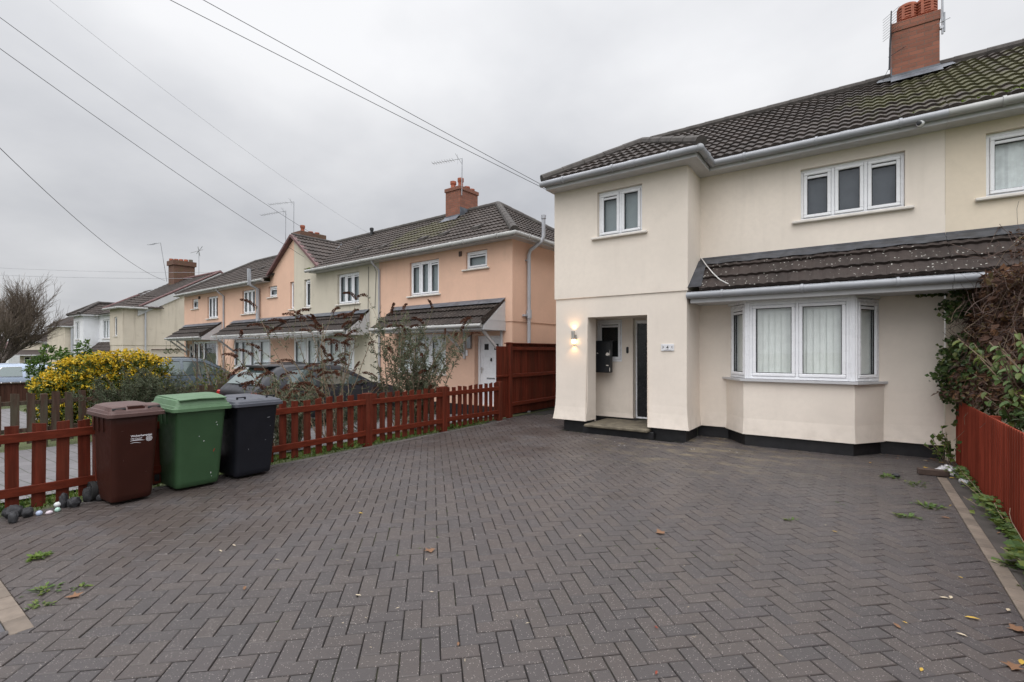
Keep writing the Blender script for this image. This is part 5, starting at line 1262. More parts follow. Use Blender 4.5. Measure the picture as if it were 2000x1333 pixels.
# ================================================================== wheelie bins
def bin_(y, wd, dp, body, lidm, label, style, hb=.93, yaw=0.0):
    o = thing('wheelie_bin', (-5.97 - dp / 2, y, 0), label, 'wheelie bin', 'wheelie bins along the picket fence', R_(yaw))
    F = XF[o.name]; k = wd / .58
    b = MB(F); wb, db_ = wd * .79, dp * .76
    b.rrect([(.03, -.02, 0, db_ * .93, wb * .95, .05), (.045, -.015, 0, db_ * .97, wb * .98, .06), (.10, -.01, 0, db_, wb, .06), (hb - .14, .015, 0, dp * .92, wd * .87, .05), (hb - .135, .015, 0, dp * .925, wd * .875, .05), (hb - .06, .02, 0, dp * .93, wd * .88, .05), (hb - .055, .0, 0, dp * .985, wd * .97, .05), (hb, .0, 0, dp, wd * .985, .05)], 5)
    for sy in (-1, 1):
        for i in range(3): b.box(-.20 + i * .12, -.18 + i * .12, sy * wd * .435 - .012, sy * wd * .435 + .012, hb - .20, hb - .055)
    bo = b.build('body', body, o, 35)
    b = MB(F); b.box(-dp / 2 - .05, -dp / 2 + .06, -wb * .46, wb * .46, .16, .19); b.tube([(-dp * .40, -wd * .40, .10), (-dp * .40, wd * .40, .10)], .012, 8); b.build('axle', M['metal'], bo)
    for s in (-1, 1):
        c = (-dp * .42, s * wd * .455, .10)
        b = MB(F); n = 20; prof = [(.055, -.022), (.098, -.025), (.10, -.012), (.10, .012), (.098, .025), (.055, .022)]
        vs = [(c[0] + r * math.cos(2 * math.pi * j / n), c[1] + z, c[2] + r * math.sin(2 * math.pi * j / n)) for (r, z) in prof for j in range(n)]
        fs = [(i * n + j, i * n + (j + 1) % n, (i + 1) * n + (j + 1) % n, (i + 1) * n + j) for i in range(len(prof) - 1) for j in range(n)] + [tuple(range(n)), tuple((len(prof) - 1) * n + j for j in range(n))]
        b.add(vs, fs); b.build('wheel', M['tyre'], o, 40)
    # lid, hinged at the back, falling slightly to the front
    LF = F @ Matrix.Translation((-dp / 2, 0, hb + .012)) @ Matrix.Rotation(R_(1.0 if style != 'flat' else .5), 4, 'Y')
    l = MB(LF); cx = dp / 2 + .012; W2, D2 = wd + .03, dp + .05
    l.rrect([(-.045, cx + .004, 0, D2 + .012, W2 + .012, .055), (-.012, cx + .004, 0, D2 + .010, W2 + .010, .055), (-.008, cx, 0, D2 - .01, W2 - .01, .05), (.016, cx, 0, D2 - .03, W2 - .03, .05), (.02, cx, 0, D2 - .05, W2 - .05, .05)], 5)
    if style == 'domed':
        l.rrect([(.018, cx, 0, D2 - .07, W2 - .06, .06), (.05, cx - .02, 0, D2 - .13, W2 - .10, .06), (.062, cx - .03, 0, D2 - .20, W2 - .18, .07), (.066, cx - .04, 0, D2 - .30, W2 - .26, .08)], 5)
        for s in (-1, 1):
            l.rrect([(.015, cx + D2 * .30, s * W2 * .31, .20, .15, .05), (.055, cx + D2 * .30, s * W2 * .31, .17, .13, .05), (.066, cx + D2 * .28, s * W2 * .31, .12, .10, .045)], 4)
    elif style == 'stepped':
        l.rrect([(.018, cx + .01, 0, D2 - .07, W2 - .05, .05), (.075, cx + .005, 0, D2 - .11, W2 - .09, .04), (.082, cx, 0, D2 - .14, W2 - .13, .04)], 5)
        vs = []; nx_, ny_ = 10, 10                      # warped loose top sheet
        for i in range(nx_ + 1):
            for j in range(ny_ + 1):
                u, v = i / nx_, j / ny_
                vs.append((cx - (D2 - .16) / 2 + (D2 - .10) * u, -(W2 - .13) / 2 + (W2 - .12) * v, .088 + .022 * math.sin(u * 2.6 + .3) * (.4 + v) - .018 * abs(v - .4) * u))
        top = [(i * 11 + j, i * 11 + j + 1, (i + 1) * 11 + j + 1, (i + 1) * 11 + j) for i in range(10) for j in range(10)]
        l.add(vs + [(x, y_, z - .010) for x, y_, z in vs], top + [tuple(q + 121 for q in f) for f in top] + [(j, j + 1, j + 122, j + 121) for j in range(10)] + [(110 + j, 111 + j, 232 + j, 231 + j) for j in range(10)] + [(i * 11, (i + 1) * 11, (i + 1) * 11 + 121, i * 11 + 121) for i in range(10)] + [(i * 11 + 10, (i + 1) * 11 + 10, (i + 1) * 11 + 131, i * 11 + 131) for i in range(10)])
    else:
        l.rrect([(.018, cx, 0, D2 - .08, W2 - .07, .05), (.034, cx, 0, D2 - .11, W2 - .10, .05), (.038, cx, 0, D2 - .13, W2 - .12, .05)], 5)
        l.rrect([(.036, cx - .02, 0, D2 * .62, W2 * .60, .05), (.060, cx - .03, 0, D2 * .50, W2 * .48, .04), (.062, cx - .03, 0, D2 * .46, W2 * .44, .04)], 5)
    lid = l.build('lid', lidm, o, 35)
    if style == 'domed':
        for s in (-1, 1):
            q = MB(LF); q.box(cx + D2 * .30 + .066, cx + D2 * .30 + .092, s * W2 * .31 - .055, s * W2 * .31 + .055, .022, .046, .004); q.build('grip', M['gasket'], lid)
        q = MB(LF); q.box(cx + D2 * .10, cx + D2 * .40, -W2 * .14, W2 * .14, .050, .056, .002); q.box(cx + D2 * .40 + .01, cx + D2 * .42, -W2 * .15, W2 * .15, .018, .05); q.build('recess', body, lid)
    if style == 'flat':
        for s in (-1, 1):
            q = MB(LF); y0 = s * W2 * .30
            for t in (-.045, .045): q.box(cx + D2 * .36 - .012, cx + D2 * .36 + .012, y0 + t - .008, y0 + t + .008, .03, .068, .003)
            q.tube([(cx + D2 * .36, y0 - .045, .06), (cx + D2 * .36, y0 + .045, .06)], .008, 6); q.build('handle', body, lid)
    for s in (-1, 1):
        q = MB(LF); q.box(-.045, .03, s * wd * .30 - .05, s * wd * .30 + .05, -.03, .02, .008); q.tube([(-.06, s * wd * .30 - .08, -.01), (-.06, s * wd * .30 + .08, -.01)], .014, 8); q.build('hinge', lidm, lid)
    return o, F
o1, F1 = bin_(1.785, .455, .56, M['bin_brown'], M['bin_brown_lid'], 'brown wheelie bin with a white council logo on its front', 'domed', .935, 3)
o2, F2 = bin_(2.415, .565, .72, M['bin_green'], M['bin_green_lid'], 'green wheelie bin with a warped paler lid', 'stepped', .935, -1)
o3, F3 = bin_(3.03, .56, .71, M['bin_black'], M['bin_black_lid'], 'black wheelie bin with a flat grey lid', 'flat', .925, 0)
# printed council mark on the brown bin
fx = .56 / 2 * .915 + .006
sl_ = math.atan2(.56 * .92 / 2 + .015 - (.56 * .74 / 2 - .01), .93 - .14 - .10)
LFm = F1 @ Matrix.Translation((.2612, .045, .655)) @ Matrix.Rotation(.108, 4, 'Y') @ frame3((0, 0, 0), (0, 1, 0), (0, 0, 1), (1, 0, 0))
text_mesh('Wolverhampton', .0275, LFm @ Matrix.Translation((0, .032, 0)), o1, M['white'], 'printed_name', .0006, 0, .0006)
text_mesh('City Council', .019, LFm @ Matrix.Translation((-.045, .006, 0)), o1, M['white'], 'printed_name', .0006, .2, .0002)
b = MB(LFm)
def swoosh(y0, x1, th):
    n = 12; up = []; dn = []
    for i in range(n + 1):
        t = i / n; x = -.095 + (x1 + .095) * t; y = y0 + .012 * math.sin(t * 3.0) * (1 - t) - .004 * t; h = th * math.sin(math.pi * min(1, t + .08)); up.append((x, y + h, .0008)); dn.append((x, y - h, .0008))
    b.add(up + dn, [(i, i + 1, n + 2 + i, n + 1 + i) for i in range(n)])
swoosh(-.016, .045, .0045); swoosh(-.04, .01, .002)
b.build('printed_swoosh', M['white'], o1)
b = MB(LFm); n = 20
for r0, r1 in ((.024, .028), (.015, .018), (.0, .006)):
    vs = [(.068 + r * math.cos(2 * math.pi * j / n), -.008 + r * math.sin(2 * math.pi * j / n), .0008) for r in (r0, r1) for j in range(n)]
    b.add(vs, [(j, (j + 1) % n, n + (j + 1) % n, n + j) for j in range(n)])
for a in range(0, 360, 45): b.bar((.068 + .008 * math.cos(R_(a)), -.008 + .008 * math.sin(R_(a)), .0006), (.068 + .022 * math.cos(R_(a)), -.008 + .022 * math.sin(R_(a)), .0006), .003, .0006)
b.build('printed_crest', M['white'], o1)
def scuffs(F, x0, slope, spots, o, mat):
    b = MB(F)
    for (y, z, L, w_, a) in spots:
        x = x0 + (z - .655) * slope + .0016; c, s = math.cos(R_(a)), math.sin(R_(a)); q = [(-L, -w_), (L, -w_ * .4), (L * .8, w_), (-L * .7, w_ * .6)]
        b.add([(x + (p * s + r * c) * slope, y + p * c - r * s, z + p * s + r * c) for p, r in q], [(0, 1, 2, 3)])
    b.build('scuff', mat, o)
scuffs(F2, .347, .13, [(.14, .74, .008, .003, 30), (.15, .71, .006, .004, 70), (.02, .54, .006, .004, 20), (.11, .16, .003, .012, 5), (.12, .12, .004, .003, 0), (-.03, .60, .004, .003, 50)], o2, M['upvc'])
scuffs(F2, .347, .13, [(.13, .42, .020, .004, 65)], o2, M['tail'])
scuffs(F3, .343, .13, [(.12, .73, .018, .003, 4), (.10, .45, .006, .002, 40), (-.10, .36, .008, .002, 70), (.15, .62, .005, .002, 0)], o3, M['pipe'])
scuffs(F1, .2612, .1088, [(-.10, .45, .010, .002, 80), (.10, .30, .008, .002, 20), (-.12, .75, .012, .002, 10)], o1, M['bin_brown_lid'])
# ================================================================== cars (nose towards the houses, +y)
def car(loc, label, paint, L=4.2, Hr=1.47, belt=.93, wd=1.78, hatch=1.0, rails=True, yaw=0.0, spoiler=True, trimm='trim'):
    o = thing('parked_car', loc, label, 'car', None, R_(yaw)); F = XF[o.name]; hw = wd / 2
    # stations along the car: (y, bottom, belt, roof, half width scale)
    rear = -L / 2; front = L / 2
    ws0 = front - L * .27; ws1 = ws0 - L * .20      # windscreen base / top
    rw0 = rear + .12; rw1 = rear + .12 + .46 * hatch  # rear window base / top
    st = [(rear, .42, belt - .12, belt - .12, .86), (rear + .04, .34, belt - .04, belt - .04, .92), (rw0, .26, belt + .01, belt + .02, .96), (rw0 + .2 * hatch, .24, belt + .02, belt + .02 + (Hr - belt) * .52, .98),
          (rw1, .22, belt + .02, Hr - .055, .99), (rw1 + .35, .20, belt + .015, Hr - .012, 1.0), ((rw1 + ws1) / 2 + .1, .19, belt, Hr, 1.0), (ws1, .19, belt - .015, Hr - .045, 1.0), ((ws0 + ws1) / 2, .19, belt - .03, (Hr + belt) / 2 + .02, 1.0),
          (ws0, .20, belt - .05, belt + .02, .99), (ws0 + .35, .20, belt - .10, belt - .04, .98), (front - .35, .22, belt - .20, belt - .14, .93), (front - .06, .26, belt - .34, belt - .30, .84), (front, .34, belt - .44, belt - .42, .78)]
    rows = []
    TB = .66                                         # roof half width / belt half width
    def wid(y, z, bz, rz, s):
        if z <= bz: return hw * s
        t = (z - bz) / max(.05, (Hr - belt)); return hw * s * (1 - t * (1 - TB - .08)) - .02
    for (y, zb_, bz, rz, s) in st:
        w0 = hw * s; r = []
        r.append((0, y, zb_)); r.append((w0 * .86, y, zb_)); r.append((w0 * .97, y, zb_ + .12)); r.append((w0, y, zb_ + (bz - zb_) * .55)); r.append((w0 * .985, y, bz - .06)); r.append((w0 * .955, y, bz))
        t = max(0.0, (rz - .07 - bz) / (Hr - belt)); wr = w0 * .955 * (1 - .26 * t)
        r.append((wr, y, max(bz, rz - .07))); r.append((wr - .09 * min(1, t * 3), y, rz - .012 * min(1, t * 3))); r.append((wr * .5, y, rz + .008)); r.append((0, y, rz + .014)); rows.append(r)
    b = MB(F); n = len(rows[0]); vs = []
    for r in rows: vs += r + [(-x, y, z) for (x, y, z) in r[1:-1]][::-1]
    k = len(vs) // len(rows); fs = [(i * k + j, i * k + (j + 1) % k, (i + 1) * k + (j + 1) % k, (i + 1) * k + j) for i in range(len(rows) - 1) for j in range(k)] + [tuple(range(k)), tuple((len(rows) - 1) * k + j for j in range(k))]
    b.add(vs, fs); body = b.build('body', paint, o, 45)
    def sidept(y, f, s, e=.006):
        """point on the side glass: f 0 belt .. 1 under the roof rail"""
        for q in range(len(st) - 1):
            if st[q][0] <= y <= st[q + 1][0]:
                t = (y - st[q][0]) / (st[q + 1][0] - st[q][0]); a = [(1 - t) * c + t * d for c, d in zip(rows[q][5], rows[q + 1][5])]; c_ = [(1 - t) * c + t * d for c, d in zip(rows[q][6], rows[q + 1][6])]
                p = [a[i] + (c_[i] - a[i]) * f for i in range(3)]; return (s * (p[0] + e), y, p[2])
    pil = (rw1 + ws1) / 2 + .08
    for s in (-1, 1):
        for (ya, yb, nm) in ((rw1 + .12, pil - .05, 'rear_side_window'), (pil + .05, ws0 - .32, 'front_side_window')):
            q = MB(F); m_ = 8; lo = []; hi = []
            for i in range(m_ + 1):
                y = ya + (yb - ya) * i / m_; fa = .90
                if nm[0] == 'f' and y > ws1 - .05: fa = .80
                if nm[0] == 'r' and i == 0: fa = .30
                if nm[0] == 'r' and i == 1: fa = .70
                lo.append(sidept(y, .06, s)); hi.append(sidept(y, fa, s))
            q.add(lo + hi, [(i, i + 1, m_ + 2 + i, m_ + 1 + i) for i in range(m_)]); q.build(nm, M['glass_side'], body)
            q = MB(F); q.tube([sidept(ya + (yb - ya) * i / m_, .02, s, .008) for i in range(m_ + 1)], .010, 5); q.tube(hi, .012, 5); q.build('window_trim', M[trimm], body)
        q = MB(F); c = sidept(ws0 - .36, .10, s); q.tube([(c[0], c[1], c[2]), (c[0] + s * .10, c[1], c[2] + .02)], .02, 6); sphere(q, (c[0] + s * .16, c[1], c[2] + .05), .1, 12, 8, (1.0, .55, .72)); q.build('wing_mirror', M['trim'], body, True)
        q = MB(F); q.box(s * hw * .88 - .10, s * hw * .88 + .05, rear - .01, rear + .16, belt - .24, belt - .07, .03); q.build('tail_light', M['tail'], body)
        if rails:
            q = MB(F); q.tube([sidept(rw1 + .12 + (ws1 - rw1 - .3) * i / 6, 1.0, s, -.03)[:2] + (Hr + .012,) for i in range(7)], .016, 6); q.build('roof_rail', M['trim'], body)
        for y in (rear + .78, front - .82):
            c = (s * (hw - .10), y, .31); q = MB(F); nn = 22; prof = [(.20, -.09), (.30, -.10), (.315, -.05), (.315, .05), (.30, .10), (.20, .09)]
            q.add([(c[0] + z, c[1] + r * math.cos(2 * math.pi * j / nn), c[2] + r * math.sin(2 * math.pi * j / nn)) for (r, z) in prof for j in range(nn)], [(i * nn + j, i * nn + (j + 1) % nn, (i + 1) * nn + (j + 1) % nn, (i + 1) * nn + j) for i in range(5) for j in range(nn)])
            wh = q.build('wheel', M['tyre'], o, 40)
            q = MB(F); q.add([(c[0] + s * .06, c[1], c[2])] + [(c[0] + s * .08, c[1] + .205 * math.cos(2 * math.pi * j / 20), c[2] + .205 * math.sin(2 * math.pi * j / 20)) for j in range(20)], [(0, 1 + j, 1 + (j + 1) % 20) for j in range(20)]); q.build('rim', M['metal'], wh)
    def glass_strip(i0, i1, name, up):
        q = MB(F); a, c = rows[i0], rows[i1]; t0, t1 = .12, .92
        e = Vector((0, -.012 if up else .012, .010)); vv = []
        for xq in (-.84, -.45, 0, .45, .84):
            pa = Vector((a[7][0] * xq, a[7][1], a[7][2])); pc = Vector((c[7][0] * xq, c[7][1], c[7][2])); dz = .014 * (1 - xq * xq)
            vv.append(pa.lerp(pc, t0) + e + Vector((0, 0, dz))); vv.append(pa.lerp(pc, t1) + e + Vector((0, 0, dz)))
        q.add(vv, [(2 * i, 2 * i + 2, 2 * i + 3, 2 * i + 1) for i in range(4)]); return q.build(name, M['glass_side'], body)
    # rear and front screens follow the body facets
    q = MB(F)
    def screen(ids, name, sgn):
        q = MB(F); vv = []
        for ii, (i, t, j) in enumerate(ids):
            for xq in (-.86, -.43, 0, .43, .86):
                pa = Vector(rows[i][7]).lerp(Vector(rows[j][7]), t); vv.append((pa.x * xq, pa.y + sgn * .016, pa.z + .026 + .006 * (1 - xq * xq)))
        q.add(vv, [(5 * r + i, 5 * r + i + 1, 5 * r + i + 6, 5 * r + i + 5) for r in range(len(ids) - 1) for i in range(4)]); return q.build(name, M['glass_side'], body)
    screen([(2, .15, 3), (3, 0, 4), (3, .9, 4)], 'rear_window', -1); screen([(7, .12, 8), (8, 0, 9), (8, .85, 9)], 'windscreen', 1)
    if spoiler:
        q = MB(F); q.box(-hw * .62, hw * .62, rw1 - .20, rw1 + .10, Hr - .065, Hr - .02, .018); q.build('spoiler', paint, body)
        q = MB(F); q.box(-hw * .62, hw * .62, rw1 - .215, rw1 - .195, Hr - .075, Hr - .028, .008); q.build('brake_light', M['trim'], body)
    q = MB(F); q.bar((0, rw0 + .03, belt + .09), (-.34, rw0 + .07, belt + .14), .03, .02); q.box(-.05, .05, rw0 - .02, rw0 + .06, belt + .03, belt + .10, .01); q.build('rear_wiper', M['trim'], body)
    q = MB(F); q.box(-.26, .26, rear - .02, rear + .02, belt - .34, belt - .22, .004); q.build('number_plate', M['plaque'], body)
    return o
def carglass():
    m, t, b = nodes_of('dark_car_glass'); h = NB(t)
    b.inputs['Base Color'].default_value = (0.05, 0.07, 0.068, 1); b.inputs['Roughness'].default_value = 0.2
    g = h.n('ShaderNodeBsdfGlossy'); g.inputs['Roughness'].default_value = 0.03; g.inputs[0].default_value = (0.86, 0.97, 0.96, 1)
    fr = h.n('ShaderNodeFresnel'); fr.inputs[0].default_value = 1.5
    ms = h.n('ShaderNodeMixShader'); h.l(h.math('ADD', h.math('MULTIPLY', fr.outputs[0], 1.2), 0.11, True), ms.inputs[0]); h.l(b.outputs[0], ms.inputs[1]); h.l(g.outputs[0], ms.inputs[2]); h.l(ms.outputs[0], t.nodes['Material Output'].inputs[0])
    return m
M['glass_side'] = carglass()
car((-11.35, 7.35, gz(-11.35) + .03), 'dark grey hatchback with a roof spoiler parked behind the brown flowered bush', M['car_dark'], 4.25, 1.47, .95, 1.78, 1.15)
car((-20.9, 8.1, gz(-20.9) + .02), 'slate blue crossover car parked beyond the yellow shrub', M['car_blue'], 4.45, 1.68, 1.03, 1.84, 1.0, yaw=0)
car((-29.2, 5.3, gz(-29.2) + .02), 'silver blue hatchback behind the low dark fence at the left edge', M['car_silver'], 4.3, 1.50, .96, 1.78, 1.0, rails=False, trimm='chrome', spoiler=False)
car((-33.5, 5.4, gz(-33.5) + .02), 'pale car mostly hidden behind the silver blue hatchback', M['car_silver'], 4.2, 1.52, .95, 1.75, 1.0, rails=False, spoiler=False)

# ================================================================== plants
RV = random.Random(21)
def rv(a, b): return RV.uniform(a, b)
def rdir(): 
    v = Vector((RV.gauss(0, 1), RV.gauss(0, 1), RV.gauss(0, 1))); return v.normalized()
def curve(p, d, L, n=7, droop=0.0, wob=.12):
    pts = [Vector(p)]; d = Vector(d).normalized()
    for i in range(n):
        d = (d + Vector((RV.gauss(0, wob), RV.gauss(0, wob), RV.gauss(0, wob) - droop)) * .5).normalized(); pts.append(pts[-1] + d * L / n)
    return pts
def sprays(mb, pts, n, L0, W0, m=0, spread=.6, start=.25):
    k = len(pts) - 1
    for _ in range(n):
        t = start + (1 - start) * RV.random(); i = min(k - 1, int(t * k)); p = pts[i].lerp(pts[i + 1], t * k - i); d = (pts[i + 1] - pts[i]).normalized()
        e = (d * .5 + rdir() * spread * 1.3).normalized(); s = rv(.65, 1.25); mb.leaf(p, e, rdir() + Vector((0, 0, .8)), L0 * s, W0 * s, m)

def shrub_mass(name, label, cat, blobs, nleaf, L0, W0, mats, base, inner=.55, stems=10, group=None, stemm='twig_dark', sticks=0):
    """leaf clumps spread through a lumpy volume; second material sits on the upper outer tips, the newer leaves"""
    o = thing(name, base, label, cat, group)
    lf_ = MB(); tot = sum(b_[3] ** 2 for b_ in blobs)
    for (x, y, z, r, fl) in blobs:
        for _ in range(int(nleaf * r * r / tot / 5)):
            d = rdir(); q = r * (inner + (1 - inner) * RV.random() ** .6); c = Vector((x, y, z)) + Vector((d.x * q, d.y * q, d.z * q * fl))
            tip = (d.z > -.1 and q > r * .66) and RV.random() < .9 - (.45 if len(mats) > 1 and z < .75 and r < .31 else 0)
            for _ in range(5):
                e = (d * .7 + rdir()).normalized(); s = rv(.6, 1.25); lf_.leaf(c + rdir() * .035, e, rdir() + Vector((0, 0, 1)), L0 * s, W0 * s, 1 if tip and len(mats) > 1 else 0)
    lf_.build('foliage', mats, o)
    st_ = MB(); B_ = Vector(base)
    for k in range(stems):
        x, y, z, r, fl = RV.choice(blobs); st_.tube(curve(B_ + Vector((rv(-.2, .2), rv(-.3, .3), 0)), Vector((x, y, z)) - B_, (Vector((x, y, z)) - B_).length * 1.02, 6, 0, .12), [.018 - .002 * i for i in range(7)], 5)
    for k in range(sticks):
        x, y, z, r, fl = RV.choice(blobs); d = rdir(); d.z = abs(d.z) * .7; st_.tube(curve((x, y, z), d, r * rv(.9, 1.25), 5, .05, .2), .004, 3)
    st_.build('stems', M[stemm], o); return o
# yellow variegated shrub behind the weathered fence
bl = []
for k in range(26):
    t = k / 25; y = 2.72 + 2.02 * t; x = -14.6 + .2 * math.sin(k * 2.1) + .25 * t
    top = 1.52 + .06 * math.sin(k * 1.3) - (.62 * max(0, .30 - t) / .30) - .10 * max(0, t - .9) / .1
    for q in range(4): bl.append((x + rv(-.05, .12) + .07 * q, y + rv(-.1, .1), top - .26 - .31 * q, rv(.20, .30), .9))
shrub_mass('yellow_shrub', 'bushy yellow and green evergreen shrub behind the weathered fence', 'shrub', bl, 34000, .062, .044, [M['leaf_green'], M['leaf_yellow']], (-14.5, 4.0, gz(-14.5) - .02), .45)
bl = [(-12.7, 3.35, .15, .17, 1), (-12.7, 3.2, .3, .15, 1), (-12.75, 3.1, .05, .18, 1)]
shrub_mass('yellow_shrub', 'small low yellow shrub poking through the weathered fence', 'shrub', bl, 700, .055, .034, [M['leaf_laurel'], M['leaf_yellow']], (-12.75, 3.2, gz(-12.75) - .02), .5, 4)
# laurel sprigs rising at the left behind it
bl = [(-16.4, 2.9, 1.15, .20, 1.2), (-16.4, 3.1, 1.5, .16, 1.3), (-16.0, 3.3, 1.35, .22, 1.1), (-16.5, 3.35, .95, .28, 1), (-15.6, 3.6, 1.60, .14, 1.6), (-15.6, 3.62, 1.30, .18, 1.3), (-16.2, 3.0, .75, .3, 1), (-16.0, 3.2, .8, .2, 1)]
shrub_mass('laurel_bush', 'upright fresh green laurel behind the left end of the yellow shrub', 'shrub', bl, 2600, .10, .05, [M['leaf_laurel']], (-16.2, 3.1, gz(-16.2)), .3, 8)
# grey green feathery bush in front of the weathered fence
o = thing('feathery_bush', (-12.25, 3.8, gz(-12.25)), 'grey green feathery bush leaning over the weathered fence', 'shrub')
f_ = MB(); s_ = MB()
for k in range(170):
    d = Vector((rv(-.3, .45), rv(-.5, .5), rv(.5, 1))).normalized(); p = Vector((-12.35 + rv(-.2, .2), 3.78 + rv(-.30, .30), gz(-12.3))); pts = curve(p, d, rv(.75, 1.5), 8, .02, .16); s_.tube(pts, [.010 - .001 * i for i in range(9)], 4); sprays(f_, pts, 130, .085, .020, 0, .6, .25)
f_.build('foliage', M['leaf_grey'], o); s_.build('stems', M['twig_dark'], o)
# tangled dead hedge of twigs between the two
o = thing('dead_hedge', (-12.4, 5.2, gz(-12.4)), 'tangle of leafless brown twigs beside the feathery bush', 'shrub')
s_ = MB(); f_ = MB()
for k in range(320):
    p = Vector((-12.5 + rv(-.3, .3), 4.35 + 1.7 * RV.random(), gz(-12.4))); pts = curve(p, (rv(-.6, .6), rv(-.6, .6), rv(.5, 1)), rv(.4, .95), 6, .0, .35); s_.tube(pts, .0045, 3)
    sprays(f_, pts, 3, .04, .02, 0, .9, .5)
s_.build('twigs', M['twig_dark'], o); f_.build('leaves', M['leaf_brown'], o)
# green bush between the two cars
o = thing('green_bush', (-16.2, 7.3, gz(-16.2)), 'loose green bush with bare twigs between the blue car and the dark car', 'shrub')
f_ = MB(); s_ = MB()
for k in range(75):
    p = Vector((-16.3 + rv(-.4, .4), 7.2 + rv(-.45, .45), gz(-16.2))); L = rv(.9, 1.7); pts = curve(p, (rv(-.7, .7), rv(-.8, .8), rv(.6, 1)), L, 8, .02, .2); s_.tube(pts, .007, 4); sprays(f_, pts, 34, .085, .034, 0, .7, .35)
for k in range(26):
    pts = curve(Vector((-16.3 + rv(-.4, .4), 7.2 + rv(-.45, .45), gz(-16.2) + .5)), (rv(-.6, .6), rv(-.9, .9), 1), rv(1.3, 2.1), 8, .03, .25); s_.tube(pts, .006, 3)
f_.build('foliage', M['leaf_green'], o); s_.build('stems', M['twig'], o)
# brown flowered buddleia behind the fence, and the leafier one beside it
def panicle(mb, p, d, L, r=.040):
    pts = curve(p, d, L, 9, .26, .08); n = int(L / .0016)
    for _ in range(n):
        t = RV.random(); i = min(8, int(t * 9)); q = pts[i].lerp(pts[i + 1], t * 9 - i); rr_ = r * (1.0 - .75 * t) * (.35 + .65 * RV.random())
        e = rdir(); mb.leaf(q + e * rr_ * .6, (e + (pts[i + 1] - pts[i]).normalized() * .5), rdir(), .026, .020)
def buddleia(name_label, base, n, hmin, hmax, sx, sy, nleaf, pan, lean=(0, 0)):
    o = thing('butterfly_bush', base, name_label, 'shrub', None); s_ = MB(); f_ = MB(); p_ = MB(); B_ = Vector(base)
    for k in range(n):
        a = rv(0, 6.28); r = RV.random() ** .6; d = Vector((math.cos(a) * r * sx + lean[0], math.sin(a) * r * sy + lean[1], 1.0)); L = hmin + (hmax - hmin) * RV.random() ** .7
        pts = curve(B_ + Vector((rv(-.25, .25), rv(-.4, .4), 0)), d, L, 9, .05, .12); s_.tube(pts, [.013 - .0011 * i for i in range(10)], 5)
        sprays(f_, pts, nleaf, .088, .026, 0, .75, .10); sprays(f_, pts[:5], int(nleaf * .7), .08, .024, 0, .8, .2)
        for q in range(int(rv(2, 5))):
            t = rv(.35, .95); i = int(t * 9); tw = curve(pts[i], (pts[i + 1] - pts[i]).normalized() + rdir() * .8, rv(.25, .55), 5, .04, .2); s_.tube(tw, .0035, 3); sprays(f_, tw, int(nleaf * .45), .07, .022, 0, .8, .1)
            if RV.random() < pan: panicle(p_, tw[-1], (tw[-1] - tw[-2]) + Vector((rv(-.2, .2), rv(-.9, .3), .15)), rv(.18, .34))
        if RV.random() < pan * 1.3:
            panicle(p_, pts[-1], (pts[-1] - pts[-2]).normalized() + Vector((0, rv(-1.1, .5), .1)), rv(.24, .42), .042)
    s_.build('stems', M['twig'], o); f_.build('foliage', M['leaf_bud'], o)
    if pan: p_.build('flower_heads', M['panicle'], o)
    return o
buddleia('straggly butterfly bush covered in dead brown flower heads behind the picket fence', (-8.35, 5.65, gz(-8.3)), 27, 1.3, 2.75, .50, .85, 22, .72, (0.02, -0.06))
buddleia('greyish leafy upright bush with few flower heads in front of the peach window', (-7.45, 6.85, gz(-7.4)), 40, 1.3, 2.62, .36, .50, 74, .10, (0, .05))
buddleia('small low leafy bush by the black bin behind the pickets', (-7.6, 4.2, gz(-7.6)), 26, .55, 1.15, .5, .6, 46, .12)
# evergreen blob low behind the fence
bl = [(-8.0, 6.2, .35, .38, .8), (-8.2, 6.6, .35, .36, .8), (-7.9, 5.8, .2, .3, .8)]
shrub_mass('dark_shrub', 'low dark grey green shrub behind the fence between the two butterfly bushes', 'shrub', bl, 2600, .06, .014, [M['leaf_grey']], (-8.0, 6.2, gz(-8)), .3, 6)

# creeper over the right fence and canopy
o = thing('creeper', (1.45, 8.4, .0), 'dense dead brown creeper hanging below the canopy gutter at the right', 'climbing plant'); f_ = MB(); s_ = MB()
def rface(t, z): return Vector((1.10 + .42 * t, 9.1 - 2.1 * t, z))   # the face the creeper turns to the drive
for k in range(7000):
    t = RV.random(); z = .95 + 1.55 * RV.random()
    edge = .10 * math.sin(z * 7) + .08 * math.sin(z * 17)
    if t < .05 + edge * .5 and z < 2.1: continue
    p = rface(t, z) + Vector((rv(-.10, .35), rv(-.05, .3), 0)) + Vector((-.14 * math.sin(z * 2.2), -.06 * math.sin(z * 5 + t * 9), 0))
    for q in range(4):
        f_.leaf(p + rdir() * .05, (rdir() + Vector((-.2, -.3, -.7))).normalized(), rdir() + Vector((-.3, -.8, .3)), rv(.05, .105), rv(.022, .045))
for k in range(260):
    t = RV.random(); p = rface(t, rv(1.1, 2.5)) + Vector((rv(-.16, .1), rv(-.16, .1), 0)); pts = curve(p, (rv(-.5, .5), rv(-1, 1), rv(-1, .5)), rv(.3, .9), 8, .04, .35); pts = [Vector((max(q.x, 1.02 + .1 * math.sin(q.z * 9)), q.y, q.z)) for q in pts]; s_.tube(pts, rv(.0015, .0035), 3, 0 if RV.random() < .9 else 1)
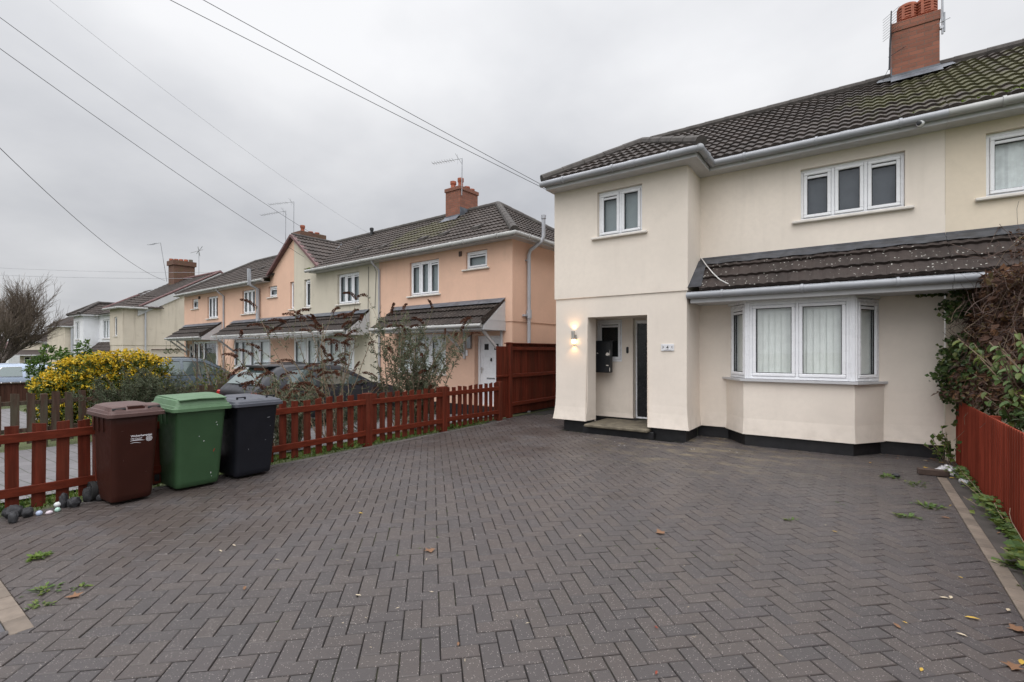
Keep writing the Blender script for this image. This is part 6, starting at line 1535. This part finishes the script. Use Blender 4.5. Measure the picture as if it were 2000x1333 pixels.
for k in range(40):                               # runners over the canopy tiles
    p = Vector((rv(1.15, 2.4), rv(8.4, 8.7), rv(2.55, 2.75))); pts = curve(p, (rv(-.6, .6), rv(.0, .6), .1), rv(.2, .6), 7, .05, .3); pts = [Vector((q.x, q.y, max(min(q.z, 2.85 + max(0, q.y - 8.42) * .78), 2.66 + (q.y - 8.42) * .78))) for q in pts]; s_.tube(pts, .004, 3, 0)
    for q in pts[1:]:
        for _ in range(1 if q.x > 1.5 else 0): f_.leaf(q + rdir() * .03, rdir(), Vector((0, 0, 1)) + rdir() * .5, rv(.04, .07), .03)
for k in range(900):
    p = Vector((rv(1.2, 2.6), rv(7.6, 9.1), rv(1.0, 2.5))); f_.leaf(p, rdir(), rdir(), .12, .09)
f_.build('foliage', M['leaf_brown'], o); s_.build('stems', [M['twig_dark'], M['twig']], o)
o = thing('ivy', (1.0, 9.05, .6), 'dark green ivy creeping over the house wall beside the dead creeper', 'climbing plant'); f_ = MB(); s_ = MB()
for k in range(46):
    z = rv(.9, 1.75) if k < 34 else rv(2.1, 2.5); p = Vector((1.18, 9.10 - rv(0, .3), z)); pts = curve(p, (rv(-.8, .3), rv(-.25, .1), rv(-.9, .35)), rv(.15, .42), 7, .10, .25); pts = [Vector((q.x, min(q.y, 9.19), q.z)) for q in pts]; s_.tube(pts, .004, 3)
    for q in pts:
        for _ in range(7): f_.leaf(q + rdir() * .055, rdir() + Vector((0, -.3, -.2)), Vector((rv(-.4, .4), -1, .5)), rv(.04, .075), rv(.035, .06))
for k in range(900):
    t = RV.random() ** 1.5 * .55; z = .88 + .75 * RV.random(); p = rface(t, z) + Vector((rv(-.22, .1), rv(-.15, .1), 0)); f_.leaf(p, rdir() + Vector((0, -.3, -.4)), Vector((-.4, -1, .5)) + rdir() * .6, rv(.04, .08), rv(.03, .06))
for k in range(14):
    x = rv(.55, 1.0); p = Vector((x, 9.15, 2.37)); f_.leaf(p, Vector((rv(-1, 1), -.3, -.5)), Vector((0, -1, .3)), .07, .05)
f_.build('foliage', M['leaf_ivy'], o); s_.build('stems', M['twig_dark'], o)
o = thing('large_leaf_shrub', (1.6, 7.2, 0.2), 'pale green large leaved shrub leaning over the right fence', 'shrub'); f_ = MB(); s_ = MB()
for k in range(95):
    p = Vector((1.62 + rv(-.1, .35), 7.15 + rv(-.6, .5), .4)); tgt = Vector((1.26 + rv(-.12, .35), 7.55 + rv(-1.1, .72), rv(.90, 1.78))); d = tgt - p; pts = curve(p, d, d.length, 6, 0, .08); s_.tube(pts, .006, 4)
    for q in range(8):
        t = rv(.45, 1); i = min(5, int(t * 6)); c = pts[i].lerp(pts[i + 1], t * 6 - i); L = rv(.055, .10)
        dd_ = (Vector((rv(-1, .2), rv(-1, .6), rv(-.7, .2)))).normalized(); x = dd_.cross(Vector((-.3, -.3, 1))).normalized(); nn = x.cross(dd_)
        rim = [c + dd_ * L * (.5 - .5 * math.cos(a)) + x * L * .36 * math.sin(a) * (1 if a < math.pi else 1) + nn * (.03 * abs(math.sin(a)) - .02 * (1 - math.cos(a))) for a in [2 * math.pi * j / 10 for j in range(10)]]
        f_.add([c + dd_ * L * .5 - nn * .012] + rim, [(0, 1 + j, 1 + (j + 1) % 10) for j in range(10)])
f_.build('foliage', M['leaf_pale'], o, True); s_.build('stems', M['twig'], o)
bl = [(1.55, 8.2 - .5 * k, 1.0 + .05 * math.sin(k * 2), .34, .8) for k in range(9)]
shrub_mass('evergreen_hedge', 'dark mixed green hedge just behind the top of the right fence', 'hedge', bl, 4200, .07, .03, [M['leaf_ivy'], M['leaf_green']], (1.6, 6.3, 0), .4, 8, None, 'twig_dark', 60)

# bare street tree, far left
def tree_bare(base, label, k, seed, name='bare_tree'):
    R2 = random.Random(seed); o = thing(name, base, label, 'tree'); tr = MB(); cr_ = MB(); tw = MB()
    LN = [2.1, 3.1, 2.3, 1.6, 1.1, .75]; RD = [.26, .13, .066, .034, .017, .009]; CT = [9, 6, 6, 5, 4]
    def br(p, d, lev):
        n = 5; pts = [Vector(p)]; d = Vector(d).normalized(); dirs = [d]; L = LN[lev] * k * R2.uniform(.75, 1.15); r = RD[lev] * k
        for i in range(n):
            d = (d + Vector((R2.gauss(0, .10), R2.gauss(0, .10), R2.gauss(0, .06) + (.07 if lev else 0)))).normalized(); pts.append(pts[-1] + d * L / n); dirs.append(d)
        (tr if lev == 0 else (cr_ if lev < 4 else tw)).tube(pts, [r * (1 - .48 * i / n) for i in range(n + 1)], 7 if lev < 2 else (4 if lev < 4 else 3), 0, False)
        if lev >= 5: return
        for q in range(CT[lev]):
            t = 1.0 if q == 0 else R2.uniform(.30 if lev else .6, 1.0); i = min(n, int(t * n)); a = R2.uniform(0, 6.28); ax = dirs[i].orthogonal().normalized(); ax = Matrix.Rotation(a, 3, dirs[i]) @ ax
            ang = R2.uniform(.35, 1.05) if lev == 0 else R2.uniform(.25, .70); nd = dirs[i] * math.cos(ang) + ax * math.sin(ang); nd.z += .06
            br(pts[i], nd, lev + 1)
    br(base, (0, 0, 1), 0)
    tr.build('trunk', M['bark'], o, True); cr_.build('branches', M['bark'], o); tw.build('twigs', M['twig_tree'], o)
    return o
tb = HF * 40 + HR * (-41.9); tree_bare((tb.x, tb.y, gz(tb.x) - .05), 'large bare winter tree with fine spreading twigs at the left edge', 1.02, 5)
tb = HF * 62 + HR * (-71); tree_bare((tb.x, tb.y, gz(tb.x) - .05), 'smaller bare tree behind the large one further down the road', .8, 9)
o = MB(); s2 = random.Random(4)
for k in range(2600):                              # brown winter thicket that closes the road
    d_ = 72 + s2.random() * 8; a = -84 - s2.random() * 30; p = HF * d_ + HR * a; p.z = -1.6 + 3.9 * s2.random() ** 1.3; e = Vector((s2.gauss(0, 1), s2.gauss(0, 1), abs(s2.gauss(0, 1)) + .6)).normalized(); L = s2.uniform(.7, 1.8)
    x = e.cross(HF).normalized() * .06; o.add([p - x, p + x, p + e * L], [(0, 1, 2)])
tag(o.build('thicket', M['twig_dark'], None), 'brown leafless thicket closing the road at the far left', 'thicket', None, 'stuff')
# ================================================================== overhead wires
pole = Vector((-12, -3, 9.0))
def wire(label, a, b, sag, r=.008, m='wire', ins=False, cat='overhead wire'):
    a = Vector(a); b = Vector(b); w_ = MB(); n = 28
    w_.tube([a.lerp(b, i / n) + Vector((0, 0, -4 * sag * (i / n) * (1 - i / n))) for i in range(n + 1)], r, 5)
    if ins:
        d = (a - b).normalized(); p = b + d * .22; w_.tube([p, p + d * .16], .03, 8)
    tag(w_.build('overhead_wire', M[m], None, base=tuple(b)), label, cat, 'overhead wires crossing the sky')
wire('upper of the two dark service wires running to the left corner of the rendered house', pole + Vector((1.0, -1.0, 0)), (-4.975, 8.5, 4.74), 0.05, .005, 'wire', True)
wire('lower of the two dark service wires running to the left corner of the rendered house', pole + Vector((1.0, -0.5, -.5)), (-4.975, 8.5, 4.70), 0.05, .005)
wire('thin faint wire crossing the sky to the cream terraced roof', pole + Vector((-.5, 2.0, 1.0)), tp(-8.5, 2.0, 6.1), .4, .003, 'pipe')
wire('dark wire ending at the chimney behind the shared gable', pole + Vector((1.0, -1.5, 1.0)), tp(-12, 2.3, 6.3), .4, .006)
wire('dark wire ending on the cream half of the shared gable', pole + Vector((.5, 1.0, -.5)), tp(-9.9, 0, 5.1), .2, .006)
wire('lowest dark wire at left ending at the stained cream chimney', pole + Vector((.5, 1.0, 0)), (-48.5, 16.6, 7.6), 1.1, .011)
wire('upper of two faint distant wires above the far roofs', (-62, 2, 8.6), (-44, 19, 8.2), .3, .012, 'pipe')
wire('lower of two faint distant wires above the far roofs', (-62, 2, 7.9), (-44, 19, 7.7), .25, .014, 'pipe')
# ================================================================== small things on the drive
def dead_leaf(u, x, y, mat, L, kind, label, rz=None, z=.006):
    a = rv(0, 6.28) if rz is None else rz; b = MB(); c, s = math.cos(a), math.sin(a)
    if kind == 'oval':
        pts = [(-.5, 0), (-.25, .2), (.1, .24), (.5, 0), (.1, -.24), (-.25, -.2)]; sx, sy = L, L * rv(.7, 1.0)
    elif kind == 'slim':
        pts = [(-.5, 0), (-.1, .09), (.5, 0), (-.1, -.09)]; sx = sy = L
    else:
        pts = []
        for k in range(15):
            t = 2 * math.pi * k / 15; r = .5 * (1.0 if k % 3 == 0 else .60) * (.65 + .4 * RV.random()); pts.append((r * math.cos(t), r * math.sin(t)))
        sx = sy = L
    vs = [(x + (px * sx * c - py * sy * s), y + (px * sx * s + py * sy * c), z + .12 * L * abs(py) * 2 + rv(0, .004)) for px, py in pts]
    b.add([(x, y, z + .002)] + vs, [(0, 1 + i, 1 + (i + 1) % len(vs)) for i in range(len(vs))])
    tag(b.build('fallen_leaf', M[mat], None, base=(x, y, 0)), label, 'leaf', u)
dead_leaf(None, -4.022, 0.886, 'dry_b', 0.100, 'star', 'curled brown lobed leaf on the paving at the lower left')
dead_leaf(None, -2.708, 2.693, 'dry_b', 0.110, 'star', 'flattened brown leaf in the middle of the drive')
dead_leaf(None, -1.377, 4.087, 'dry_b', 0.130, 'star', 'brown leaf on the drive in front of the bay window')
dead_leaf(None, 0.704, 3.821, 'dry_b', 0.115, 'star', 'large curled brown leaf at the right edge past the buff kerb')
dead_leaf(None, 0.607, 3.360, 'dry_b', 0.105, 'star', 'large brown leaf at the bottom right corner')
dead_leaf(None, 0.529, 3.835, 'dry_y', 0.075, 'oval', 'bright yellow leaf near the buff kerb at the lower right')
dead_leaf(None, 0.556, 4.477, 'dry_y', 0.028, 'oval', 'small round yellow leaf on the right hand paving')
dead_leaf(None, 0.168, 3.480, 'dry_b', 0.060, 'oval', 'tan brown leaf left of the pale ones at the lower right')
dead_leaf(None, 0.430, 4.049, 'dry_p', 0.050, 'oval', 'left of two pale oval leaves lying side by side')
dead_leaf(None, 0.462, 4.080, 'dry_p', 0.045, 'oval', 'right of two pale oval leaves lying side by side')
dead_leaf(None, 0.449, 3.578, 'dry_p', 0.050, 'oval', 'pale oval leaf below the bright yellow leaf')
dead_leaf(None, 0.717, 4.078, 'dry_p', 0.050, 'oval', 'pale oval leaf right by the buff kerb')
dead_leaf(None, 0.801, 4.947, 'dry_p', 0.090, 'slim', 'long pale leaf lying on the buff kerb')
dead_leaf(None, 0.242, 3.071, 'dry_y', 0.035, 'oval', 'small yellow leaf at the bottom edge right of centre')
dead_leaf(None, 0.206, 3.551, 'dry_y', 0.030, 'oval', 'tiny yellow leaf beside the tan brown one')
dead_leaf(None, 0.651, 3.434, 'dry_y', 0.060, 'oval', 'yellow leaf by the large brown leaf at the bottom right corner')
dead_leaf(None, 0.732, 6.500, 'dry_y', 0.070, 'slim', 'orange yellow slim leaf near the start of the buff kerb')
dead_leaf(None, 0.644, 5.999, 'dry_b', 0.070, 'oval', 'round yellowish brown leaf left of the buff kerb')
dead_leaf(None, 0.953, 5.755, 'dry_b', 0.090, 'slim', 'curled brown leaf on the dark path by the right fence')
dead_leaf(None, -4.016, 1.745, 'dry_p', 0.060, 'slim', 'slim pale leaf on the left part of the drive')
dead_leaf(None, -4.046, 1.857, 'dry_p', 0.070, 'slim', 'slim tan leaf a little right of the pale slim one at left')
dead_leaf(None, -3.510, 1.915, 'dry_p', 0.050, 'slim', 'slim pale leaf on the drive left of centre')
dead_leaf(None, -3.258, 1.562, 'dry_b', 0.055, 'oval', 'small brown leaf on the drive below the slim ones')
dead_leaf(None, -2.579, 1.935, 'dry_p', 0.045, 'oval', 'pale brown leaf at the lower centre left of the drive')
dead_leaf(None, -1.721, 1.918, 'dry_b', 0.040, 'oval', 'tiny brown leaf at the bottom centre')
dead_leaf(None, -3.864, 2.928, 'dry_y', 0.050, 'oval', 'yellow leaf on the left middle of the drive')
dead_leaf(None, -0.795, 2.301, 'dry_r', 0.030, 'oval', 'tiny red leaf at the bottom edge')
dead_leaf(None, -0.926, 2.679, 'dry_r', 0.030, 'oval', 'tiny red leaf on the right of centre paving')
dead_leaf(None, -0.178, 4.988, 'dry_y', 0.045, 'oval', 'yellow leaf in front of the bay window')
dead_leaf(None, 0.115, 8.351, 'dry_y', 0.060, 'oval', 'yellow leaf by the wall right of the bay')
dead_leaf(None, 0.921, 8.928, 'dry_y', 0.090, 'oval', 'yellow leaf next to the corner plant')
dead_leaf(None, 0.911, 7.925, 'dry_y', 0.060, 'oval', 'yellow leaf beside the loose brick')
dead_leaf(None, 0.780, 8.135, 'dry_p', 0.050, 'slim', 'pale slim leaf left of the loose brick')
for k in range(70):
    x, y = rv(-5.8, .7), 1.6 + 6.4 * RV.random() ** 1.2
    dead_leaf('pale leaf flecks scattered over the drive', x, y, 'dry_p', rv(.015, .035), 'slim', 'tiny pale leaf fleck scattered on the block paving')
for k in range(26):
    x, y = rv(-4.6, -1.2), rv(7.4, 8.3)
    dead_leaf('white flecks by the doorstep', x, y, 'white', rv(.015, .04), 'oval', 'tiny white paint fleck on the paving by the doorstep')
for k in range(26):
    x, y = rv(-2.35, -1.6), rv(9.0, 9.2)
    if k > 12: x, y = rv(.25, .9), rv(8.9, 9.2)
    dead_leaf('dead leaves along the foot of the bay wall', x, y, RV.choice(['dry_b', 'dry_p', 'dry_b']), rv(.04, .07), 'oval', 'small dead leaf drifted against the foot of the bay wall')
for k in range(16):
    x, y = rv(.7, 1.06), rv(8.0, 8.6)
    dead_leaf('dead leaves behind the loose brick', x, y, RV.choice(['dry_b', 'dry_y', 'dry_b']), rv(.05, .09), 'star', 'dead leaf in the litter behind the loose brick')
# weeds: a ragged green strip along the picket fence, grass beyond it
wd_ = MB()
for k in range(3600):
    y = rv(-.1, 8.7); x = -6.60 + abs(RV.gauss(0, .045)) - .03
    dens = .5 + .5 * math.sin(y * 2.3 + 1) * math.sin(y * 5.1)
    if RV.random() > .35 + .65 * dens or (1.45 < y < 3.4 and RV.random() < .6): continue
    p = Vector((x, y, .0)); h = rv(.02, .085) * (.6 + .8 * dens); wd_.leaf(p + Vector((0, 0, h * .35)), Vector((rv(-1, 1), rv(-1, 1), rv(.3, 1.2))), Vector((0, 0, 1)) + rdir(), h, h * .45)
tag(wd_.build('weeds', M['weed'], None), 'ragged green weeds growing along the foot of the picket fence', 'weeds', None, 'stuff')
gr = MB()
for k in range(5200):
    x = rv(-7.35, -6.66); y = rv(-.2, 8.6); z = gz(x) - .035; h = rv(.03, .09); d = Vector((rv(-.5, .5), rv(-.5, .5), 1)).normalized(); s = d.cross(rdir()).normalized() * .006
    gr.add([Vector((x, y, z)) - s, Vector((x, y, z)) + s, Vector((x, y, z)) + d * h], [(0, 1, 2)])
for k in range(900):
    x = -6.52 + rv(-.12, .12); y = rv(.35, .86); h = rv(.04, .13); d = Vector((rv(-.5, .5), rv(-.5, .5), 1)).normalized(); s = d.cross(rdir()).normalized() * .006; gr.add([Vector((x, y, 0)) - s, Vector((x, y, 0)) + s, Vector((x, y, 0)) + d * h], [(0, 1, 2)])
tag(gr.build('grass', M['grass'], None), 'green grass strip beyond the picket fence', 'grass', None, 'stuff')
def weed(x, y, r, n, label, mat='weed', L=.05, grp='weeds growing in the paving'):
    b = MB()
    for k in range(n):
        a = rv(0, 6.28); d = Vector((math.cos(a), math.sin(a), rv(.0, .8))).normalized(); q = r * 1.1 * RV.random() ** .8 * (.35 + .65 * abs(math.sin(a * 1.5 + x * 7))); s = rv(.6, 1.2); b.leaf(Vector((x + q * math.cos(a), y + q * math.sin(a), .002)), d, Vector((0, 0, 1)) + rdir() * .3, L * .75 * s, L * .38 * s)
    tag(b.build('weed', M[mat], None, base=(x, y, 0)), label, 'weed', grp)
weed(.52, 7.35, .16, 60, 'low spreading weed in the paving just left of the loose brick', L=.045)
weed(.28, 7.55, .10, 34, 'weed with a yellowing tip beside a dark pebble near the bay', L=.07)
weed(.55, 6.35, .12, 38, 'long leaved weed lying across the paving towards the buff kerb', L=.08)
weed(.35, 5.85, .09, 50, 'round bright green weed rosette in the right hand paving', L=.055)
weed(.88, 4.95, .07, 34, 'weed growing over the buff kerb', L=.055)
weed(.90, 4.55, .05, 22, 'tiny weed on the outer edge of the buff kerb', L=.045)
weed(-4.30, .80, .10, 40, 'weed beside the buff kerb end at the lower left', L=.055)
weed(-4.05, .74, .07, 26, 'smaller weed nearest the tip of the left buff kerb', L=.045)
weed(-5.02, .92, .07, 60, 'bright tuft of grass at the left edge of the drive', 'grass', .06)
weed(-4.15, .95, .04, 18, 'sparse flattened weed lying on the paving at the lower left', L=.05)
weed(.66, 2.30, .09, 34, 'green weed at the bottom right corner of the drive', L=.06)
weed(-.50, 5.1, .05, 16, 'tiny weed among the blocks right of the drive centre', L=.045)
iv = thing('ground_ivy', (1.02, 6.2, 0), 'trail of green leaves along the foot of the right fence', 'ground cover'); f_ = MB(); s_ = MB()
for k in range(900):
    y = 4.0 + 4.2 * RV.random() ** .9; dens = .5 + .5 * math.sin(y * 4.2); r = .025 + .055 * dens * (1.4 if y < 5.6 else .8); p = Vector((1.075 - abs(RV.gauss(0, r)), y, .01 + rv(0, .14) * dens)); L = rv(.04, .075) * (1.15 if y < 6 else .8)
    f_.leaf(p, Vector((-1, rv(-1, 1), rv(-.1, .7))), Vector((-.5, -.2, 1)) + rdir() * .3, L, L * .8)
for k in range(10): s_.tube(curve((1.07, 4.2 + .4 * k, .02), (-.3, 1, .2), .5, 6, .02, .2), .003, 3)
f_.build('foliage', M['weed'], iv); s_.build('stems', M['twig'], iv)
o = thing('corner_plant', (1.0, 8.75, 0), 'spindly plant with yellowing leaves in the corner between wall and right fence', 'plant'); f_ = MB(); s_ = MB()
for k in range(12):
    pts = curve((1.0 + rv(-.08, .06), 8.7 + rv(-.2, .2), 0), (rv(-.5, .2), rv(-.5, .3), 1), rv(.2, .62), 6, .03, .2); s_.tube(pts, .004, 3); sprays(f_, pts, 9, .07, .05, 0, .8, .4)
f_.build('foliage', M['weed'], o); s_.build('stems', M['twig'], o)
# loose brick, crumpled plastic and a can
b = MB(); b.box(-.15, .15, -.05, .05, 0, .072, .006, 0, Matrix.Translation((.74, 8.0, .001)) @ Matrix.Rotation(R_(8), 4, 'Z')); tag(b.build('loose_brick', M['cast'], None, base=(.74, 8.0, 0)), 'loose dark brick lying by the end of the right fence', 'brick')
b = MB(); n = 12; vs = []
for i in range(n + 1):
    for j in range(n + 1):
        u, v = i / n - .5, j / n - .5; e = max(0, 1 - 4 * u * u) * max(0, 1 - 4 * v * v); vs.append((.90 + u * .30 + rv(-.008, .008), 8.22 + v * .2 + rv(-.008, .008), .004 + e * .11 * rv(.6, 1.1)))
b.add(vs, [(i * 13 + j, i * 13 + j + 1, i * 13 + j + 14, i * 13 + j + 13) for i in range(n) for j in range(n)])
tag(b.build('plastic_bag', M['bag'], None, base=(.9, 8.22, 0)), 'crumpled clear plastic behind the loose brick', 'litter')
b = MB(); mt = Matrix.Translation((.985, 7.62, .034)) @ Matrix.Rotation(R_(35), 4, 'Z') @ Matrix.Rotation(R_(90), 4, 'X'); q = MB(); q.lathe([(.026, -.06), (.032, -.052), (.033, .045), (.028, .06), (.026, .056), (.024, .05)], (0, 0, 0), 16)
b.add([mt @ Vector(v) for v in q.v], q.f); tag(b.build('drink_can', M['foil'], None, 40, base=(.985, 7.62, 0)), 'empty silver drink can lying by the right fence', 'can')
# dark stones and painted pebbles at the left fence
def rock(x, y, r, sc, label, rz=0, mat='rock', nm='garden_stone', cat='stone', rough=.28, z0=0):
    bm = bmesh.new(); bmesh.ops.create_icosphere(bm, subdivisions=3, radius=r); b = MB(); R3 = random.Random(int(x * 991 + y * 37)); ph = [R3.uniform(0, 6) for _ in range(6)]
    bm.verts.index_update(); vs = []
    for v in bm.verts:
        d = v.co.normalized(); k = 1 + rough * (.5 * math.sin(d.x * 5 + ph[0]) * math.sin(d.y * 4 + ph[1]) + .35 * math.sin(d.z * 9 + ph[2]) * math.sin(d.x * 8 + ph[3]) + .2 * math.sin(d.y * 17 + ph[4]))
        p = Matrix.Rotation(rz, 3, 'Z') @ Vector((d.x * r * sc[0] * k, d.y * r * sc[1] * k, d.z * r * sc[2] * k)); vs.append((x + p.x, y + p.y, max(0, z0 + r * sc[2] * .8 + p.z)))
    b.add(vs, [tuple(v.index for v in f.verts) for f in bm.faces]); bm.free(); tag(b.build(nm, M[mat], None, True if rough < .1 else 50, base=(x, y, 0)), label, cat)
rock(-6.42, .98, 0.063, (1, 1.15, 1.0), 'largest round dark stone at the left end of the picket fence')
rock(-6.33, 1.06, 0.042, (1, 1.1, 1.2), 'dark stone tucked against the largest one at the left end', .8)
rock(-6.22, .95, 0.038, (1.2, .9, 1.5), 'small pointed dark stone in front of the largest stone', .3)
rock(-6.42, 1.335, 0.042, (1, .8, 1.9), 'upright dark slate stone between the pebbles and the next stones')
rock(-6.36, 1.40, 0.050, (1, 1.0, 1.1), 'rounded dark grey stone just right of the upright slate')
rock(-6.47, 1.545, 0.059, (.8, 1.0, 1.5), 'dark stone leaning left near the brown bin', .5)
rock(-6.40, 1.62, 0.046, (1, 1, 1), 'low dark stone beside the leaning one near the brown bin')
rock(-6.46, 1.70, 0.063, (.9, .8, 1.5), 'tall dark stone touching the brown bin', .2)
rock(-6.30, 1.135, .025, (1, 1, 1), 'pale blue painted pebble by the fence foot', 0, 'peb_b', 'painted_pebble', 'pebble', .05)
rock(-6.27, 1.20, .023, (1, 1.2, .8), 'pale pink painted pebble between the blue and green ones', 0, 'peb_p', 'painted_pebble', 'pebble', .05)
rock(-6.30, 1.265, .023, (1, 1, 1), 'pale green painted pebble by the fence foot', 0, 'peb_g', 'painted_pebble', 'pebble', .05)
rock(-6.42, 1.29, .026, (1, 1.2, 1), 'whitish pebble half hidden behind the upright slate', 0, 'peb_w', 'painted_pebble', 'pebble', .05, .02)
rock(.36, 7.62, .03, (1.3, 1, .8), 'small dark pebble among the weeds near the bay', 0)
# moss and weeds in the main gutter
ms = MB()
for k in range(900):
    x = -.2 + 3.2 * RV.random() ** .7; t = max(0, (x - .2) / 2.6)
    if RV.random() > .25 + .75 * math.sin(x * 3.1) ** 2: continue
    up_ = abs(RV.gauss(0, .10 * t + .02)); p = Vector((x, 8.90 + up_, 4.875 + up_ * TP + .02)); L = rv(.02, .06) * (.6 + t * .6); ms.leaf(p, Vector((rv(-1, 1), rv(-1, .3), rv(.2, 1))), Vector((0, 0, 1)) + rdir(), L, L * .6)
for k in range(120):
    p = Vector(tp(-9.1 + rv(-.25, .25), -.25 + rv(-.05, .1), 4.50 + rv(0, .04))); ms.leaf(p, Vector((rv(-1, 1), rv(-1, .3), rv(.2, 1))), Vector((0, 0, 1)), .05, .03)
tag(ms.build('moss', M['moss'], None), 'bright green moss clinging along roof gutters', 'moss', None, 'stuff')
# thin stake by the blue car
b = MB(); b.tube([(-14.1, 5.55, gz(-14.1)), (-14.1, 5.55, 1.72)], .012, 6); tag(b.build('garden_stake', M['twig_dark'], None, base=(-14.1, 5.55, gz(-14.1))), 'thin upright garden stake in front of the blue car', 'stake')

# icicle lights along the peach and cream canopy gutters
il = thing('icicle_lights', tp(-13.2, -.95, 1.7), 'pale icicle string lights hanging along the long canopy gutter of the terrace', 'string lights'); b = MB(T)
b.tube([(-15.85 + .2 * i, -.97, 2.12 + .01 * math.sin(i)) for i in range(48)], .005, 4); b.build('cord', M['white'], il); b = MB(T)
for k in range(150):
    x = -15.85 + 9.2 * k / 150; L = .05 + .13 * abs(math.sin(k * 1.9)) ; b.tube([(x, -.975, 2.12), (x + rv(-.01, .01), -.975, 2.12 - L)], .0035, 3)
b.build('icicle', M['white'], il)

# moss tufts rooted in the paving joints, thick in some patches and absent in others
mt_ = MB(); R6 = random.Random(31)
for k in range(2600):
    i, j = R6.randint(-70, 70), R6.randint(-70, 70)
    if (i - j) % 4 == 0: q = (i * B + R6.random() * 2 * B, j * B)
    elif (i - j) % 4 == 3: q = (i * B, j * B + R6.random() * 2 * B)
    else: continue
    x, y = q[0] * ca - q[1] * sa - 2.0, q[0] * sa + q[1] * ca + 3.5
    if not (-6.2 < x < .6 and .9 < y < 7.5): continue
    if math.sin(x * 1.9 + 1) * math.sin(y * 1.3 + x * .6) + .35 * R6.random() < .30: continue
    n = R6.randint(4, 12); L = R6.uniform(.006, .014)
    for _ in range(n):
        p = Vector((x + R6.gauss(0, .008), y + R6.gauss(0, .008), -.006)); d = Vector((R6.gauss(0, 1), R6.gauss(0, 1), abs(R6.gauss(0, .9)) + .3)); mt_.leaf(p, d, Vector((0, 0, 1)) + rdir() * .5, L, L * .7)
tag(mt_.build('joint_moss', M['weed'], None, base=(0, 0, 0)), 'tiny green moss tufts in the joints of the block paving', 'moss', None, 'stuff')
